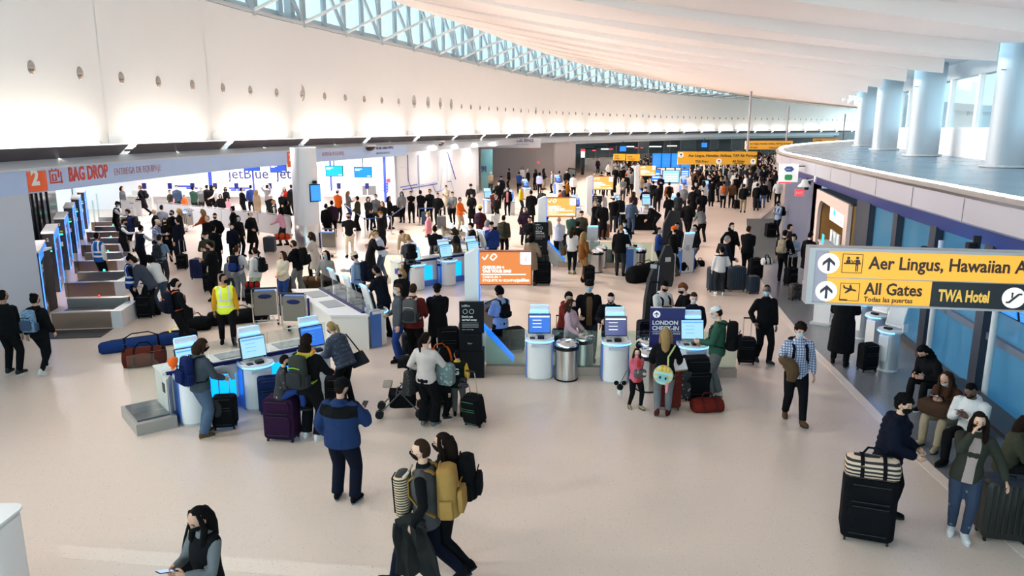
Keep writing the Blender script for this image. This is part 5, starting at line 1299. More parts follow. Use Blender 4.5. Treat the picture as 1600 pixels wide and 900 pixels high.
sizer(735, 14.65, 'black bag sizer with a notice board in front of the nearest totem'); sizer(846, 27.0, 'black bag sizer board by the second totem, beside the beige coat', 1.05); sizer(938 - 5, 38.6, 'small black sizer board by the third totem')
# ---- London check-in board
t = thing('check_in_sign', 'navy standing sign reading London check-in', 'sign', (3.08, 14.25, 0), R(-3)); nb_ = mat('navy_sign', (.010, .012, .12), rough=.35)
MB().box((0, 0, 1.03), (.68, .04, 1.0)).build('sign_board', nb_, t); MB().box((0, .02, .25), (.06, .05, .5)).build('post', M_steel, t); MB().box((0, .02, .015), (.5, .34, .03)).build('base', M_darkg, t)
MB().box((0, 0, 1.535), (.68, .05, .012)).build('top_edge', M_steel, t); MB().box((-.02, 0, 1.55), (.2, .05, .02)).build('clip', M_black, t)
o = disc(MB(), .072).build('disc', M_wdisc, t, loc=(-.22, -.025, 1.40)); arrow_mb(.095).build('arrow', nb_, o, loc=(0, -.012, -.003))
text('LONDON', .115, M_pw, t, (-.30, -.025, 1.19), bold=.004); text('CHECK-IN', .115, M_pw, t, (-.30, -.025, 1.08), bold=.004); MB().box((-.0, -.024, 1.05), (.60, .004, .006)).build('rule', M_pw, t); text('CHECK-IN PARA LONDRES', .05, M_pw, t, (-.29, -.025, .99)); text('jetBlue', .075, M_pg, t, (.12, -.025, .60))
MB().box((.29, -.024, .8), (.005, .004, .5)).build('rule', M_pg, t)
# ---- stanchions and belts
def stanchion(x, y, label, group='queue stanchions', h=.95, m=None):
    t = thing('stanchion', label, 'stanchion', (x, y, 0), 0, group); m = m or M_darksteel
    MB().lathe([(.17, 0), (.17, .012), (.05, .035), (.03, .05)], 18).build('base', m, t, smooth=40); MB().tube([(0, 0, .03), (0, 0, h)], .026, 10).build('pole', m, t); MB().lathe([(.035, h - .09), (.038, h - .02), (.03, h + .01)], 12).build('head', M_black, t); return t
x, y = at(741, 462); stanchion(x, y, 'black stanchion with a white dispenser on its pole, left of the orange totem', None, 1.35)
t = thing('sanitizer_dispenser', 'white sanitizer dispenser fixed to the black stanchion', 'dispenser', (x, y - .06, .98)); MB().rbox((0, 0, 0), (.13, .1, .30), .03, 'y').build('housing', M_pw, t); MB().box((0, -.055, -.08), (.06, .02, .06)).build('spout', M_darkg, t)
def belt(p0, p1, label, c=M_kside):
    a = stanchion(*p0, 'steel stanchion in the queue lanes', m=M_steel)
    d = Vector((p1[0] - p0[0], p1[1] - p0[1], 0)); q = MB(); q.box((d.length / 2, 0, .88), (d.length - .07, .006, .05)); o = q.build('queue_belt', c, None, loc=(*p0, 0), rz=atan2(d.y, d.x)); tag(o, label, 'belt', 'queue belts')
    return a
for p0, p1 in (((210, 472), (188, 418)), ((205, 410), (190, 388)), ((571, 372), (612, 366)), ((612, 366), (636, 345)), ((540, 345), (571, 372)), ((655, 352), (690, 350))):
    belt(at(*p0), at(*p1), 'retractable belt stretched between steel stanchions')
# ---- bag drop units
M_brn_ = mat('brown_steel', (.30, .21, .16), rough=.3, metal=.7); M_belt = mat('conveyor_belt', (.03, .03, .03), rough=.5); M_ltile = mat('pale_floor_plate', (.66, .65, .66), rough=.35)
def bag_drop(k):
    x, y = -9.95 - 1.85 * k, 18.2 + 3.7 * k; w_ = 1.7
    names = ('nearest', 'second', 'third', 'fourth', 'fifth', 'sixth')
    t = thing('bag_drop', names[k] + ' bag drop unit along the dark left wall, with a low belt', 'bag drop', (x - w_, y, 0), R(8))
    q = MB(); q.box((w_ * .43, .06, .21), (w_ * .86, .12, .42)); q.build('front_panel', M_brn_, t)
    MB().box((w_ * .43, .58, .16), (w_ * .86, .9, .32)).build('belt_bed', M_belt, t); MB().box((w_ * .43, 1.1, .28), (w_ * .9, .14, .56)).build('rear_rail', M_steel, t); MB().box((w_ * .43, .06, .43), (w_ * .88, .14, .025)).build('front_rail', M_steel, t)
    MB().box((w_ * .92, .55, .22), (w_ * .15, 1.2, .44)).build('end_block', M_ltile, t)
    MB().box((w_ * .5, 2.2, .03), (w_ * 1.05, 2.0, .06)).build('floor_plate', M_ltile, t)
    MB().box((w_ * .45, -.55 if k == 0 else 2.2, .008 if k == 0 else .066), (1.45, .8, .014)).build('rubber_mat', M_darkg, t)
    MB().ball((.75, 1.1, .60), .035, 8, 5).build('pilot_lamp', E_green if k else E_red, t)
    # portal panel
    pm = Matrix.Translation((-.62, .75, 0)) @ Matrix.Rotation(R(20), 4, 'Z')
    def pb(c, d, n_, m_):
        q = MB(); q.m = pm; q.box(c, d); return q.build(n_, m_, t)
    pb((0, 1.15, .92), (.30, 2.3, 1.84), 'portal', mat('portal_dark', (.10, .085, .08), rough=.25, metal=.6)); pb((0, 1.15, 1.86), (.34, 2.34, .05), 'portal_cap', M_scap); pb((.158, 1.15, 1.70), (.012, 2.26, .24), 'portal_stripe', E_blue2)
    for yy in (.03, 2.27): pb((.16, yy, .88), (.03, .03, 1.72), 'light_edge', E_blue)
    pb((0, -.01, 1.30), (.22, .02, .10), 'display_box', M_black); pb((0, -.022, 1.30), (.13, .01, .045), 'display', E_green); pb((-.03, -.006, .95), (.12, .012, .16), 'notice', M_pw); pb((.03, -.006, 1.40), (.08, .012, .06), 'notice', mat('notice_yellow', (.75, .5, .03), rough=.5))
    o = text(str(k + 1), .14, M_pw, t, pm @ Vector((-.05, -.008, 1.60))); o.rotation_euler = (pi / 2, 0, R(20))
    for zz in (.35, 1.3, 1.42): pb((.158, .5, zz), (.012, .3, .08), 'label_plate', M_pw)
    MB().box((-.02, 1.12, 1.0), (.06, .02, 1.5)).build('glass_edge', G_green, t)
M_scap = mat('portal_cap', (.80, .80, .80), rough=.4)
for k in range(6): bag_drop(k)
t = thing('service_cabinet', 'dark cabinet with a white top between the pier and the first bag drop', 'cabinet', (-13.0, 19.2, 0), R(8))
MB().box((0, .6, .85), (.55, 1.4, 1.7)).build('body', M_darkg, t); MB().box((0, .6, 1.72), (.6, 1.45, .05)).build('top', M_scap, t); MB().box((0, -.11, 1.2), (.34, .02, .45)).build('panel', mat('panel_glass', (0, 0, 0)), t)
t2 = tag(MB().rbox((0, 0, .05), (.2, .14, .1), .02).build('tape_box', mat('notice_yellow', (0, 0, 0)), None, loc=(-13.0, 19.5, 1.745)), 'small yellow box lying on the white cabinet top', 'box')
rows = []; a, b = Vector((-13.35, 18.6, 0)), Vector((-20.5, 33.5, 0)); wd = struct(MB().strip([[(*p.xy, 0), (*p.xy, FZ0 + .03), (p.x - .2, p.y, FZ0 + .03), (p.x - .2, p.y, 0)] for p in (a, b)], True).build('wall_bag_drop', mat('dark_metal_wall', (.075, .072, .10), rough=.16, metal=.85, noise=.25, nscale=1.5)), 'dark reflective metal wall behind the bag drop units', 'wall')
for e in (.02, .10, .17, .24, .31, .40, .44, .5, .55, .62, .7, .8):
    p = a.lerp(b, e); MB().box((p.x + .02, p.y, 1.75), (.05 if e < .35 or e > .46 else .16, .05, 3.4), -.45).build('panel_seam', M_steel if e < .35 else M_black, wd)
# ---- luggage carts
def cart(x, y, rz, label, s=1.0):
    t = thing('luggage_cart', label, 'luggage cart', (x, y, 0), R(rz))
    bd = mat('cart_panel', (.17, .155, .125), rough=.4)
    MB().rbox((0, 0, .66), (.56, .03, .62), .03, 'y').build('back_panel', bd, t)
    q = MB()
    for s_ in (-1, 1): q.tube([(s_ * .31, .38, .12), (s_ * .31, .06, .14), (s_ * .31, -.02, .30), (s_ * .31, .0, 1.0), (s_ * .29, -.08, 1.07)], .018, 8)
    q.tube([(-.31, .38, .12), (.31, .38, .12)], .016, 8); q.tube([(-.31, .1, .13), (.31, .1, .13)], .016, 8); q.tube([(0, .1, .13), (0, .9, .10)], .02, 8); q.tube([(-.2, .1, .13), (-.12, .9, .10), (.12, .9, .10), (.2, .1, .13)], .014, 8); q.build('frame', M_steel, t)
    MB().tube([(-.31, -.10, 1.07), (.31, -.10, 1.07)], .024, 8).build('push_bar', M_darkg, t)
    q = MB(); q.m = Matrix.Translation((0, -.02, .84)); q.ball((0, 0, 0), (.17, .012, .06), 14, 6); q.build('badge', M_navy, t)
    MB().rbox((.36, .02, .62), (.05, .03, .62), .01, 'y').build('side_board', M_navy, t); MB().rbox((0, .14, .97), (.5, .24, .04), .02, 'z').build('basket', M_kside, t)
    for (xx, yy) in ((-.27, .34), (.27, .34), (0, .88)): MB().tube([(xx - .025, yy, .07), (xx + .025, yy, .07)], .07, 12).build('wheel', M_black, t)
    return t
cart(-6.25, 18.3, 15, 'luggage cart with a navy side board in front of the man in the yellow vest'); cart(-5.35, 17.7, -3, 'luggage cart left of the white baggage desk, badge facing us'); cart(-7.3, 29.3, 170, 'luggage cart beside the steel foot of the white column')
for i, px in enumerate((292, 301, 309)): x, y = at(px, 360); cart(x, y - i * .4, 90, 'steel luggage cart, %s of three parked by the frosted barrier' % ('left', 'middle', 'right')[i])
# ---- right-hand kiosks, boards, bench, booth
def round_kiosk(x, y, label):
    t = thing('round_kiosk', label, 'kiosk', (x, y, 0), R(-62))
    MB().lathe([(.21, 0), (.21, .05)], 24).build('plinth', M_pw, t); MB().lathe([(.20, .05), (.20, .84)], 28).build('pedestal', mat('satin_silver', (.55, .55, .56), rough=.35, metal=.5), t, smooth=30); MB().lathe([(.24, .84), (.25, .86), (.25, .89), (.23, .90)], 28).build('table_top', M_pw, t, smooth=30)
    MB().box((0, -.198, .5), (.22, .02, .55)).build('hatch', M_pw, t); q = MB(); q.tube([(.245 * sin(a), -.245 * cos(a), .85) for a in np.linspace(-.9, .9, 9)], .014, 6); q.build('light_edge', M_blbar, t)
    MB().box((0, -.10, .92), (.14, .1, .04)).build('card_reader', M_black, t)
    k = Matrix.Translation((0, .06, .90)) @ Matrix.Rotation(R(-18), 4, 'X'); q = MB(); q.m = k; q.rbox((0, 0, .30), (.38, .05, .54), .03, 'y'); q.build('screen_casing', M_pw, t); q = MB(); q.m = k; q.box((0, -.028, .27), (.33, .008, .40)); q.build('display', mat('pale_display', (.5, .52, .55), rough=.2), t); q = MB(); q.m = k; q.box((0, -.02, .53), (.30, .03, .05)); q.build('light_bar', M_blbar, t)
    MB().box((.27, .06, .96), (.03, .16, .16)).build('side_wing', M_pw, t); return t
round_kiosk(7.93, 15.0, 'nearest of the silver drum kiosks by the glass wall'); round_kiosk(8.25, 16.25, 'middle silver drum kiosk by the glass wall'); round_kiosk(8.5, 17.45, 'farthest silver drum kiosk by the glass wall, partly behind the black coat')
t = thing('standing_board', 'white standing board behind the person in the long black coat', 'board', (8.05, 18.7, 0), R(-40)); MB().rbox((0, 0, .62), (.42, .05, 1.2), .03, 'y').build('board', M_pw, t); MB().box((0, 0, .03), (.5, .3, .05)).build('foot', M_pg, t)
# departure screens on poles by the right glass
p0 = Vector((9.15, 15.05, 0)); p1 = Vector((8.72, 12.45, 0)); p2 = Vector((8.35, 10.0, 0))
def pole(p, label):
    t = thing('screen_pole', label, 'pole', p); MB().tube([(0, 0, 0), (0, 0, 2.75)], .055, 14).build('shaft', M_steelp, t, smooth=True); MB().lathe([(.13, 0), (.13, .02)], 16).build('base_plate', M_steelp, t); return t
pole(p0 - Vector((.36, 0, 0)), 'grey pole behind the seated woman in brown, carrying the blue screens'); pole(p1 - Vector((.36, 0, 0)), 'grey pole right of the man in the white hoodie, carrying the blue screens'); pole(p2 - Vector((.36, 0, 0)), 'grey pole of the blue screens at the right edge')
dirv = (p0 - p1).normalized(); an = atan2(dirv.y, dirv.x)
for k in range(5):
    c = p1 - Vector((.55, 0, 0)) + dirv * (2.45 - 1.02 * k); t = thing('flight_screen', 'blue flight information screen, %s of the row hanging by the right glass wall' % ('farthest', 'second farthest', 'middle', 'second nearest', 'nearest')[k], 'screen', (c.x, c.y, 2.30), an - pi); t.rotation_euler = Euler((0, 0, an + pi))
    q = MB(); q.m = Matrix.Rotation(R(12), 4, 'X')
    q.rbox((0, .0, 0), (.98, .08, .60), .01, 'y'); q.build('casing', M_black, t)
    q = MB(); q.m = Matrix.Rotation(R(12), 4, 'X'); q.box((0, -.045, 0), (.92, .012, .54)); q.build('display', glow('flight_blue', (.01, .22, .9), 1.1), t)
    q = MB(); q.m = Matrix.Rotation(R(12), 4, 'X'); q.box((0, .045, 0), (.92, .012, .54)); q.build('display', MATS['flight_blue'], t)
    for j in range(9):
        q = MB(); q.m = Matrix.Rotation(R(12), 4, 'X'); q.box((0, -.053, .22 - .054 * j), (.86, .004, .012)); q.box((0, .053, .22 - .054 * j), (.86, .004, .012)); q.build('text_line', E_sky, t)
# bench
bx, by = 7.75, 10.9; t = thing('bench', 'dark bench along the glass wall under the seated travellers', 'bench', (bx, by, 0), R(80))
MB().rbox((0, 0, .43), (4.6, .48, .07), .03, 'z').build('seat', mat('bench_seat', (.03, .03, .035), rough=.4), t)
for xx in (-2.1, -.7, .7, 2.1): MB().box((xx, 0, .2), (.06, .44, .40)).build('leg', M_steel, t)
# wooden booth
bp = [at(1250, 293, 2.7), at(1325, 318, 2.7)]; A, B = Vector((11.75, 28.6, 0)), Vector((10.35, 22.7, 0)); dv = (B - A); Lb = dv.length; t = thing('service_booth', 'wooden service booth with an arched opening and a lit screen by the right wall', 'booth', A, atan2(dv.y, dv.x))
M_wood = mat('warm_wood', (.42, .20, .055), rough=.4, noise=.2, nscale=3); M_frontp = mat('pinkish_panel', (.62, .46, .40), rough=.45)
# local x runs along the front towards the camera, local y (left of it) points into the booth side +; front face looks to -y
fr = [(0, 0), (0, 2.72), (Lb, 2.72), (Lb, 0), (Lb - .55, 0), (Lb - .55, 2.2)] + [(Lb - .55 - 0 * 1, 2.3)] + [(1.25 + .0, 2.38)] + [(.55 + .7 * (1 - sin(a)), 1.75 + .63 * cos(a)) for a in np.linspace(.1, pi / 2, 7)] + [(.55, 0)]
q = MB(); q.prism(fr, -.06, .06, 'y'); 
bo = q.build('front_frame', M_frontp, t)
MB().box((.30, .75, 1.34), (.5, 1.3, 2.66)).build('side_wall', M_wood, t); MB().box((Lb - .10, .75, 1.34), (.2, 1.3, 2.66)).build('side_wall', M_wood, t)
MB().box((Lb / 2, .75, 2.70), (Lb, 1.5, .08)).build('roof', M_darkg, t); MB().box((Lb / 2, 1.42, 1.3), (Lb, .08, 2.6)).build('rear_wall', mat('booth_dark', (.025, .018, .015), rough=.5), t)
for k in range(9): MB().box((1.0 + k * .5, 1.34, 1.25), (.05, .05, 2.3)).build('slat', mat('slat_tan', (.55, .36, .22), rough=.5), t)
MB().box((Lb * .55, .25, 2.05), (3.4, .08, .62)).build('screen_casing', M_pw, t); MB().box((Lb * .55, .20, 2.05), (3.3, .03, .56)).build('display', E_white_s, t); MB().ball((Lb * .42, .18, 2.08), (.22, .012, .12), 14, 6).build('logo', E_cyan, t)
ct = thing('booth_counter', 'white counter with screens in front of the wooden booth', 'counter', A + Vector((-.55, -2.8, 0)), atan2(dv.y, dv.x)); MB().box((.4, 0, .5), (2.6, .5, 1.0)).build('body', M_pw, ct); MB().box((.4, 0, 1.02), (2.7, .6, .05)).build('counter_top', M_pg, ct)
for k in (-.3, .3, .9): MB().box((k, .05, 1.27), (.45, .05, .42)).build('monitor', M_pw, ct); MB().box((k, 0.05, 1.05), (.1, .1, .06)).build('monitor_foot', M_pg, ct)
MB().box((0, -.28, 1.2), (.4, .02, .3)).build('badge', E_cyan, ct)
# red exit sign, clear sign box, dome lamp, speaker, booth sign
x, y, z = atY(1249, 301, 29.2); o = thing('exit_sign', 'red glowing exit sign beside the wooden booth', 'sign', (x, y, z)); MB().box((0, 0, 0), (.34, .06, .26)).build('face', E_red, o); text('EXIT', .13, M_pw, o, (-.145, -.035, -.05)); MB().box((.3, .1, .5), (.05, .05, .8)).build('hanger', M_darkg, o); MB().box((.2, .06, .12), (.3, .06, .04)).build('bracket', M_darkg, o)
x, y, z = atY(1232, 270, 28); o = thing('hanging_sign_box', 'white square sign box with blue and green emblems at the tip of the silver fascia', 'sign', (x, y, z), R(-10)); MB().box((0, 0, 0), (.82, .16, .82)).build('box', M_wdisc, o)
q = MB(); q.m = Matrix.Translation((0, -.085, .17)) @ Matrix.Rotation(pi / 2, 4, 'X'); q.lathe([(.22, -.008), (.22, .008)], 6, sy=.62); q.build('blue_emblem', mat('emblem_blue', (.04, .12, .38), rough=.5), o); MB().rbox((0, -.085, -.20), (.34, .016, .26), .08, 'y').build('green_emblem', mat('emblem_green', (.05, .42, .12), rough=.5), o); text('clear', .12, M_pw, o, (-.16, -.10, .13)); MB().box((-.12, -.02, -.44), (.5, .12, .07)).build('red_strip', E_red, o); MB().box((.55, .05, .3), (.6, .05, .05)).build('arm', M_darkg, o); o.scale = (.82,) * 3
l = RE.at_y(25.3); x, y = RE.off(l, -.42); o = thing('dome_lamp', 'white bell-shaped lamp bracketed to the silver fascia above the booth', 'lamp', (x, y, 3.05)); MB().lathe([(.22, 0), (.20, .05), (.12, .12), (.09, .22), (.03, .25)], 18).build('shade', M_pw, o, smooth=True); MB().tube([(0, 0, .2), (.3, -.05, .26)], .025, 6).build('arm', M_pw, o); MB().box((.32, -.05, .26), (.04, .12, .2)).build('plate', M_pw, o)
for (yy, lb) in ((12.6, 'black loudspeaker on the indigo soffit above the big yellow sign'), (27.2, 'small black loudspeaker on the indigo soffit above the booth')):
    l = RE.at_y(yy); x, y = RE.off(l, -.02); o = thing('loudspeaker', lb, 'loudspeaker', (x, y, 2.95), RE.ang(l)); MB().rbox((0, 0, 0), (.16, .14, .26), .02).build('cabinet', M_black, o); MB().ball((0, .07, .0), (.05, .012, .05), 10, 5).build('cone', M_darkg, o); MB().box((0, -.08, .14), (.05, .12, .22)).build('bracket', M_darkg, o)
# ================================================================ big hanging direction sign
SX, SY = at(1265, 386, 3.66); EX, EY = at(1600, 395, 3.66); sd = Vector((EX - SX, EY - SY, 0)); sa = atan2(sd.y, sd.x); SL = 3.4
zb = atY(1262, 474, SY)[2]; SH = 3.66 - zb
t = thing('direction_sign', 'large yellow direction sign hanging close on the right, with white arrow discs', 'sign', (SX, SY, zb), sa)
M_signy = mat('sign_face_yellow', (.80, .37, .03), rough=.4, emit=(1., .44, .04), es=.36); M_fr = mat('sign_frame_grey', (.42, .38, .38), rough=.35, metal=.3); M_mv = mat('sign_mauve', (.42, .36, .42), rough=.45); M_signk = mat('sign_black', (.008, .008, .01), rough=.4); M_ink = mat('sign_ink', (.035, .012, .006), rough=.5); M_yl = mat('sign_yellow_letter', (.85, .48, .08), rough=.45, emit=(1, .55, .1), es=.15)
MB().box((SL / 2, .10, SH / 2), (SL, .20, SH)).build('frame', M_fr, t)
MB().box((.035, -.005, SH / 2), (.07, .03, SH)).build('end_cap', M_fr, t); MB().box((SL / 2, -.006, SH - .017), (SL, .034, .034)).build('top_rail', M_fr, t); MB().box((SL / 2, -.006, .012), (SL, .034, .024)).build('bottom_rail', M_fr, t)
mid = SH * .475; x1 = .215
MB().box(((.07 + x1) / 2, -.004, SH / 2), (x1 - .07, .012, SH - .06)).build('arrow_panel', M_mv, t)
MB().box(((x1 + SL) / 2, -.004, (mid + SH - .034) / 2 + .004), (SL - x1, .012, SH - .034 - mid - .008)).build('upper_panel', M_signy, t)
xb = 1.345; MB().box(((x1 + xb) / 2, -.004, (mid + .024) / 2 - .002), (xb - x1 - .01, .012, mid - .024 - .008)).build('lower_panel', M_signy, t); MB().box(((xb + SL) / 2, -.004, (mid + .024) / 2 - .002), (SL - xb, .012, mid - .024 - .006)).build('black_panel', M_signk, t)
f_ = -.013
for zc in (mid + (SH - mid) * .48, mid * .50):
    o = disc(MB(), .118, .008).build('disc', M_wdisc, t, loc=(x1 + .005, f_, zc)); arrow_mb(.145, .008).build('arrow', mat('arrow_ink', (.05, .03, .045), rough=.5), o, loc=(0, -.009, -.006))
def frame_icon(cx, cz, s_):
    q = MB()
    for a, b, w1, h1 in ((0, s_ / 2, s_, .006), (0, -s_ / 2, s_, .006), (-s_ / 2, 0, .006, s_), (s_ / 2, 0, .006, s_)): q.box((cx + a, f_, cz + b), (w1, .006, h1))
    return q
zu = mid + (SH - mid) * .50; q = frame_icon(.475, zu, .215); 
q.box((.475, f_, zu - .0), (.18, .007, .014))
for cx, dz in ((.43, .03), (.525, .035)):
    q.m = Matrix.Translation((cx, f_, zu + .045 + dz * .6)) @ Matrix.Rotation(pi / 2, 4, 'X'); q.lathe([(.016, -.004), (.016, .004)], 12); q.m = Matrix.Identity(4)
q.prism([(.405, zu + .006), (.455, zu + .006), (.448, zu + .045), (.414, zu + .045)], f_ - .004, f_ + .004, 'y'); q.prism([(.512, zu - .02), (.54, zu - .02), (.545, zu + .045), (.508, zu + .045)], f_ - .004, f_ + .004, 'y'); q.box((.518, f_, zu - .055), (.010, .007, .07)); q.box((.535, f_, zu - .055), (.010, .007, .07)); q.tube([(.545, f_, zu + .04), (.555, f_, zu - .0)], .006, 4); q.tube([(.505, f_, zu + .035), (.480, f_, zu + .01), (.462, f_, zu + .04)], .006, 4)
q.build('counter_icon', M_ink, t)
zl_ = mid * .5; q = frame_icon(.475, zl_, .205); q.box((.415, f_, zl_ - .093), (.085, .007, .012))
q.m = Matrix.Translation((.48, f_, zl_ + .03)) @ Matrix.Rotation(R(14), 4, 'Y'); q.prism([(-.07, -.006), (.055, -.008), (.075, .0), (.055, .012), (-.06, .010), (-.082, .034), (-.09, .034), (-.08, .0)], -.004, .004, 'y'); q.prism([(.02, .0), (-.035, -.058), (-.05, -.058), (-.02, .0)], -.004, .004, 'y'); q.prism([(.02, .008), (-.01, .055), (-.024, .055), (-.016, .008)], -.004, .004, 'y'); q.m = Matrix.Identity(4); q.build('plane_icon', M_ink, t)
text('Aer Lingus, Hawaiian Airlines', .205, M_ink, t, (.655, f_, zu - .055), bold=.004, sx_=.84)
text('All Gates', .195, M_ink, t, (.635, f_, mid * .44), bold=.004, sx_=.84); text('Todas las puertas', .082, M_ink, t, (.635, f_, mid * .17), bold=.001, sx_=.9); text('TWA Hotel', .185, M_yl, t, (xb + .075, f_, mid * .30), bold=.006, sx_=.58)
for xx, g in ((2.19, 'esc'), (2.45, 'lift')):
    o = disc(MB(), .118, .008).build('disc', M_wdisc, t, loc=(xx, f_, mid * .5)); q = MB()
    if g == 'esc': q.tube([(-.075, -.008, -.05), (-.045, -.008, -.05), (.045, -.008, .045), (.075, -.008, .045)], .012, 6); q.ball((-.02, -.008, .05), (.012, .006, .014), 8, 5); q.box((-.02, -.008, .018), (.014, .006, .035))
    else: q.box((-.02, -.008, 0), (.02, .006, .12)); q.box((.03, -.008, 0), (.02, .006, .12))
    q.build('icon', M_ink, o)
for xx in (2.75, 3.3): MB().tube([(xx, .1, SH), (xx, .1, 9.6 - zb)], .03, 8).build('hanger', M_fr, t)
# white corner of a desk at the lower left edge
x, y = at(4, 815, 1.1); o = thing('ledge_desk', 'rounded white corner of a desk at the lower left edge of the view', 'desk', (x - .62, y + .1, 0)); MB().rbox((0, 0, .53), (1.2, .55, 1.06), .12, 'z', 5).build('body', M_pw, o, smooth=30); MB().rbox((0, 0, 1.08), (1.24, .6, .04), .14, 'z', 5).build('top', M_pw, o, smooth=30); MB().box((0, -.28, .55), (1.0, .02, 1.0)).build('front_panel', mat('pink_panel', (.45, .30, .26), rough=.5), o)
# ================================================================ the people and what they carry
def plaid(name, base, line, sc=28, line2=None):
    if name in MATS: return MATS[name]
    m = mat(name, base, rough=.85); t = m.node_tree; b = t.nodes['Principled BSDF']; c = t.nodes.new('ShaderNodeTexCoord'); prev = None
    mx = t.nodes.new('ShaderNodeMix'); mx.data_type = 'RGBA'; mx.inputs[6].default_value = (*base, 1); mx.inputs[7].default_value = (*line, 1)
    ma = t.nodes.new('ShaderNodeMath'); ma.operation = 'MAXIMUM'
    for i, d in enumerate(('X', 'Z')):
        w_ = t.nodes.new('ShaderNodeTexWave'); w_.wave_type = 'BANDS'; w_.bands_direction = d; w_.inputs['Scale'].default_value = sc / 2; r = t.nodes.new('ShaderNodeMath'); r.operation = 'GREATER_THAN'; r.inputs[1].default_value = .72
        t.links.new(c.outputs['Object'], w_.inputs['Vector']); t.links.new(w_.outputs['Fac'], r.inputs[0]); t.links.new(r.outputs[0], ma.inputs[i])
    t.links.new(ma.outputs[0], mx.inputs[0]); t.links.new(mx.outputs[2], b.inputs['Base Color']); return m
def spots(name, base, dot, sc=18, lo=.28):
    if name in MATS: return MATS[name]
    m = mat(name, base, rough=.8); t = m.node_tree; b = t.nodes['Principled BSDF']; c = t.nodes.new('ShaderNodeTexCoord'); v = t.nodes.new('ShaderNodeTexVoronoi'); v.inputs['Scale'].default_value = sc
    r = t.nodes.new('ShaderNodeMath'); r.operation = 'LESS_THAN'; r.inputs[1].default_value = lo; mx = t.nodes.new('ShaderNodeMix'); mx.data_type = 'RGBA'; mx.inputs[6].default_value = (*base, 1); mx.inputs[7].default_value = (*dot, 1)
    t.links.new(c.outputs['Object'], v.inputs['Vector']); t.links.new(v.outputs['Distance'], r.inputs[0]); t.links.new(r.outputs[0], mx.inputs[0]); t.links.new(mx.outputs[2], b.inputs['Base Color']); return m
def stripes(name, a, b_, sc=9, d='Z'):
    if name in MATS: return MATS[name]
    m = mat(name, a, rough=.8); t = m.node_tree; b = t.nodes['Principled BSDF']; c = t.nodes.new('ShaderNodeTexCoord'); w_ = t.nodes.new('ShaderNodeTexWave'); w_.bands_direction = d; w_.inputs['Scale'].default_value = sc
    r = t.nodes.new('ShaderNodeMath'); r.operation = 'GREATER_THAN'; r.inputs[1].default_value = .5; mx = t.nodes.new('ShaderNodeMix'); mx.data_type = 'RGBA'; mx.inputs[6].default_value = (*a, 1); mx.inputs[7].default_value = (*b_, 1)
    t.links.new(c.outputs['Object'], w_.inputs['Vector']); t.links.new(w_.outputs['Fac'], r.inputs[0]); t.links.new(r.outputs[0], mx.inputs[0]); t.links.new(mx.outputs[2], b.inputs['Base Color']); return m
K = dict
# ---------------- nearest figures
wv = P(315, 787, 'h', 1.64, 212, 'phone', 'shirt:kg', 'k', 'longf:k', 'woman with long black hair, black vest and grey sleeves looking at a phone, bottom left', skin=1, res=0, split='sleeve', build=.95)
phone(wv, 1, 'phone with a pale screen in the hands of the woman in the black vest')
o = tote(wv, 1, 'k', 'black bag behind the hip of the woman in the black vest', .30, .26, .10, out=.5, back=-.06)
tb = P(664, 680, 'h', 1.80, 276, 'man_walk', 'shirt:sk', 'n', 'buzz:b', 'man in a grey and black shirt striding left with a big tan backpack', skin=0, res=0, split='sleeve', build=1.02, tmat=[cloth((.105, .10, .10)), cloth(CC['k'])])
backpack(tb, 'k', 'big tan backpack on the striding man', m=cloth((.46, .26, .075)), w_=.36, h=.56, d=.24, trim=(.40, .22, .06), hb=.25)
bw = P(697, 673, 'h', 1.72, 274, 'walk2', 'jacket:k', 'k', 'long:d', 'long-haired woman in a black mask walking beside the man with the tan backpack', skin=0, res=0)
backpack(bw, 'k', 'black backpack on the woman behind the tan backpack', w_=.34, h=.52, d=.22)
T = wmat(tb); p = hand_w(tb, -1, -.06)
t = thing('draped_coat', 'dark grey coat hanging over the arm of the man with the tan backpack', 'coat'); t.matrix_world = Matrix.Translation(p) @ Matrix.Rotation(tb['rz'], 4, 'Z')
q = MB(); rows = []
for i in range(9):
    u = i / 8; rows.append([(.02 * sin(k * 1.7 + i * .6) + (.035 if k % 2 else -.035), (k - 3) * .055 * (1 + .55 * u) - .10 * u + .012 * sin(k * 2 + i), .10 - .60 * u - .03 * (k % 3)) for k in range(7)])
q.sheet(rows, .03); q.build('cloth', cloth((.035, .034, .033)), t, smooth=60)
q = MB(); q.tube([(.02, -.15, .06), (.03, .0, .12), (.02, .14, .06)], [.05, .065, .05], 8); q.build('fold', cloth((.035, .034, .033)), t, smooth=60)
t = thing('front_bag', 'black and cream striped bag worn on the chest of the man with the tan backpack', 'bag'); t.matrix_world = torso_m(tb) @ Matrix.Translation((0, .235, .22)); MB().rbox((0, 0, 0), (.30, .16, .46), .08, 'z').build('bag', stripes('bag_stripe', (.015, .014, .014), (.55, .40, .25), 11, 'Z'), t, smooth=50); MB().rbox((0, .085, 0), (.16, .03, .40), .015, 'z').build('flap', cloth(CC['k']), t); q = MB(); q.tube([(-.1, -.02, .2), (-.09, -.09, .27), (.09, -.09, .27), (.1, -.02, .2)], .014, 6); q.build('strap', cloth(CC['q']), t)
bl = P(540, 783, 'f', 1.76, 12, K(lh=(-.30, .10, .92), rh=(.20, .30, 1.20), lf=(-.13, .03), rf=(.15, -.02), hp=16, hy=-22), 'fleece:uk', 'n', 'beanie:k', 'heavy man in a blue fleece with a black yoke and black beanie, back to us', skin=1, res=0, split='yoke', build=1.28, slim=1.3, sole='s', tmat=[cloth((.024, .05, .15)), cloth(CC['k'])])
phone(bl, 1, 'phone held up by the man in the blue fleece', False)
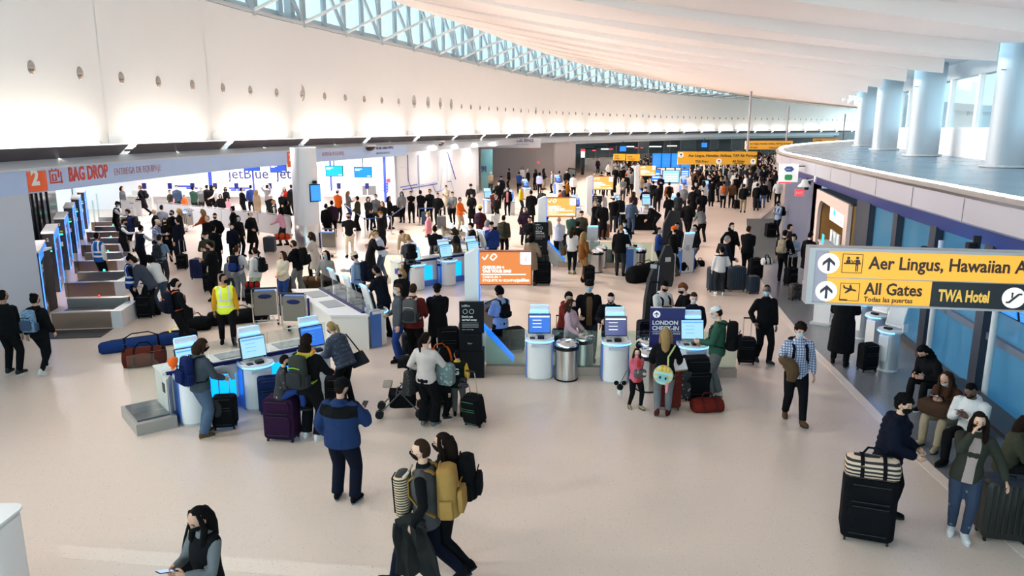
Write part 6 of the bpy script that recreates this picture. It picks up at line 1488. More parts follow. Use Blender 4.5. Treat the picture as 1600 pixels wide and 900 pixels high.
pl = P(1238, 656, 'f', 1.79, 186, K(lh=(-.27, .06, .84), rh=(.18, .26, 1.06), lf=(-.08, .30, .09, 10), rf=(.09, -.16, .10, -20), pz=.905, hp=16), 'shirt:w', 'k', 'curly:d', 'man in a blue and white checked shirt carrying a brown coat', skin=0, mask='b', res=0, shoe='c', build=1.1, tmat=[plaid('checked_shirt', (.50, .53, .62), (.10, .13, .24), 15)])
p = hand_w(pl, 1, -.02); t = thing('folded_coat', 'crumpled brown coat in the arm of the man in the checked shirt', 'coat'); t.location = p; t.rotation_euler = (0, 0, pl['rz'])
q = MB(); q.tube([(.16, .05, .10), (.05, .06, .07), (-.02, .05, -.02), (-.03, .03, -.14), (-.02, .02, -.26)], [.075, .10, .11, .10, .06], 9); q.tube([(.1, .02, .02), (.02, .10, -.08), (.03, .04, -.24)], [.06, .075, .05], 8)
for i, v in enumerate(q.v): q.v[i] = (v[0] + .015 * sin(i * 2.3), v[1] + .015 * cos(i * 1.7), v[2])
q.build('cloth', cloth((.17, .10, .05)), t, smooth=60); MB().tube([(.15, .05, .10), (.19, .06, .15)], [.075, .055], 9).build('collar', cloth((.17, .10, .05)), t, smooth=60)
backpack(pl, 'k', 'black backpack of the man in the checked shirt', w_=.30, d=.14)
mn = P(1190, 566, 'f', 1.75, 172, K(lh=(-.25, .05, .80), rh=(.27, .10, .92), lf=(-.06, .20, .09, 8), rf=(.07, -.14, .10, -18), pz=.91, hy=-28), 'jacket:k', 'k', 'buzz:k', 'man in a black jacket and blue mask wheeling a small black case', skin=3, mask='b', res=0, shoe='d', sole='s')
x, y = at(1165, 568); suitcase(x, y, .36, .24, .58, -10, 'k', 'small black case wheeled by the man in the black jacket', handle=.42)
cu = P(1400, 613, 'h', 1.74, 128, K(lh=(-.10, .30, 1.02), rh=(.12, .32, 1.00), lf=(-.10, .06), rf=(.10, -.06), lean=8, hp=4, hy=-20), 'puffer:n', 'k', 'curly:k', 'curly-haired young man in a navy padded jacket behind stacked luggage', skin=0, res=0)
x, y = at(1366, 858); y += .26
suitcase(x, y, .60, .36, .84, -20, 'k', 'big black soft suitcase under the striped bag', trim=M_darkg)
d1 = duffel(x + .0, y + .0, .62, .18, -20, 'k', 'black and beige striped holdall on the big black suitcase', trim='k', z=.84, h=.26, m=stripes('holdall_stripe', (.60, .45, .33), (.015, .014, .014), 6.5, 'Z'))
gw_ = P(1497, 836, 'f', 1.66, 205, 'facecover', 'jacket:fp', 'b', 'longf:d', 'woman in an olive jacket and ripped jeans covering her face with a hand', skin=0, res=0, split='front', shoe='w', slim=.7, tmat=[cloth((.06, .06, .045)), cloth((.50, .38, .34))], bmat=spots('ripped_denim', (.016, .028, .062), (.10, .14, .22), 6, .12))
x, y = at(1567, 848); suitcase(x + .04, y + .12, .56, .34, .80, -12, (.035, .034, .03), 'large charcoal hard suitcase at the right edge under the woman\'s hand', 'hard')
sw_ = P(1583, 640, 'h', 1.68, 120, 'sitphone', 'jacket:f', 'k', 'longf:d', 'woman with long brown hair in a dark grey jacket seated at the right edge', skin=0, res=0, hz=1.27)
phone(sw_, 1, 'phone held by the woman seated at the right edge')
wh = P(1530, 592, 'h', 1.80, 235, 'sitphone', 'hoodie:w', 'k', 'buzz:k', 'man in a white hoodie seated on the bench looking at a phone', skin=3, res=0, hz=1.33, build=1.08)
phone(wh, 1, 'phone held by the man in the white hoodie')
br = P(1492, 575, 'h', 1.70, 240, 'sitphone', 'hoodie:x', 't', 'longf:b', 'woman with braided hair in a brown jacket seated beside the white hoodie', skin=1, mask='w', res=0, hz=1.27, shoe='t', tmat=[cloth((.10, .042, .022))])
phone(br, 1, 'phone held by the seated woman in brown')
t = thing('brown_bag', 'big soft brown bag on the lap of the seated woman in brown', 'bag'); t.matrix_world = wmat(br) @ Matrix.Translation((.0, .40, .70)); MB().rbox((0, 0, 0), (.52, .26, .24), .09, 'y').build('bag', cloth((.085, .045, .028)), t, smooth=50); q = MB(); q.tube([(-.12, 0, .1), (-.08, -.02, .2), (.08, -.02, .2), (.12, 0, .1)], .012, 6); q.build('carry_handle', cloth(CC['k']), t)
dk = P(1472, 535, 'h', 1.74, 255, 'sitlean', 'hoodcoat:k', 'k', 'hoodup:k', 'figure in black with a raised hood hunched on the bench, farthest of the seated row', skin=1, res=0, hz=1.22, sole='w')
bc = P(1325, 578, 'f', 1.80, 30, K(lh=(-.12, .38, 1.06), rh=(.14, .40, 1.08), lf=(-.14, .08), rf=(.12, -.08), lean=6), 'longcoat:k', 'k', 'short:k', 'person in a long black coat at the drum kiosks, head behind the big sign', skin=1, mask=None, res=0, build=1.2, X=7.06, Y=15.3)
x, y = at(1357, 582); suitcase(x, y + .1, .36, .24, .60, 12, 'k', 'black case standing beside the person in the long black coat', handle=.0)
# ---------------- left front
lm = P(22, 585, 'f', 1.80, 5, K(lh=(-.27, .02, .82), rh=(.27, .02, .82), lf=(-.13, .03), rf=(.14, -.02)), 'sweater:k', 'k', 'buzz:k', 'man all in black standing at the left edge, back to us', skin=2, res=0, build=1.1, shoe='d', sole='w')
lb_ = P(70, 583, 'f', 1.72, 8, 'stroll', 'jacket:k', 'k', 'bun:k', 'woman in black with a pale blue backpack beside the man in black', skin=1, res=0, slim=.5, shoe='w', fem=True)
backpack(lb_, 'j', 'pale blue patterned backpack', m=spots('blue_pattern', (.12, .22, .34), (.035, .07, .12), 22, .34), pocket='j', w_=.33, h=.46, d=.17)
cart(-11.1, 14.7, 100, 'dark luggage cart at the left edge beside the man in black')
og = P(284, 548, 'f', 1.70, 40, 'hold', 'jacket:k', 'k', 'pony:k', 'woman in black with an orange and navy backpack, before the nearest island', skin=0, res=0, slim=.6, shoe='d')
backpack(og, 'n', 'orange and navy backpack', pocket='n', m=cloth(CC['n']), trim=(.80, .12, .03), w_=.34, h=.50, d=.18)
T = torso_m(og); t = thing('hip_bag', 'small black bag with white side at the hip of the woman with the orange backpack', 'bag'); t.matrix_world = T @ Matrix.Translation((.24, .12, .0)); MB().rbox((0, 0, 0), (.12, .20, .26), .04, 'x').build('bag', cloth(CC['k']), t, smooth=50); MB().rbox((-.02, .11, 0), (.1, .02, .24), .01, 'z').build('side_panel', cloth(CC['w']), t)
hv = P(357, 538, 'f', 1.72, 155, K(lh=(-.27, .06, .82), rh=(.26, .02, .84), lf=(-.12, .18, .09, 6), rf=(.12, -.16, .10, -14), hy=60, pz=.91), 'shirt:zso', 'k', 'buzz:k', 'worker in a yellow reflective vest over an orange shirt', skin=2, mask='k', res=0, split='hivis', build=1.06, tmat=[mat('hivis_yellow', (.62, .72, .03), rough=.7, emit=(.7, .9, .02), es=.12), mat('reflective_band', (.62, .62, .60), rough=.3), cloth((.75, .36, .02))])
duffel(-8.62, 16.6, 1.75, .17, 33, 'b', 'long blue ski bag lying on the floor', trim='k', h=.27, m=cloth((.02, .055, .22)))
duffel(-7.93, 15.35, .86, .24, 20, 'm', 'red and black expedition duffel in front of the blue ski bag', trim='k', ends='k', h=.40, m=cloth((.13, .022, .012)))
duffel(-8.0, 17.15, .85, .18, 30, 'k', 'black duffel with a lime mark behind the red duffel', trim='z', h=.27)
duffel(-7.2, 18.9, 1.5, .22, 22, 'k', 'long black gear bag lying behind the woman with the orange backpack', h=.36)
duffel(-8.0, 18.2, .7, .20, 10, 'k', 'rounded black holdall on the floor beside the long gear bag', h=.34)
# woman with orange cap
oc = P(320, 682, 'f', 1.68, 42, K(lh=(-.12, .34, 1.02), rh=(.16, .36, 1.0), lf=(-.10, .06), rf=(.10, -.06), lean=6, hp=10, hy=-10), 'hoodie:h', 'j', 'bob:b', 'woman in a grey hoodie and jeans at the left kiosk, orange cap on her backpack', skin=0, mask='k', res=0, slim=1.3, shoe='c', sole='q', build=1.05, tmat=[cloth((.085, .105, .13))], bmat=cloth((.10, .16, .25)))
bp = backpack(oc, 'n', 'navy backpack carried by the woman in the grey hoodie', m=cloth((.012, .022, .11)), w_=.34, h=.48, d=.19)
t = thing('cap', 'bright orange cap hung on the navy backpack', 'cap'); t.matrix_world = torso_m(oc) @ Matrix.Translation((-.15, -.36, .42)) @ Matrix.Rotation(R(70), 4, 'X'); q = MB(); q.lathe([(.09, 0), (.092, .03), (.08, .07), (.05, .10), (.01, .11)], 16); q.build('crown', cloth((.85, .13, .02)), t, smooth=50); MB().prism([(.075 * cos(a), -.04 - .09 * sin(a)) for a in np.linspace(0, pi, 9)], 0, .012).build('visor', cloth((.85, .13, .02)), t)
x, y = at(350, 672); sc1 = suitcase(x, y + .1, .38, .26, .58, 8, 'k', 'black case with a raised handle beside the woman in the grey hoodie', handle=.42)
t = thing('travel_pillow', 'grey neck pillow hung on the black case by the island', 'pillow', (x - .12, y - .09, .40), R(8)); q = MB(); q.tube([(.10 * cos(a), 0, .13 * sin(a)) for a in np.linspace(-1.2, 4.3, 13)], [.03] + [.055] * 11 + [.03], 8); q.build('cushion', cloth((.06, .06, .065)), t, smooth=60); MB().tube([(0, .0, .12), (.05, .02, .24)], .006, 5).build('cord', M_black, t)
t = thing('draped_jacket', 'pale grey jacket draped over the handle of the black case', 'jacket', (x + .02, y + .13, 1.0), R(8)); q = MB(); q.tube([(-.16, 0, -.06), (-.1, .0, .02), (.0, .01, .03), (.10, .0, .02), (.18, 0, -.05)], [.05, .07, .075, .07, .05], 8); q.build('cloth', cloth((.40, .42, .46)), t, smooth=60); MB().tube([(.12, -.02, 0), (.16, -.03, -.14)], [.05, .035], 8).build('sleeve', cloth((.40, .42, .46)), t, smooth=60)
# seated boy on purple case, backpack man, blonde woman
x, y = at(438, 693); ps_ = suitcase(x, y + .18, .52, .32, .74, -8, (.04, .012, .045), 'large dark purple suitcase with a boy sitting on it', trim=M_darkg)
bo_ = P(438, 555, 'h', 1.35, 70, K(pz=.50, lh=(-.10, .30, .62), rh=(.12, .30, .64), lf=(-.14, .40, .16), rf=(.14, .42, .18), lean=8, hy=0, hp=8), 'jacket:k', 'b', 'short:d', 'boy in a black spotted jacket sitting on the purple suitcase', skin=0, mask='k', res=0, X=x + .02, Y=y + .16, z=.43, tmat=[spots('white_spot_cloth', (.012, .012, .014), (.30, .32, .36), 9, .16)])
gb = P(487, 686, 'f', 1.78, 18, K(lh=(-.22, .34, 1.08), rh=(.24, .34, 1.05), lf=(-.11, .03), rf=(.13, .0), hp=14), 'jacket:k', 'k', 'hoodup:d', 'person in black wearing a grey and lime backpack at the island', skin=0, mask=None, res=0, build=1.15, slim=1.5, shoe='w')
backpack(gb, 'd', 'grey backpack with lime green piping', pocket='d', m=cloth((.055, .06, .05)), trim=(.35, .60, .05), w_=.34, h=.52, d=.20)
t = thing('scarf', 'orange and yellow scarf around the neck of the person in black', 'scarf'); g = Rig(gb['pose'], gb['build']); t.matrix_world = wmat(gb) @ Matrix.Translation(g.N); q = MB(); q.tube([(.105 * cos(a), .10 * sin(a), .015 * sin(2 * a)) for a in np.linspace(0, 2 * pi, 15)], .04, 7, cap=False); q.build('loop', stripes('scarf_stripe', (.75, .25, .03), (.75, .55, .05), 12, 'X'), t, smooth=60); MB().tube([(-.06, .11, -.02), (-.10, .14, -.16)], [.04, .03], 7).build('tail', MATS['scarf_stripe'], t, smooth=60)
bk = P(474, 515, 'h', 1.62, 300, K(lh=(-.16, .42, 1.02), rh=(.16, .40, 1.0), lf=(-.10, .05), rf=(.10, -.05), lean=26, hp=10), 'puffer:n', 'k', 'pony:l', 'blonde woman in a dark patterned jacket leaning over the island', skin=0, mask='k', res=0, X=-3.05, Y=12.95, tmat=[spots('navy_pattern', (.02, .03, .055), (.05, .075, .12), 14, .3)])
tote(bk, 1, 'd', 'grey shoulder bag of the blonde woman at the island', .34, .28, .14, out=.3)
x, y = at(410, 655); suitcase(x + .05, y + .35, .42, .28, .66, 20, (.015, .03, .12), 'blue suitcase between the island and the purple suitcase', 'soft')
x, y = at(520, 650); suitcase(x - .05, y + .5, .38, .26, .56, 10, 'k', 'black case with a thin raised handle hidden behind the man in the blue fleece', handle=.5)
# white sweater woman, stroller, boy
wsw = P(668, 667, 'f', 1.68, 24, K(lh=(-.20, .14, 1.02), rh=(.34, .30, .98), lf=(-.09, .02), rf=(.11, .06), hy=-14, hp=6), 'sweater:w', 'k', 'pony:d', 'woman in a white sweater with a black shoulder bag behind a stroller', skin=0, mask='k', res=0, build=1.05, slim=1.6, shoe='g', sole='q', tmat=[cloth((.66, .57, .53))])
tote(wsw, -1, 'k', 'big black shoulder bag on the woman in the white sweater', .38, .44, .15, m=spots('black_floral', (.012, .012, .013), (.05, .05, .045), 20, .3))
t = thing('teal_bag', 'mottled grey-green bag at the right side of the woman in the white sweater', 'bag'); t.matrix_world = torso_m(wsw) @ Matrix.Translation((.30, .16, .06)); MB().rbox((0, 0, 0), (.34, .16, .40), .08, 'y').build('bag', spots('teal_mottle', (.10, .14, .14), (.22, .30, .28), 16, .35), t, smooth=50); q = MB(); q.tube([(-.1, 0, .18), (-.12, -.06, .36), (-.10, -.02, .46)], .014, 6); q.build('strap', cloth((.10, .14, .14)), t)
bx_, by_ = at(726, 650); boy = P(716, 650, 'f', 1.22, 8, K(lh=(-.24, .10, .90), rh=(.20, .20, .92), lf=(-.09, .02), rf=(.10, .0), hy=40), 'jacket:fy', 's', 'short:k', 'boy in a dark green and yellow letter jacket beside the green case', skin=0, mask=None, res=0, split='sleeve', tmat=[cloth((.012, .022, .016)), cloth((.80, .45, .03))], bmat=cloth((.16, .165, .16)))
g = Rig(boy['pose'], 1.0); t = bpy.data.objects.new('x', None)
gl_ = dict(m=torso_m(boy))
x, y = at(743, 667); gc = suitcase(x, y + .12, .34, .25, .56, -28, 'k', 'black and green case being tilted by the boy, front right', tilt=14, handle=.45, trim=mat('green_trim', (.03, .12, .05), rough=.6)); MB().rbox((0, .135, .50), (.25, .03, .1), .01, 'y').build('green_panel', cloth((.06, .17, .07)), gc)
backpack(boy, 'k', 'small floral backpack hanging at the side of the boy', m=spots('floral_small', (.02, .02, .03), (.45, .25, .25), 30, .25), w_=.22, h=.26, d=.10, hb=.02, straps=False, sx=.17, off=-.06)
x, y = at(690, 640); suitcase(x, y + .25, .50, .32, .78, -14, (.022, .03, .026), 'tall dark suitcase with a green edge between the woman in white and the boy', trim=mat('green_trim', (0, 0, 0)))
kid = P(690, 650, 'f', 1.05, 60, 'stand', 'jacket:k', 'k', 'hoodup:k', 'small child in black hidden behind the woman in the white sweater', skin=0, mask=None, res=1, shoe='d', sole='w', X=-1.18, Y=12.3)
def stroller(x, y, rz, label):
    t = thing('stroller', label, 'stroller', (x, y, 0), R(rz)); mk = cloth(CC['k'])
    q = MB()
    for s_ in (-1, 1):
        q.tube([(s_ * .20, .40, .08), (s_ * .20, .12, .36), (s_ * .22, -.12, .62), (s_ * .20, -.38, 1.02)], .013, 6); q.tube([(s_ * .22, -.30, .08), (s_ * .22, .05, .50)], .013, 6)
    q.tube([(-.22, .1, .42), (.22, .1, .42)], .012, 6); q.tube([(-.2, -.38, 1.02), (.2, -.38, 1.02)], .016, 6); q.build('frame', M_darksteel, t)
    q = MB(); q.sheet([[(-.19, .24, .42), (.19, .24, .42)], [(-.2, .0, .40), (.2, .0, .40)], [(-.2, -.12, .46), (.2, -.12, .46)], [(-.2, -.30, .84), (.2, -.30, .84)]], .04); q.build('seat', mk, t, smooth=60)
    q = MB(); q.sheet([[(.22 * cos(a), -.28 + .34 * e, .82 + .20 * sin(a) * (1 - .3 * e) + .1 * sin(e * 2)) for a in np.linspace(0, pi, 9)] for e in (0, .35, .7, 1)], .012); q.build('canopy', mk, t, smooth=60)
    q = MB(); q.rbox((0, .0, .28), (.38, .46, .26), .07, 'z'); q.build('basket', mk, t, smooth=60); MB().rbox((0, .26, .56), (.34, .16, .04), .03, 'z').build('tray', cloth((.45, .40, .35)), t)
    for (xx, yy) in ((-.22, .40), (.22, .40), (-.24, -.30), (.24, -.30)):
        for e in (-.03, .03): MB().tube([(xx + e - .014, yy, .075), (xx + e + .014, yy, .075)], .075, 14).build('wheel', M_black, t)
    return t
stroller(-1.95, 12.55, 95, 'black folding stroller with small double wheels, left of the woman in white')
# ---------------- girl, blonde woman, green hoodie, London sign group
gi = P(992, 638, 'f', 1.15, 160, K(lh=(.03, .20, 1.14), rh=(-.03, .22, 1.08), lf=(-.13, .08), rf=(.13, -.10, .09, -10), hy=-20), 'jacket:po', 'k', 'long:b', 'small girl in a pink and red jacket hugging a grey pouch', skin=4, mask='p', res=0, slim=.5, split='front', shoe='t', tmat=[cloth((.70, .14, .20)), cloth((.65, .06, .03))])
t = thing('pouch', 'grey pouch hugged by the small girl', 'bag'); t.matrix_world = torso_m(gi) @ Matrix.Translation((0, .21, .15)); MB().rbox((0, 0, 0), (.34, .12, .22), .05, 'y').build('bag', cloth((.17, .16, .17)), t, smooth=50); MB().box((0, -.0, .11), (.28, .02, .012)).build('zip', M_darkg, t)
p = hand_w(gi, 1, -.05); t = thing('plush_toy', 'dangling plush toy with round dark ears at the girl\'s side', 'toy', (gi['X'] - .28, gi['Y'] + .02, .40)); MB().ball((0, 0, 0), (.06, .05, .06), 10, 6).build('head', cloth(CC['k']), t, smooth=True)
for s_ in (-1, 1): MB().ball((s_ * .07, 0, .08), (.045, .02, .045), 10, 6).build('ear', cloth(CC['k']), t, smooth=True)
MB().ball((.0, .0, -.10), (.05, .045, .07), 10, 6).build('body', cloth(CC['w']), t, smooth=True); MB().tube([(0, .02, .05), (.12, .05, .30)], .006, 5).build('cord', M_black, t)
bw2 = P(1035, 653, 'f', 1.66, 12, K(lh=(-.20, .22, 1.0), rh=(.26, .26, 1.0), lf=(-.10, .02, .12, -20), rf=(.09, .16), hy=0, hp=4, lean=-2, py=-.05), 'jacket:k', 's', 'longf:l', 'long-haired blonde woman in a black jacket and grey trousers, rainbow strap behind', skin=0, mask=None, res=0, slim=.9, shoe='m', bmat=cloth((.22, .23, .245)))
T = torso_m(bw2); t = thing('rainbow_bag', 'small round pastel backpack slung on the blonde woman', 'bag'); t.matrix_world = T @ Matrix.Translation((-.02, -.24, .02)) @ Matrix.Rotation(R(10), 4, 'Y'); q = MB(); q.m = Matrix.Rotation(pi / 2, 4, 'X'); q.lathe([(.13, -.06), (.17, -.05), (.18, 0), (.17, .05), (.13, .06)], 22); q.build('bag', stripes('pastel', (.75, .45, .12), (.30, .62, .60), 3.5, 'Z'), t, smooth=50); MB().rbox((0, -.065, -.04), (.20, .03, .13), .04, 'y').build('front_pocket', cloth((.35, .62, .62)), t, smooth=50)
for s_ in (-1, 1): MB().ball((s_ * .05, -.085, -.03), (.018, .008, .028), 8, 5).build('print', M_black, t)
for k in range(3): MB().ball(((k - 1) * .06, -.055, .13), (.045, .03, .05), 8, 5).build('print', cloth((.80, .55, .12)), t, smooth=True)
q = MB(); q.tube([(.05, .03, .17), (.02, .09, .32), (.07, .12, .46), (.10, .19, .53)], .016, 6); q.build('strap', stripes('rainbow_strap', (.75, .35, .10), (.15, .60, .25), 14, 'Z'), t); MB().tube([(.1, -.05, -.12), (.12, -.05, -.30)], [.03, .025], 7).build('tassel', cloth((.75, .3, .35)), t)
x, y = at(1048, 645); suitcase(x, y + .22, .44, .30, .70, -12, (.16, .024, .016), 'rusty red suitcase behind the blonde woman', tilt=-6)
x, y = at(1062, 632); suitcase(x + .12, y + .25, .22, .22, .62, 5, 'k', 'narrow dark floral case between the red and black suitcases', m=spots('floral_case', (.02, .02, .022), (.45, .42, .40), 16, .25))
x, y = at(1089, 628); suitcase(x, y + .2, .52, .32, .82, 6, 'k', 'tall black soft suitcase in front of the pale-screen kiosk')
t = thing('paper_folder', 'tan paper folder in the hand of the blonde woman', 'folder', tuple(hand_w(bw2, 1, -.12)), R(15)); t.rotation_euler = Euler((R(55), 0, R(20))); MB().box((0, 0, 0), (.30, .22, .012)).build('cover', cloth((.60, .42, .22)), t); MB().box((.01, .01, .008), (.28, .20, .006)).build('pages', M_pw, t)
gh = P(1116, 622, 'f', 1.80, 292, K(lh=(-.14, .30, 1.08), rh=(.14, .26, 1.0), lf=(-.09, .06), rf=(.10, -.06), hp=26), 'hoodie:e', 's', 'cap:w', 'man in a green hoodie and white cap wearing a black backpack at the right kiosk', skin=0, mask='w', res=0, slim=1.2, shoe='q', tmat=[cloth((.045, .13, .085))], bmat=cloth((.16, .165, .16)))
backpack(gh, 'k', 'black backpack of the man in the green hoodie', w_=.34, h=.52, d=.22)
x, y = at(1107, 645); duffel(x, y + .12, .58, .17, 6, 'r', 'red duffel bag on the floor at the feet of the man in the green hoodie', trim='m', h=.24, m=cloth((.20, .022, .014)))
hb_ = P(1091, 478, 'h', 1.70, 185, 'hold2', 'jacket:n', 'k', 'short:b', 'brown-haired person behind the pale-screen kiosk, only the hair showing', skin=0, mask='w', res=1, X=3.75, Y=14.95)
wj = P(1036, 437, 'h', 1.76, 150, 'phone', 'hoodie:w', 'k', 'fringe:k', 'young man in a white hoodie with a black backpack behind the London sign', skin=0, res=0)
backpack(wj, 'k', 'black backpack of the young man in the white hoodie')
rh_ = P(1071, 441, 'h', 1.74, 265, 'phone', 'hoodie:k', 'k', 'fringe:r', 'red-haired young man in a black hoodie behind the London sign', skin=4, res=0)
t = thing('board_bag', 'long dark grey surfboard bag standing upright behind the young man in the white hoodie', 'bag', (3.38, 17.6, 0), R(8)); q = MB(); q.prism([(-.13, 0), (-.2, .4), (-.215, .9), (-.18, 1.4), (-.08, 1.75), (0, 1.85), (.08, 1.75), (.18, 1.4), (.215, .9), (.2, .4), (.13, 0)], -.10, .10, 'y'); q.build('bag', cloth((.05, .05, .055)), t, smooth=50); MB().box((0, -.11, 1.35), (.34, .02, .05)).build('strap', M_black, t); MB().box((-.12, -.108, 1.72), (.16, .01, .10)).build('patch', M_pg, t); MB().box((0.02, -.11, .95), (.012, .02, 1.6)).build('zip', M_pg, t); t.rotation_euler = Euler((R(-6), R(6), R(8)))
x, y = at(1012, 545); suitcase(x, y + .3, .40, .28, .60, 12, 'n', 'navy case behind the glass, left of the London sign')
# ---------------- behind the centre barrier
P(882, 453, 'h', 1.62, 130, 'reach1', 'hoodie:r', 'k', 'short:k', 'boy in a red hoodie with white sleeve lettering, behind the centre barrier', skin=0, res=0, tmat=[cloth((.26, .03, .02))])
P(892, 467, 'h', 1.56, 118, 'hold2', 'jacket:p', 'j', 'long:b', 'girl in a pale pink jacket with long hair beside the boy in red', skin=4, mask='k', res=0, tmat=[cloth((.62, .42, .46))])
P(921, 438, 'h', 1.80, 182, 'hold', 'jacket:kc', 'd', 'beanie:k', 'man in a black jacket with glasses and a blue mask facing us', skin=0, mask='b', res=0, split='front')
P(956, 451, 'h', 1.74, 192, 'reach', 'jacket:k', 'k', 'buzz:k', 'man in black bending to the navy-screen kiosk from behind', skin=0, mask='k', res=0)
x, y = at(918, 550); suitcase(x, y + .5, .36, .25, .62, 0, (.30, .30, .31), 'silver-grey hard case behind the barrier between the kiosks', 'hard', handle=.35)
x, y = at(876, 560); suitcase(x, y + .4, .34, .24, .56, 0, 'k', 'black case behind the barrier beside the centre kiosk', handle=.3)
bb = P(782, 447, 'h', 1.68, 325, 'phone', 'jacket:l', 'k', 'afro:k', 'woman with curly black hair in a pale denim jacket behind the totem', skin=2, mask='k', res=0, tmat=[cloth((.30, .42, .66))], fem=True, slim=1.4)
backpack(bb, 'k', 'black bag on the back of the woman in denim', w_=.26, h=.3, d=.12)
cart(-.55, 16.9, 60, 'luggage cart carrying a brown bag, in front of the woman in denim')
x, y = at(765, 520); duffel(-.96, 17.15, .6, .18, 150, 't', 'brown-grey bag lying on the luggage cart behind the totem', z=.15, h=.42, m=cloth((.17, .13, .11)))
x, y = at(812, 560); suitcase(x - .1, y + .6, .40, .26, .55, 20, 'k', 'rounded black case behind the glass, left of the centre kiosk')
# ---------------- queue at baggage desk
mr = P(645, 443, 'h', 1.76, 10, 'hold2', 'jacket:m', 'k', 'short:b', 'man in a maroon jacket with a grey backpack', skin=0, mask=None, res=0, build=1.15, tmat=[cloth((.15, .02, .018))])
backpack(mr, 'g', 'grey backpack with white straps on the man in maroon', m=cloth((.13, .13, .125)), trim=(.55, .52, .48), pocket='d', w_=.34, h=.50, d=.2)
P(683, 443, 'h', 1.70, 350, 'fold', 'hoodcoat:k', 'k', 'beanie:k', 'person in a black hooded coat beside the man in maroon', skin=0, mask=None, res=0, build=1.05)
P(622, 443, 'h', 1.74, 250, 'stand2', 'jacket:h', 'b', 'short:b', 'balding man with glasses and a white mask in a grey jacket', skin=0, mask='w', res=0, tmat=[cloth((.10, .115, .135))])
P(627, 419, 'h', 1.66, 200, 'fold', 'coat:k', 'k', 'bob:l', 'woman with light brown hair behind the balding man', skin=0, mask='k', res=1)
P(598, 414, 'h', 1.80, 300, 'reach', 'jacket:k', 'k', 'buzz:k', 'man in a black and blue jacket at the baggage desk kiosk', skin=2, mask='k', res=0, split='yoke', tmat=[cloth((.010, .012, .02)), cloth((.012, .012, .016))])
st_ = P(560, 393, 'h', 1.78, 290, 'reach1', 'shirt:l', 'k', 'fedora:q', 'man in a straw hat and light blue shirt with a dark backpack', skin=0, mask='n', res=0, build=1.08, tmat=[cloth((.33, .43, .58))])
backpack(st_, 'n', 'dark navy backpack of the straw-hat man', w_=.34, h=.52, d=.2)
duffel(-1.55, 15.25, .8, .2, 35, 'k', 'black bag with orange and lime straps on the floor by the sizer', trim='o', h=.40)
x, y = at(700, 570); suitcase(x, y + .2, .46, .30, .78, 10, 'k', 'tall black suitcase left of the bag sizer')
x, y = at(640, 560); suitcase(x, y + .3, .4, .28, .5, 15, 'd', 'low dark case at the feet of the man in maroon')
gt = P(642, 455, 'f', 1.80, 335, 'reach1', 'tee:s', 'k', 'buzz:l', 'man in a grey T-shirt with a dark backpack at the third kiosk row', skin=0, mask=None, res=1, tmat=[cloth((.11, .12, .14))])
backpack(gt, 'k', 'dark backpack of the man in the grey T-shirt')
P(681, 435, 'f', 1.82, 350, 'back', 'suit:k', 'k', 'buzz:k', 'man in a dark suit holding his hands behind his back', skin=1, mask=None, res=1)
P(716, 434, 'f', 1.72, 275, 'reach1', 'longcoat:k', 'k', 'bob:b', 'woman in a long black coat left of the orange totem', skin=0, mask='k', res=1)
P(579, 360, 'h', 1.70, 80, 'reach', 'coat:k', 'k', 'pony:l', 'blonde woman in a black coat talking over the white island', skin=0, mask='w', res=1)
P(594, 358, 'h', 1.70, 270, 'reach', 'shirt:a', 'j', 'short:k', 'agent in a pale blue shirt behind the white island', skin=2, mask=None, res=1, build=1.15, tmat=[cloth((.52, .57, .70))])
P(738, 347, 'h', 1.74, 280, 'phone', 'jacket:k', 'k', 'short:k', 'man in a black jacket and white mask reading a paper', skin=0, mask='w', res=1)
P(768, 346, 'h', 1.76, 182, 'chin', 'jacket:b', 'k', 'cap:k', 'man in a blue jacket and black cap with a hand at his chin', skin=0, mask=None, res=1, build=1.1, tmat=[cloth((.02, .05, .22))])
P(830, 446, 'f', 1.68, 18, 'hold', 'hoodcoat:t', 'k', 'bob:k', 'woman in a long beige hooded coat with a suitcase', skin=0, mask=None, res=1, tmat=[cloth((.34, .25, .17))], shoe='c')
x, y = at(848, 446); suitcase(x, y + .15, .52, .32, .76, 0, 'k', 'large black suitcase beside the beige coat'); duffel(x, y + .15, .42, .13, 0, 'd', 'black bag on top of the suitcase beside the beige coat', z=.76, h=.2)
x, y = at(837, 450)
ws2 = P(893, 428, 'f', 1.66, 15, 'fold', 'sweater:w', 'k', 'long:b', 'woman in a white sweater and black leggings, brown bag at her side', skin=0, mask=None, res=1, slim=.4, shoe='t'); tote(ws2, -1, 'c', 'brown and black shoulder bag of the woman in leggings', .34, .30, .14)
P(910, 440, 'f', 1.68, 60, 'stand2', 'jacket:x', 'q', 'long:l', 'woman in a rust-brown jacket and tan trousers', skin=0, mask='k', res=1, tmat=[cloth((.23, .085, .02))], bmat=cloth((.42, .20, .075)))
x, y = at(920, 442); suitcase(x, y + .1, .36, .25, .56, 10, 'k', 'black cabin case beside the woman in rust-brown', handle=.4)
P(968, 431, 'f', 1.77, 15, 'phone1', 'jacket:k', 'd', 'buzz:l', 'man in a black jacket and dark trousers at the second-row kiosk', skin=0, mask=None, res=1, build=1.1)
P(963, 348, 'h', 1.70, 185, 'hold2', 'jacket:k', 'k', 'afro:k', 'person with a blue mask behind the man at the second-row kiosk', skin=2, mask='b', res=1, X=4.15, Y=27.2)
x, y = at(950, 417); suitcase(x, y, .40, .26, .62, 0, (.05, .07, .10), 'slate blue hard case left of the man at the second-row kiosk', 'hard')
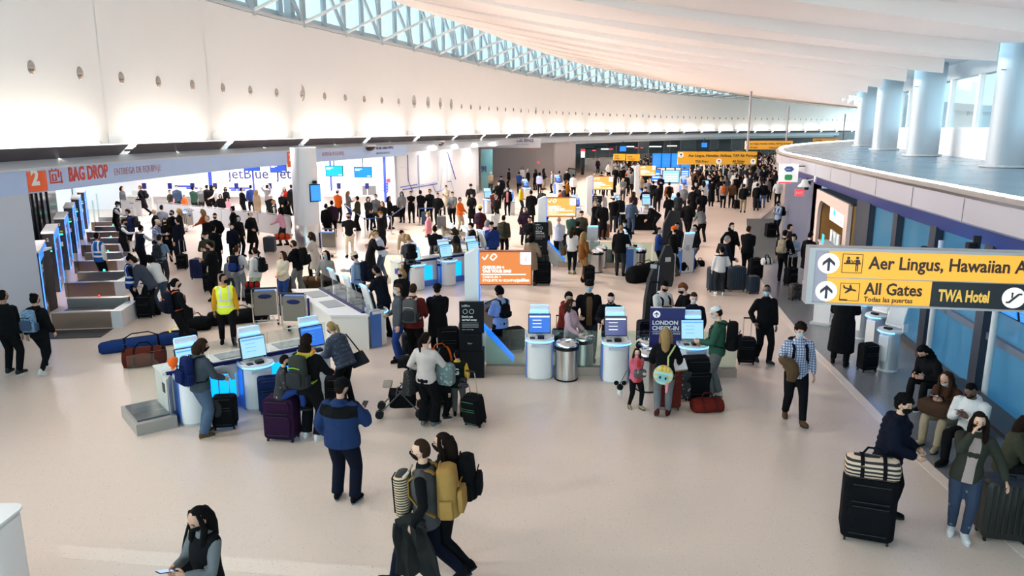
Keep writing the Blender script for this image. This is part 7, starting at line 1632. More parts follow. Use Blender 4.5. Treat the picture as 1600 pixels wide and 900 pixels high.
for i, (px, py, w_, h_, rz) in enumerate(((1012, 438, 1.5, .26, 50), (1000, 442, .9, .26, 35))):
    x, y = at(px, py); duffel(x, y + .2, w_, h_, rz, 'k', ('big dark roller bag leaning by the second-row bin', 'black soft bag in front of the second-row bin')[i], h=.55)
t = thing('board_bag', 'pale-edged grey board bag leaning beside the camouflage trousers', 'bag', (4.95, 23.4, 0), R(20)); q = MB(); q.prism([(-.2, 0), (-.3, .4), (-.28, .9), (-.1, 1.35), (.1, 1.35), (.28, .9), (.3, .4), (.2, 0)], -.06, .06, 'y'); q.build('bag', cloth((.065, .065, .07)), t, smooth=50); MB().box((.27, 0, .62), (.03, .13, .9)).build('edge', M_pg, t); MB().box((0, -.07, .9), (.2, .01, .14)).build('patch', M_pg, t)
t = thing('board_bag', 'tall dark grey board bag with a pale tag, farther from us beside the black-cloth table', 'bag', (6.2, 28.5, 0), R(5)); q = MB(); q.prism([(-.3, 0), (-.42, .7), (-.36, 1.4), (-.14, 1.9), (.14, 1.9), (.36, 1.4), (.42, .7), (.3, 0)], -.08, .08, 'y'); q.build('bag', cloth((.06, .06, .065)), t, smooth=50); MB().box((.05, -.09, 1.2), (.3, .01, .16)).build('patch', M_pg, t)
P(1030, 355, 'h', 1.60, 110, 'hold', 'jacket:b', 'k', 'short:k', 'child in a blue jacket by the second-row kiosk', skin=0, mask='b', res=1)
P(1050, 432, 'f', 1.76, 310, 'stroll', 'jacket:k', 'f', 'beanie:o', 'person in a black jacket, camouflage trousers and orange beanie', skin=0, mask='k', res=1, build=1.15, bmat=spots('camouflage', (.05, .045, .025), (.012, .012, .01), 12, .4), sole='c', shoe='c')
P(1058, 347, 'h', 1.74, 200, 'hold', 'jacket:k', 'k', 'short:k', 'man with a blue mask and camera behind the orange beanie', skin=2, mask='b', res=1)
P(1084, 422, 'f', 1.68, 250, 'pull', 'jacket:k', 's', 'pony:k', 'woman with a blue mask, black jacket and grey trousers', skin=0, mask='b', res=1, shoe='w', slim=1.2, bmat=cloth((.17, .18, .19)))
duffel(*at(1068, 424), .9, .28, 40, 'k', 'pile-like black bag at the feet of the woman in grey trousers', h=.6); duffel(*at(1093, 416), .35, .13, 0, 'k', 'small black bag on the floor behind the woman in grey trousers', h=.22)
P(1073, 372, 'f', 1.82, 30, 'walk', 'jacket:k', 'k', 'buzz:k', 'big man all in black walking away near the right-hand kiosk', skin=2, mask=None, res=1, build=1.25)
P(1096, 378, 'f', 1.68, 345, 'lean', 'sweater:g', 'k', 'bob:d', 'person in a grey sweater stooping with a black bag', skin=0, mask=None, res=1)
bk2 = P(1143, 347, 'h', 1.76, 160, 'walk2', 'jacket:k', 'k', 'hoodup:k', 'person in a black hood with a brown bag walking toward us', skin=0, mask='w', res=1); tote(bk2, 1, 'v', 'brown bag carried by the person in the black hood', .40, .34, .2, m=cloth((.05, .035, .03)))
P(1136, 368, 'h', 1.70, 100, 'hold2', 'coat:n', 'k', 'short:g', 'grey-haired man in a navy coat beside the boy in white', skin=0, mask=None, res=1)
P(1123, 461, 'f', 1.50, 5, 'stand2', 'hoodie:wn', 'd', 'short:k', 'boy in a white top with a navy hood, back to us, before dark suitcases', skin=0, mask='w', res=1, split='hood', shoe='w', bmat=cloth((.04, .042, .046)))
P(1165, 432, 'f', 1.76, 30, 'fold', 'jacket:k', 'k', 'short:b', 'man in black, back to us, behind the row of dark suitcases', skin=0, mask='k', res=1, build=1.15)
for px, py, w_, h_, lb in ((1122, 459, .50, .78, 'dark grey hard suitcase hidden behind the boy in white'), (1152, 456, .52, .78, 'dark grey hard suitcase in the middle of the row of three'), (1178, 460, .34, .56, 'dark grey cabin case at the right of the row')):
    x, y = at(px, py); suitcase(x, y + (.35 if px < 1140 else .15), w_, .30, h_, 4, (.05, .052, .056), lb, 'hard')
x, y = at(1180, 430); duffel(x, y - 1.05, .34, .14, 0, 'w', 'white paper-like bag on the cabin case', z=.56, h=.24); 
x, y = at(1186, 440); suitcase(x, y + .4, .42, .28, .72, 0, 'k', 'black soft suitcase behind the cabin case')
tbk = P(1221, 440, 'f', 1.74, 40, 'hold', 'jacket:k', 'k', 'short:k', 'man in black with a tan backpack, right of the carpet mat', skin=0, mask=None, res=1); backpack(tbk, 'q', 'tan canvas backpack right of the carpet mat', m=cloth((.42, .34, .24)), trim=(.42, .34, .24))
P(1228, 358, 'h', 1.72, 90, 'hold', 'jacket:k', 'k', 'short:k', 'person in black behind the man with the tan backpack', skin=0, mask=None, res=1, X=9.75, Y=25.9)
P(1241, 364, 'h', 1.58, 200, 'phone', 'sweater:l', 'k', 'bob:k', 'woman in a light blue top and white mask beside the wooden booth', skin=0, mask='w', res=1)
P(1266, 362, 'h', 1.74, 60, 'phone1', 'hoodcoat:k', 'j', 'bun:k', 'woman in a black coat and jeans left of the big yellow sign', skin=0, mask=None, res=1, shoe='w', slim=.7, bmat=cloth((.08, .14, .24)))
x, y = at(1238, 448); suitcase(x, y + .2, .36, .26, .60, 20, 'k', 'black case between the tan backpack and the black coat', handle=.4); x, y = at(1243, 470); suitcase(x, y + .1, .30, .24, .5, 10, 'v', 'dark red patterned case behind the jeans of the woman in the black coat', m=spots('dark_pattern', (.02, .016, .016), (.08, .05, .05), 14, .3))
lbw = P(1214, 369, 'f', 1.68, 250, 'phone', 'jacket:l', 'k', 'cap:k', 'woman in a pale denim jacket with a black backpack by the dark wall', skin=0, mask='k', res=1, fem=True, tmat=[cloth((.27, .35, .50))], slim=.7); backpack(lbw, 'k', 'black backpack of the woman by the dark wall'); x, y = at(1203, 371); suitcase(x, y, .46, .3, .66, 10, 'k', 'black suitcase beside the woman by the dark wall')
# ---------------- bag drop crowd and far queues: px, py of the top of the head
def Q(px, py, H, head, pose, top, bot, hair, label, skin=0, mask='k', **k): return P(px, py, 'h', H, head, pose, top, bot, hair, label, skin=skin, mask=mask, res=k.pop('res', 2 if py < 335 else 1), **k)
P(213, 493, 'f', 1.70, 60, 'phone', 'shirt:bg', 'k', 'bun:k', 'agent in a blue vest with reflective bands checking a phone', skin=1, mask='k', res=1, split='hivis', fem=True, tmat=[cloth((.02, .05, .30)), mat('reflective_band', (0, 0, 0)), cloth(CC['k'])])
P(240, 492, 'f', 1.78, 275, K(lh=(-.18, .30, .80), rh=(.18, -.05, .82), lf=(-.12, .04), rf=(.12, -.08), lean=34, hp=5, pz=.91), 'suit:h', 'k', 'short:d', 'man in a grey blazer bending toward the agent in blue', skin=0, mask='w', res=1, tmat=[cloth((.075, .085, .12))])
P(252, 488, 'f', 1.70, 290, 'lean', 'sweater:w', 'j', 'bob:k', 'woman in a white top behind the man in the grey blazer', skin=0, mask='k', res=1)
x, y = at(229, 496); suitcase(x, y, .40, .28, .62, 8, 'k', 'black case between the agent and the man in the blazer', handle=.3)
P(338, 470, 'f', 1.78, 270, 'phone', 'jacket:k', 'k', 'buzz:k', 'man in black using a phone, left of the yellow vest', skin=1, mask='k', res=1)
x, y = at(322, 460); suitcase(x, y + .4, .38, .26, .58, 0, 'k', 'black case beside the man in black using a phone', handle=.45)
x, y = at(309, 437); suitcase(x, y + .1, .46, .30, .70, 0, (.018, .025, .10), 'dark blue suitcase before the man in the olive jacket', 'hard')
Q(322, 361, 1.74, 182, 'phone', 'jacket:f', 'k', 'short:k', 'man in an olive jacket and white mask using a phone', mask='w'); Q(178, 314, 1.80, 80, 'reach1', 'shirt:kw', 'k', 'cap:k', 'tall agent in a black waistcoat and white sleeves by the bag drop', 3, 'b', split='sleeve'); Q(188, 341, 1.70, 75, 'reach1', 'shirt:kw', 'k', 'short:k', 'agent in a black waistcoat and white sleeves, nearer of the two', 2, 'k', split='sleeve'); n3 = Q(201, 326, 1.78, 265, 'phone', 'jacket:n', 'k', 'short:b', 'man in a navy jacket with a dark backpack facing the agents', 0, 'b', tmat=[cloth((.03, .045, .14))]); backpack(n3, 'd', 'dark backpack of the man in navy facing the agents')
Q(141, 322, 1.74, 15, 'stand', 'shirt:bs', 'k', 'buzz:k', 'agent in a blue reflective vest among the bag drop portals', 2, 'k', split='hivis', tmat=[cloth((.02, .12, .42)), mat('reflective_band', (0, 0, 0)), cloth(CC['w'])], X=-13.3, Y=23.6)
Q(215, 352, 1.70, 20, 'reach1', 'shirt:nw', 'k', 'bun:k', 'agent with white sleeves and a blue vest, back to us', 2, 'k', split='sleeve'); Q(241, 326, 1.76, 260, 'hold', 'jacket:k', 'k', 'bald:k', 'bald man in black at the bag drop', 4, 'b'); Q(252, 320, 1.76, 10, 'stand', 'hoodie:s', 'd', 'buzz:k', 'man in a grey-blue hoodie seen from behind', 0, None, tmat=[cloth((.27, .31, .38))], build=1.15)
Q(268, 328, 1.7, 200, 'hold', 'jacket:k', 'k', 'short:k', 'dark-haired man in black next to the grey-blue hoodie', 1); Q(279, 325, 1.66, 260, 'fold', 'jacket:k', 'k', 'long:l', 'blonde woman in black in the bag drop crowd', 4, 'k'); Q(319, 326, 1.66, 265, 'push', 'jacket:x', 'k', 'long:l', 'woman in a rust-orange jacket pushing a cart', 0, 'b', tmat=[cloth((.42, .085, .02))]); Q(326, 336, 1.72, 200, 'fold', 'jacket:k', 'k', 'buzz:g', 'grey-haired man in black, left of a pair', 0, None); Q(333, 333, 1.76, 190, 'pockets', 'jacket:k', 'k', 'short:k', 'tall man in black, right of a pair', 0, 'k', build=1.1)
Q(240, 342, 1.70, 95, 'reach1', 'shirt:j', 'k', 'cap:q', 'older man in a blue checked shirt and pale cap', 0, None, tmat=[plaid('blue_check', (.03, .05, .13), (.28, .36, .50), 12)]); Q(257, 341, 1.66, 150, 'fold', 'coat:k', 'k', 'long:d', 'woman with dark brown hair in a black coat beside the cap man', 0); Q(277, 339, 1.78, 280, 'hold', 'coat:n', 'k', 'short:d', 'man in a navy coat holding a case handle', 0, 'b'); b14 = Q(248, 366, 1.72, 5, 'hold2', 'tee:l', 'd', 'short:b', 'man in a pale blue shirt with a dark backpack, from behind', 0, None, tmat=[cloth((.20, .30, .46))]); backpack(b14, 'd', 'dark backpack on the pale blue shirt')
x, y = at(284, 422); suitcase(x, y + .1, .36, .25, .56, 5, 'k', 'black case with a long handle in the bag drop crowd', handle=.5)
Q(189, 284, 1.72, 90, 'stand', 'coat:s', 'd', 'bob:d', 'person in grey standing in the far hall with a pale case', 0, None, tmat=[cloth((.10, .10, .12))]); x, y = at(198, 345); suitcase(x, y + .6, .4, .28, .6, 0, (.5, .5, .5), 'pale hard case in the far hall', 'hard', handle=.3)
f17 = Q(219, 281, 1.80, 265, 'walk', 'coat:k', 'k', 'short:r', 'red-haired man in a black coat carrying a black bag in the far hall', 0, 'w'); backpack(f17, 'k', 'black backpack in the far hall'); tote(f17, -1, 'k', 'black bag with a lime stripe carried in the far hall', .5, .36, .2)
for row in ((264, 291, 1.5, 100, 'hold', 'jacket:f', 'k', 'short:d', 'child in an olive jacket behind the frosted barrier', 0, None), (274, 295, 1.25, 150, 'stand', 'jacket:P', 'k', 'long:d', 'little girl in pink behind the frosted barrier, left', 4, None), (275, 286, 1.78, 180, 'stand', 'jacket:j', 'd', 'short:b', 'man in a blue-grey jacket and white mask behind the barrier', 0, 'w'), (287, 300, 1.2, 120, 'stand', 'jacket:o', 'k', 'short:k', 'child in orange behind the frosted barrier', 0, None), (301, 291, 1.76, 10, 'fold', 'jacket:e', 'k', 'short:k', 'person in a very dark green jacket, back to us, behind the barrier', 0, None),
 (313, 288, 1.74, 190, 'hold', 'jacket:h', 'd', 'cap:w', 'person in a grey-green jacket and white mask behind the barrier', 0, 'w'), (322, 280, 1.80, 20, 'stand', 'puffer:k', 'k', 'short:k', 'tall man in a black padded jacket, left of two', 1, None), (329, 281, 1.78, 340, 'stand', 'puffer:k', 'k', 'hoodup:k', 'tall man in a black padded jacket, right of two', 1, None), (338, 288, 1.76, 250, 'push', 'hoodie:w', 'k', 'short:d', 'man in a white hoodie at the end of the frosted barrier', 0, 'w'), (352, 292, 1.7, 120, 'fold', 'coat:k', 'k', 'bob:k', 'woman in a black coat with a tan scarf by the counters', 0, 'k'), (355, 309, 1.2, 170, 'stand', 'jacket:P', 'P', 'long:b', 'little girl in a long pink coat at the barrier', 4, None),
 (344, 303, 1.5, 150, 'hold', 'jacket:k', 'k', 'bob:k', 'dark-haired girl with a grey bag by the barrier', 0, None), (377, 293, 1.76, 40, 'fold', 'jacket:k', 'k', 'buzz:k', 'man in a black jacket, back to us, at the counters', 2, None), (391, 287, 1.8, 330, 'stand', 'jacket:b', 'k', 'short:k', 'man in a royal navy jacket at the counters', 0, None), (400, 296, 1.66, 20, 'stand', 'coat:t', 'k', 'long:l', 'blonde woman in a tan coat at the counters', 0, None), (417, 288, 1.8, 10, 'headhands', 'sweater:s', 'k', 'short:k', 'man in grey with both hands behind his head', 0, None), (423, 303, 1.66, 190, 'stand', 'jacket:k', 'k', 'sunhat:w', 'woman in a white sun hat with a red mask', 0, 'p'), (444, 290, 1.68, 180, 'stand', 'jacket:r', 'k', 'long:r', 'red-haired woman in a red jacket left of the column', 0, None),
 (441, 299, 1.7, 170, 'fold', 'coat:k', 'k', 'short:w', 'white-haired person in black left of the column', 0, 'w'), (454, 283, 1.82, 300, 'stand', 'jacket:k', 'k', 'short:k', 'tall man in black just left of the column', 1, None), (427, 312, 1.68, 70, 'hold', 'shirt:kw', 'k', 'short:l', 'fair-haired person in a black vest and white shirt left of the column', 0, None), (447, 312, 1.7, 40, 'fold', 'coat:k', 'k', 'bob:k', 'person in a black coat beside the column', 0, None), (440, 324, 1.66, 275, 'push', 'jacket:P', 'd', 'long:k', 'woman in a pink jacket with long black hair leaning on a cart', 0, None), (363, 322, 1.72, 265, 'hold', 'coat:k', 'k', 'bun:k', 'woman in black with a blue mask facing left, mid crowd', 1, 'b'),
 (371, 336, 1.66, 120, 'hold', 'jacket:k', 'k', 'bob:d', 'woman in black with a blue mask facing right, mid crowd', 0, 'b'), (391, 329, 1.76, 110, 'stand2', 'coat:k', 'k', 'cap:w', 'man in a white cap and open black coat', 0, None), (362, 350, 1.45, 170, 'stand', 'jacket:n', 'k', 'hoodup:d', 'child in a dark hood with a blue mask', 0, 'b'), (333, 352, 1.7, 10, 'stand', 'jacket:k', 'k', 'short:k', 'dark figure in black behind the man with the phone', 1, None), (358, 400, 1.22, 170, 'stand', 'jacket:h', 'd', 'long:d', 'small girl in grey behind the yellow vest', 0, None),
 (527, 296, 1.80, 20, 'fold', 'jacket:o', 'k', 'cap:w', 'man in a bright orange jacket and pale cap at the counters', 0, None), (543, 298, 1.68, 100, 'phone', 'jacket:h', 'b', 'long:l', 'woman with fair hair and a grey jacket right of the orange jacket', 0, None), (518, 313, 1.72, 350, 'stand', 'jacket:v', 'k', 'short:k', 'person in dark brown right of the column', 1, None), (509, 318, 1.7, 10, 'stand', 'jacket:k', 'k', 'short:k', 'person in black beside the column on its right', 1, None), (558, 306, 1.74, 280, 'fold', 'jacket:f', 'k', 'short:k', 'man in an olive jacket holding a tan envelope', 0, None), (575, 307, 1.68, 150, 'fold', 'jacket:d', 'k', 'bob:k', 'dark-haired woman in dark grey in the lanes', 0, 'w'), (587, 303, 1.74, 200, 'hold', 'jacket:h', 'd', 'short:k', 'man with a white mask in grey in the lanes', 0, 'w'), (597, 314, 1.68, 185, 'fold', 'coat:k', 'k', 'long:r', 'woman with auburn hair and a white mask in a black coat', 0, 'w'),
 (594, 330, 1.72, 110, 'fold', 'coat:k', 'k', 'fedora:x', 'man in a brown hat and black coat', 0, 'w'), (544, 331, 1.78, 175, 'walk2', 'tee:k', 'q', 'short:k', 'man in a black T-shirt, khaki trousers and black mask walking toward us', 1, 'k'), (608, 306, 1.68, 100, 'hold', 'jacket:k', 'k', 'long:k', 'woman with long black hair beside the belt stanchion', 0, None), (630, 299, 1.68, 190, 'hold2', 'jacket:s', 'k', 'long:k', 'woman with a blue mask and pale jacket holding a red bag', 0, 'b'), (642, 298, 1.72, 175, 'cross', 'jacket:k', 'k', 'short:k', 'person in black with a white mask before the route-map wall', 0, 'w'), (659, 297, 1.74, 0, 'fold', 'longcoat:k', 'k', 'bun:k', 'woman in a long black coat, back to us, by the route-map wall', 0, None), (667, 295, 1.80, 200, 'hold', 'suit:k', 'k', 'short:k', 'man in a black suit facing the woman in the long coat', 1, None),
 (684, 301, 1.70, 185, 'pockets', 'jacket:k', 'k', 'bun:k', 'woman in black leggings with a patterned bag by the route-map wall', 1, None), (697, 289, 1.74, 180, 'cross', 'coat:q', 'd', 'short:k', 'man in a pale pink coat and white mask by the teal door', 2, 'w'), (638, 343, 1.72, 200, 'bend', 'jacket:t', 'd', 'short:k', 'person in a khaki jacket bending over a bag', 0, None), (669, 331, 1.66, 275, 'hold', 'jacket:p', 'k', 'short:l', 'older woman in a coral pink jacket facing left', 0, 'b'), (707, 299, 1.74, 195, 'hold2', 'sweater:g', 'k', 'short:k', 'man in a pale grey sweater and mask', 0, 'w'), (718, 308, 1.70, 120, 'hold2', 'jacket:o', 't', 'short:k', 'person in a mustard-orange jacket facing right', 2, None), (736, 287, 1.80, 185, 'push', 'coat:k', 'k', 'beanie:k', 'tall man in black with a white mask left of the second column', 1, 'w'), (737, 301, 1.66, 180, 'hold2', 'longcoat:k', 'k', 'bob:k', 'person in a shiny black coat with a white mask before the second column', 1, 'w')):
    Q(*row)
yc = Q(750, 322, 1.74, 20, 'hold2', 'jacket:m', 'k', 'beanie:y', 'man in a yellow beanie and maroon jacket, back to us', 1, None); backpack(yc, 'v', 'dark backpack under the yellow beanie')
for row in ((772, 296, 1.74, 10, 'fold', 'jacket:m', 'k', 'short:k', 'person in a dark red jacket behind the second baggage desk', 1, None), (775, 304, 1.66, 40, 'fold', 'jacket:k', 'k', 'short:g', 'grey-haired person in black beside the dark red jacket', 0, None), (779, 283, 1.72, 180, 'stand', 'jacket:k', 'k', 'short:k', 'person in black with a white mask behind the dark red jacket', 0, 'w'), (783, 275, 1.74, 190, 'stand', 'jacket:n', 'k', 'beanie:k', 'person in a navy jacket with a blue mask near the teal glass', 0, 'b'), (767, 268, 1.72, 200, 'fold', 'jacket:t', 'd', 'cap:w', 'person in tan with a white cap by the teal glass', 0, 'w'), (793, 291, 1.7, 185, 'hold', 'jacket:kp', 'k', 'bob:k', 'woman in an open black jacket over a peach top, blue mask', 0, 'b'),
 (814, 289, 1.72, 100, 'hold', 'jacket:y', 'd', 'short:k', 'person in a yellow-green jacket', 1, None), (830, 297, 1.80, 350, 'hold', 'coat:k', 'k', 'short:k', 'tall man in a black coat, back to us, left of the second totem', 1, None), (811, 268, 1.72, 10, 'fold', 'jacket:b', 'k', 'short:k', 'man in a bright blue shirt in the special service queue', 0, None), (795, 263, 1.74, 280, 'hold', 'jacket:k', 'k', 'short:k', 'man in black at the special service desk', 1, None), (816, 260, 1.76, 200, 'stand', 'jacket:w', 'k', 'long:b', 'agent in white with brown hair behind the special service queue', 0, None), (825, 264, 1.74, 300, 'stand', 'jacket:k', 'k', 'short:g', 'grey-haired man in black in the special service queue', 0, None), (837, 264, 1.72, 320, 'fold', 'coat:k', 'k', 'bob:b', 'woman in a black coat in the special service queue', 0, None), (843, 269, 1.68, 20, 'stand', 'jacket:a', 'k', 'bob:k', 'person in a pale lilac top in the special service queue', 0, None), (850, 263, 1.74, 90, 'hold2', 'jacket:k', 't', 'long:k', 'woman with long black hair holding a tan coat in the special service queue', 0, None), (863, 267, 1.72, 270, 'stand', 'jacket:s', 'k', 'short:l', 'fair man in grey at the end of the special service queue', 0, None),
 (874, 267, 1.74, 10, 'stand', 'jacket:g', 'k', 'short:k', 'person in pale grey right of the special service queue', 0, None), (886, 265, 1.74, 180, 'stand', 'jacket:k', 'k', 'short:k', 'person in black with a white mask before the tilted glass panel', 1, 'w'), (896, 272, 1.72, 20, 'stand', 'jacket:w', 'k', 'short:k', 'person in white left of the third totem', 1, None), (886, 281, 1.7, 60, 'fold', 'jacket:x', 'k', 'short:r', 'person in a tan-rust jacket left of the third totem', 0, None), (881, 290, 1.7, 260, 'hold', 'jacket:d', 'k', 'short:b', 'man in dark grey beside the tan-rust jacket', 0, None), (875, 297, 1.5, 120, 'hold', 'jacket:o', 'k', 'beanie:n', 'child in an orange top above the second totem', 0, None), (847, 294, 1.66, 200, 'hold', 'jacket:d', 'k', 'beanie:v', 'person in a purple knit hat left of the second totem', 0, None), (819, 323, 1.66, 160, 'hold', 'coat:v', 'k', 'long:b', 'woman with long brown hair left of the second totem', 0, 'w'), (828, 338, 1.7, 190, 'fold', 'jacket:k', 'k', 'short:k', 'person in black directly left of the second totem post', 1, None), (774, 324, 1.64, 340, 'fold', 'sweater:w', 'k', 'pony:k', 'dark-haired person in white leaning in the middle crowd', 0, None), (787, 336, 1.7, 20, 'stand', 'jacket:f', 'k', 'short:d', 'person with an olive backpack in the middle crowd', 0, None), (762, 343, 1.66, 30, 'fold', 'jacket:P', 'k', 'bob:g', 'person in a dusty pink jacket behind the man in blue', 0, None),
 (929, 269, 1.7, 190, 'stand', 'jacket:k', 'k', 'short:b', 'brown-haired person above the third totem, left', 0, None), (940, 268, 1.72, 10, 'stand', 'jacket:k', 'k', 'short:k', 'black-haired person above the third totem', 0, None), (947, 270, 1.7, 180, 'stand', 'jacket:k', 'k', 'cap:w', 'person in a white cap above the third totem', 0, None), (959, 272, 1.78, 250, 'fold', 'coat:k', 'k', 'short:k', 'tall man in black right of the third totem', 1, None), (974, 277, 1.7, 190, 'fold', 'jacket:g', 'd', 'short:k', 'person in grey right of the third totem', 0, None), (983, 261, 1.74, 190, 'stand', 'jacket:s', 'k', 'long:k', 'woman in a pale top left of the fourth totem', 0, None), (979, 271, 1.68, 20, 'stand', 'jacket:k', 'k', 'beanie:o', 'person in a coral beanie left of the fourth totem', 0, None), (986, 268, 1.74, 10, 'stand', 'jacket:h', 'k', 'short:k', 'person in grey-green with black hair left of the fourth totem', 0, None), (1002, 274, 1.7, 200, 'stand', 'jacket:t', 'k', 'bob:l', 'person in a fur-collared coat under the fourth totem', 0, None), (1013, 279, 1.7, 180, 'stand', 'jacket:s', 'k', 'short:k', 'person in pale clothes right of the fourth totem', 0, None), (1021, 282, 1.74, 10, 'fold', 'jacket:k', 'k', 'short:k', 'person in a black jacket with a white stripe right of the fourth totem', 0, None), (1033, 273, 1.76, 185, 'phone', 'jacket:n', 'k', 'short:k', 'man in navy with a blue mask before the pale blue screen', 0, 'b'),
 (1046, 284, 1.74, 10, 'stand', 'jacket:x', 'k', 'short:b', 'person in an orange-brown jacket with a dark backpack', 0, None), (1029, 287, 1.7, 200, 'hold', 'jacket:k', 'k', 'bob:k', 'person in black left of the orange-brown jacket', 0, None), (1009, 292, 1.68, 185, 'hold', 'jacket:n', 'k', 'beanie:v', 'person in a purple beanie behind the bright kiosk', 0, None), (1029, 309, 1.74, 275, 'bend', 'jacket:k', 'k', 'short:l', 'fair-haired man in black stooping at the black-cloth table', 0, None), (987, 310, 1.72, 20, 'hold', 'jacket:j', 'j', 'short:b', 'person in a denim jacket and jeans with a pale strap', 0, None), (959, 306, 1.78, 10, 'fold', 'jacket:k', 'd', 'cap:w', 'man in black with a white cap at the kiosk right of the second totem', 0, None), (969, 304, 1.72, 200, 'hold', 'jacket:k', 'k', 'short:g', 'grey-haired masked person behind the white cap man', 0, 'b'), (942, 299, 1.7, 340, 'stand', 'sweater:w', 'k', 'pony:d', 'woman in a white top right of the second totem', 0, None), (930, 302, 1.66, 100, 'hold', 'jacket:j', 'k', 'short:b', 'person in pale blue behind the small sizer board', 0, None), (930, 314, 1.66, 140, 'fold', 'coat:k', 'k', 'bob:l', 'blonde woman in a black coat and white mask', 0, 'w'), (942, 314, 1.76, 170, 'hold', 'coat:k', 'k', 'bald:k', 'bald man in a dark coat with a patterned suitcase', 0, 'b'), (909, 329, 1.7, 190, 'hold', 'jacket:f', 'k', 'cap:k', 'man in a cap with a lime collar right of the second totem', 0, None),
 (894, 331, 1.76, 10, 'fold', 'jacket:e', 'k', 'short:k', 'man in a dark green jacket, back to us, below the second totem', 1, None), (873, 338, 1.76, 15, 'fold', 'hoodie:w', 'k', 'bald:k', 'man in a white hoodie, back to us, under the second totem screen', 0, None), (990, 299, 1.74, 20, 'fold', 'coat:v', 'k', 'long:b', 'person in a brown fur coat right of the white cap man', 0, None), (853, 333, 1.7, 190, 'hold', 'jacket:t', 'k', 'bob:b', 'person in tan behind the second totem post', 0, None), (903, 345, 1.7, 20, 'stand', 'jacket:k', 'k', 'short:k', 'dark figure behind the woman in the white sweater', 1, None),
 (1098, 296, 1.74, 182, 'walk', 'jacket:k', 'k', 'short:k', 'person in a black jacket and white mask walking out of the far queue', 0, 'w'), (1113, 279, 1.80, 20, 'fold', 'longcoat:k', 'k', 'short:k', 'tall person in a long black coat at the far kiosk', 1, None), (1133, 283, 1.7, 20, 'stand', 'jacket:s', 'k', 'short:k', 'person in grey with an orange backpack in the far queue', 0, None), (1143, 282, 1.74, 185, 'hold', 'jacket:c', 'k', 'cap:w', 'man in brown with orange straps and a white mask in the far queue', 0, 'w'), (1151, 273, 1.8, 10, 'stand', 'suit:k', 'k', 'short:k', 'tall man in a black suit in the far queue', 0, None), (1163, 287, 1.74, 20, 'hold', 'jacket:k', 't', 'short:d', 'man in a black jacket and tan trousers in the far queue', 0, None), (1183, 278, 1.74, 10, 'stand', 'jacket:w', 'k', 'short:k', 'person in a white top in the far queue', 0, None), (1184, 286, 1.7, 20, 'hold', 'jacket:k', 'd', 'short:k', 'person in black and grey before the white top in the far queue', 1, None), (1194, 282, 1.74, 10, 'stand', 'jacket:k', 'u', 'short:k', 'person in black with blue jeans in the far queue', 0, None), (1204, 273, 1.76, 20, 'stand', 'jacket:k', 'k', 'short:k', 'person in black at the right end of the far queue', 0, None), (1217, 280, 1.74, 200, 'hold', 'jacket:w', 'k', 'short:d', 'person in white beside the hanging sign box', 0, None), (1046, 303, 1.7, 350, 'hold2', 'jacket:k', 'k', 'short:k', 'person in black left of the right-hand third-row kiosk', 0, None), (1060, 300, 1.7, 10, 'reach1', 'jacket:d', 'd', 'bob:k', 'person in dark grey at the right-hand third-row kiosk', 0, None), (1083, 292, 1.72, 30, 'reach1', 'coat:k', 'k', 'short:k', 'person in a black coat left of the far blue kiosk', 0, None)):
    Q(*row)
# straps, cases and bags of the mid and far crowd
cr = {r['label']: r for r in PEOPLE}
backpack(cr['person in grey with an orange backpack in the far queue'], 'o', 'orange backpack in the far queue'); backpack(cr['person with an olive backpack in the middle crowd'], 'f', 'olive backpack in the middle crowd'); backpack(cr['person in an orange-brown jacket with a dark backpack'], 'k', 'dark backpack on the orange-brown jacket')
nb = P(376, 470, 'f', 1.66, 8, 'hold', 'sweater:w', 's', 'pony:b', 'woman in a white top with a navy backpack, left of the pair in white', skin=0, mask=None, res=1, slim=1.3, tmat=[cloth((.55, .55, .60))], bmat=cloth((.26, .27, .30))); backpack(nb, 'n', 'navy and blue backpack on the woman in white', pocket=(.02, .05, .24), w_=.32, h=.50)
gp_ = P(404, 474, 'f', 1.66, 285, 'hold', 'hoodie:w', 'i', 'pony:d', 'woman in a white top and pale green trousers facing left', skin=0, mask='k', res=1, slim=.9, bmat=cloth((.40, .62, .42))); backpack(gp_, 'k', 'black backpack on the woman in green trousers')
x, y = at(393, 478); suitcase(x, y + .2, .40, .27, .50, 5, 'k', 'black case under the red bag before the woman in green trousers', handle=.35); duffel(x, y + .2, .40, .12, 5, 'r', 'red bag on the black case before the woman in green trousers', z=.5, h=.18)
P(430, 376, 'h', 1.58, 200, 'fold', 'jacket:q', 'b', 'long:b', 'girl in a cream jacket with a red bundle beside the man with the big backpack', skin=0, mask=None, res=1, X=-6.55, Y=20.9)
bj = P(468, 462, 'f', 1.72, 280, 'push', 'jacket:k', 's', 'short:b', 'brown-haired youth in a black jacket with a large black backpack', skin=0, mask='k', res=1, slim=1.5, bmat=cloth((.22, .23, .22))); backpack(bj, 'k', 'large black backpack on the brown-haired youth', w_=.36, h=.54, d=.24)
x, y = at(443, 466); suitcase(x, y + .2, .40, .28, .62, 5, 'd', 'dark case before the brown-haired youth', handle=.4)
P(494, 440, 'f', 1.68, 275, 'push', 'coat:w', 'k', 'long:b', 'woman with long brown hair in a white coat behind the cart', skin=0, mask='k', res=1, tmat=[cloth((.55, .50, .46))])
P(509, 391, 'h', 1.62, 190, 'hold', 'jacket:s', 'd', 'long:k', 'dark-haired woman in grey with a blue mask left of the glass fin', skin=0, mask='b', res=1, tmat=[cloth((.30, .29, .28))])
x, y = at(487, 462); duffel(x, y + .5, 1.0, .26, 5, 'c', 'large brown bag by the white baggage desk', h=.5, m=cloth((.11, .065, .03)))
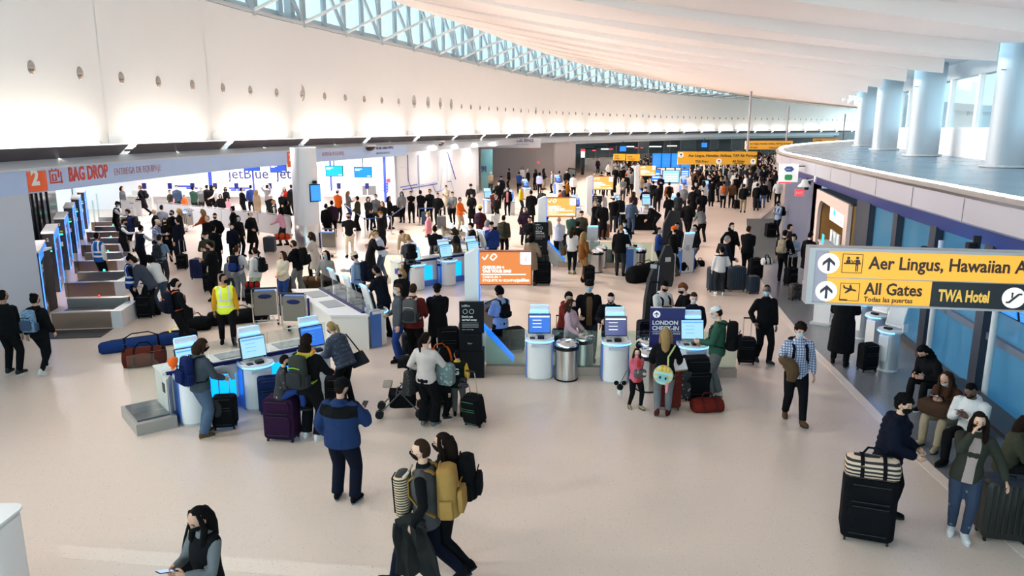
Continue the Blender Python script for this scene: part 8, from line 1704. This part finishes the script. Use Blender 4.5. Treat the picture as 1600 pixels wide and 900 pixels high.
x, y = at(420, 396); suitcase(x, y + .2, .46, .3, .66, 0, (.09, .10, .13), 'slate suitcase on a cart before the pink jacket', 'hard'); duffel(x + .45, y + .5, .6, .18, 10, 'o', 'orange bundle on top of the luggage before the pink jacket', z=.5, h=.25, m=cloth((.55, .06, .02)))
for px, py, c_, st, lb, w_, h_ in ((665, 352, 'j', 'hard', 'teal blue hard suitcase by the route-map wall', .42, .7), (690, 358, 'g', 'hard', 'pale green hard suitcase by the route-map wall', .46, .66), (943, 372, 'x', 'soft', 'leopard-patterned suitcase of the bald man', .5, .66), (510, 352, 'k', 'soft', 'black suitcase right of the white column', .4, .66), (1152, 327, 'k', 'soft', 'black suitcase in front of the far queue', .4, .6), (1182, 326, 'k', 'soft', 'black cabin case in front of the far queue, right', .4, .5), (622, 340, 'k', 'soft', 'black bags stacked like a case beside the stanchion', .6, .7), (880, 392, 'k', 'soft', 'black suitcase below the man in the white hoodie', .5, .7), (893, 322, 'k', 'soft', 'black ribbed suitcase before the blue kiosk', .5, .6), (1085, 385, 'k', 'soft', 'black bag behind the stooping person', .3, .4)):
    x, y = at(px, py); suitcase(x, y, w_, .30, h_, 5, c_, lb, st, handle=.3 if h_ < .68 else 0, m=spots('leopard', (.20, .07, .03), (.03, .015, .01), 22, .3) if 'leopard' in lb else None)
x, y = at(1002, 362); t = thing('cloth_table', 'table under a black cloth with a lit kiosk screen above it', 'table', (x - .1, y + .9, 0)); MB().box((0, 0, .40), (1.7, .7, .80)).build('tablecloth', cloth(CC['k']), t); MB().box((0, 0, .815), (1.7, .7, .03)).build('table_top', M_pw, t)
for k in (-.4, 0, .4): MB().rbox((k, -.1, .9), (.22, .2, .14), .03).build('tray', M_pg, t)
# uncountable-looking but counted: the packed far queue
rnd = random.Random(5); g_ = 'dense far queue under the wide yellow sign'; n_ = 0
for px0, px1, py0, py1, n_, lb in ((1086, 1214, 258, 277, 46, 'person in dark clothes in the packed far queue behind the wide yellow sign'), (1186, 1212, 240, 256, 12, 'distant person beyond the right end of the wide yellow sign'), (955, 1018, 249, 264, 14, 'distant person queueing under the twin yellow signs'), (1064, 1100, 282, 300, 6, 'person in dark clothes between the departures screens and the far kiosk')):
    k = 0
    while k < n_:
        px, py = rnd.uniform(px0, px1), rnd.uniform(py0, py1); x, y = at(px, py, 1.7)
        if y > 130 or any((x - r['X']) ** 2 + (y - r['Y']) ** 2 < .5 for r in PEOPLE): k += .2; continue
        k += 1
        P(px, py, 'h', rnd.uniform(1.62, 1.8), rnd.choice((0, 15, 340, 180, 200, 90, 270)), rnd.choice(('stand', 'fold', 'hold', 'pockets')), rnd.choice(('jacket:', 'hoodie:', 'coat:')) + rnd.choice('kkkkkkdndhsgwcv'), rnd.choice('kkkdnj'), rnd.choice(('short:k', 'short:d', 'short:b', 'bob:k', 'long:d', 'cap:k', 'short:g', 'pony:l')), lb, skin=rnd.choice((0, 0, 1, 2, 4)), mask=rnd.choice((None, None, 'w', 'b')), res=2, group={12: 'people beyond the wide yellow sign', 14: 'people under the twin yellow signs', 6: 'people before the far kiosk'}.get(n_, g_))
build_people()
# lettering on clothes
def chest(r, body, s_, m, x, h, back=False):
    g = Rig(r['pose'], r['build'], r['fem']); me = text_mesh(body, s_, .004, 'CENTER', .006); o = put('lettering', me, m, r['ob']); th = TOPS[r['st']][0]
    mm = Matrix((g.r, g.f, g.u)).transposed().to_4x4(); y = (-(.128 * r['build'] + th + .006) if back else (.130 * r['build'] + th + .012))
    o.matrix_local = Matrix.Translation(g.P) @ mm @ Matrix.Translation((x, y, h)) @ (Matrix.Rotation(pi / 2, 4, 'X') if back else Matrix.Rotation(pi, 4, 'Z') @ Matrix.Rotation(pi / 2, 4, 'X'))
chest(boy, 'G', .22, M_pw, .0, .24, True)
# everything past the 300 figures: one joined mass of the farthest heads and coats
cq = [MB() for _ in range(1)]; V, F, MI = [], [], []; rnd = random.Random(11); cm_ = [cloth(CC[c]) for c in 'kdnhsvw'] + [skinm(0), cloth(HC['k'], 'hair')]
far = [r for r in PEOPLE if r['res'] == 2 and r['pose'] in ('stand', 'fold', 'hold') and r['st'] in ('jacket', 'hoodie')][:14]
for px0, px1, py0, py1, n_ in ((1080, 1212, 233, 262, 95), (925, 1020, 243, 262, 22)):
    for i in range(n_):
        x, y = at(rnd.uniform(px0, px1), rnd.uniform(py0, py1), 1.7)
        if y > 140 or y < 62: continue
        r = rnd.choice(far); kb, kt, kl = person_keys(r['pose'], r['build'], r['fem'], r['st'], r['res'], r['slim']); g = Rig(r['pose'], r['build'], r['fem']); m = Matrix.Translation((x, y, 0)) @ Matrix.Rotation(rnd.uniform(0, 6.3), 4, 'Z'); top = rnd.choice((0, 0, 0, 1, 1, 2, 3, 4, 5, 6))
        hq = MB(); hq.ball(g.H, (.075, .092, .115), 8, 6); hq2 = MB(); hq2.ball(g.H + Vector((0, -.015, .022)), (.083, .098, .108), 8, 6)
        for vs, fs, mi in ((DONE[kt].vertices, DONE[kt].polygons, top), (DONE[kl].vertices, DONE[kl].polygons, rnd.choice((0, 0, 1, 2)))):
            b = len(V); V += [tuple(m @ v.co) for v in vs]; F += [tuple(b + k for k in p.vertices) for p in fs]; MI += [mi] * len(fs)
        for q, mi in ((hq, 7), (hq2, 8)):
            b = len(V); V += [tuple(m @ Vector(v)) for v in q.v]; F += [tuple(b + k for k in f) for f in q.f]; MI += [mi] * len(q.f)
me = bpy.data.meshes.new('crowd'); me.from_pydata(V, [], F); me.polygons.foreach_set('material_index', MI); me.polygons.foreach_set('use_smooth', [True] * len(F))
for c in cm_: me.materials.append(c)
o = bpy.data.objects.new('crowd', me); COL.objects.link(o); tag(o, 'farthest packed crowd beyond the wide yellow sign, too dense to count', 'crowd', kind='stuff')
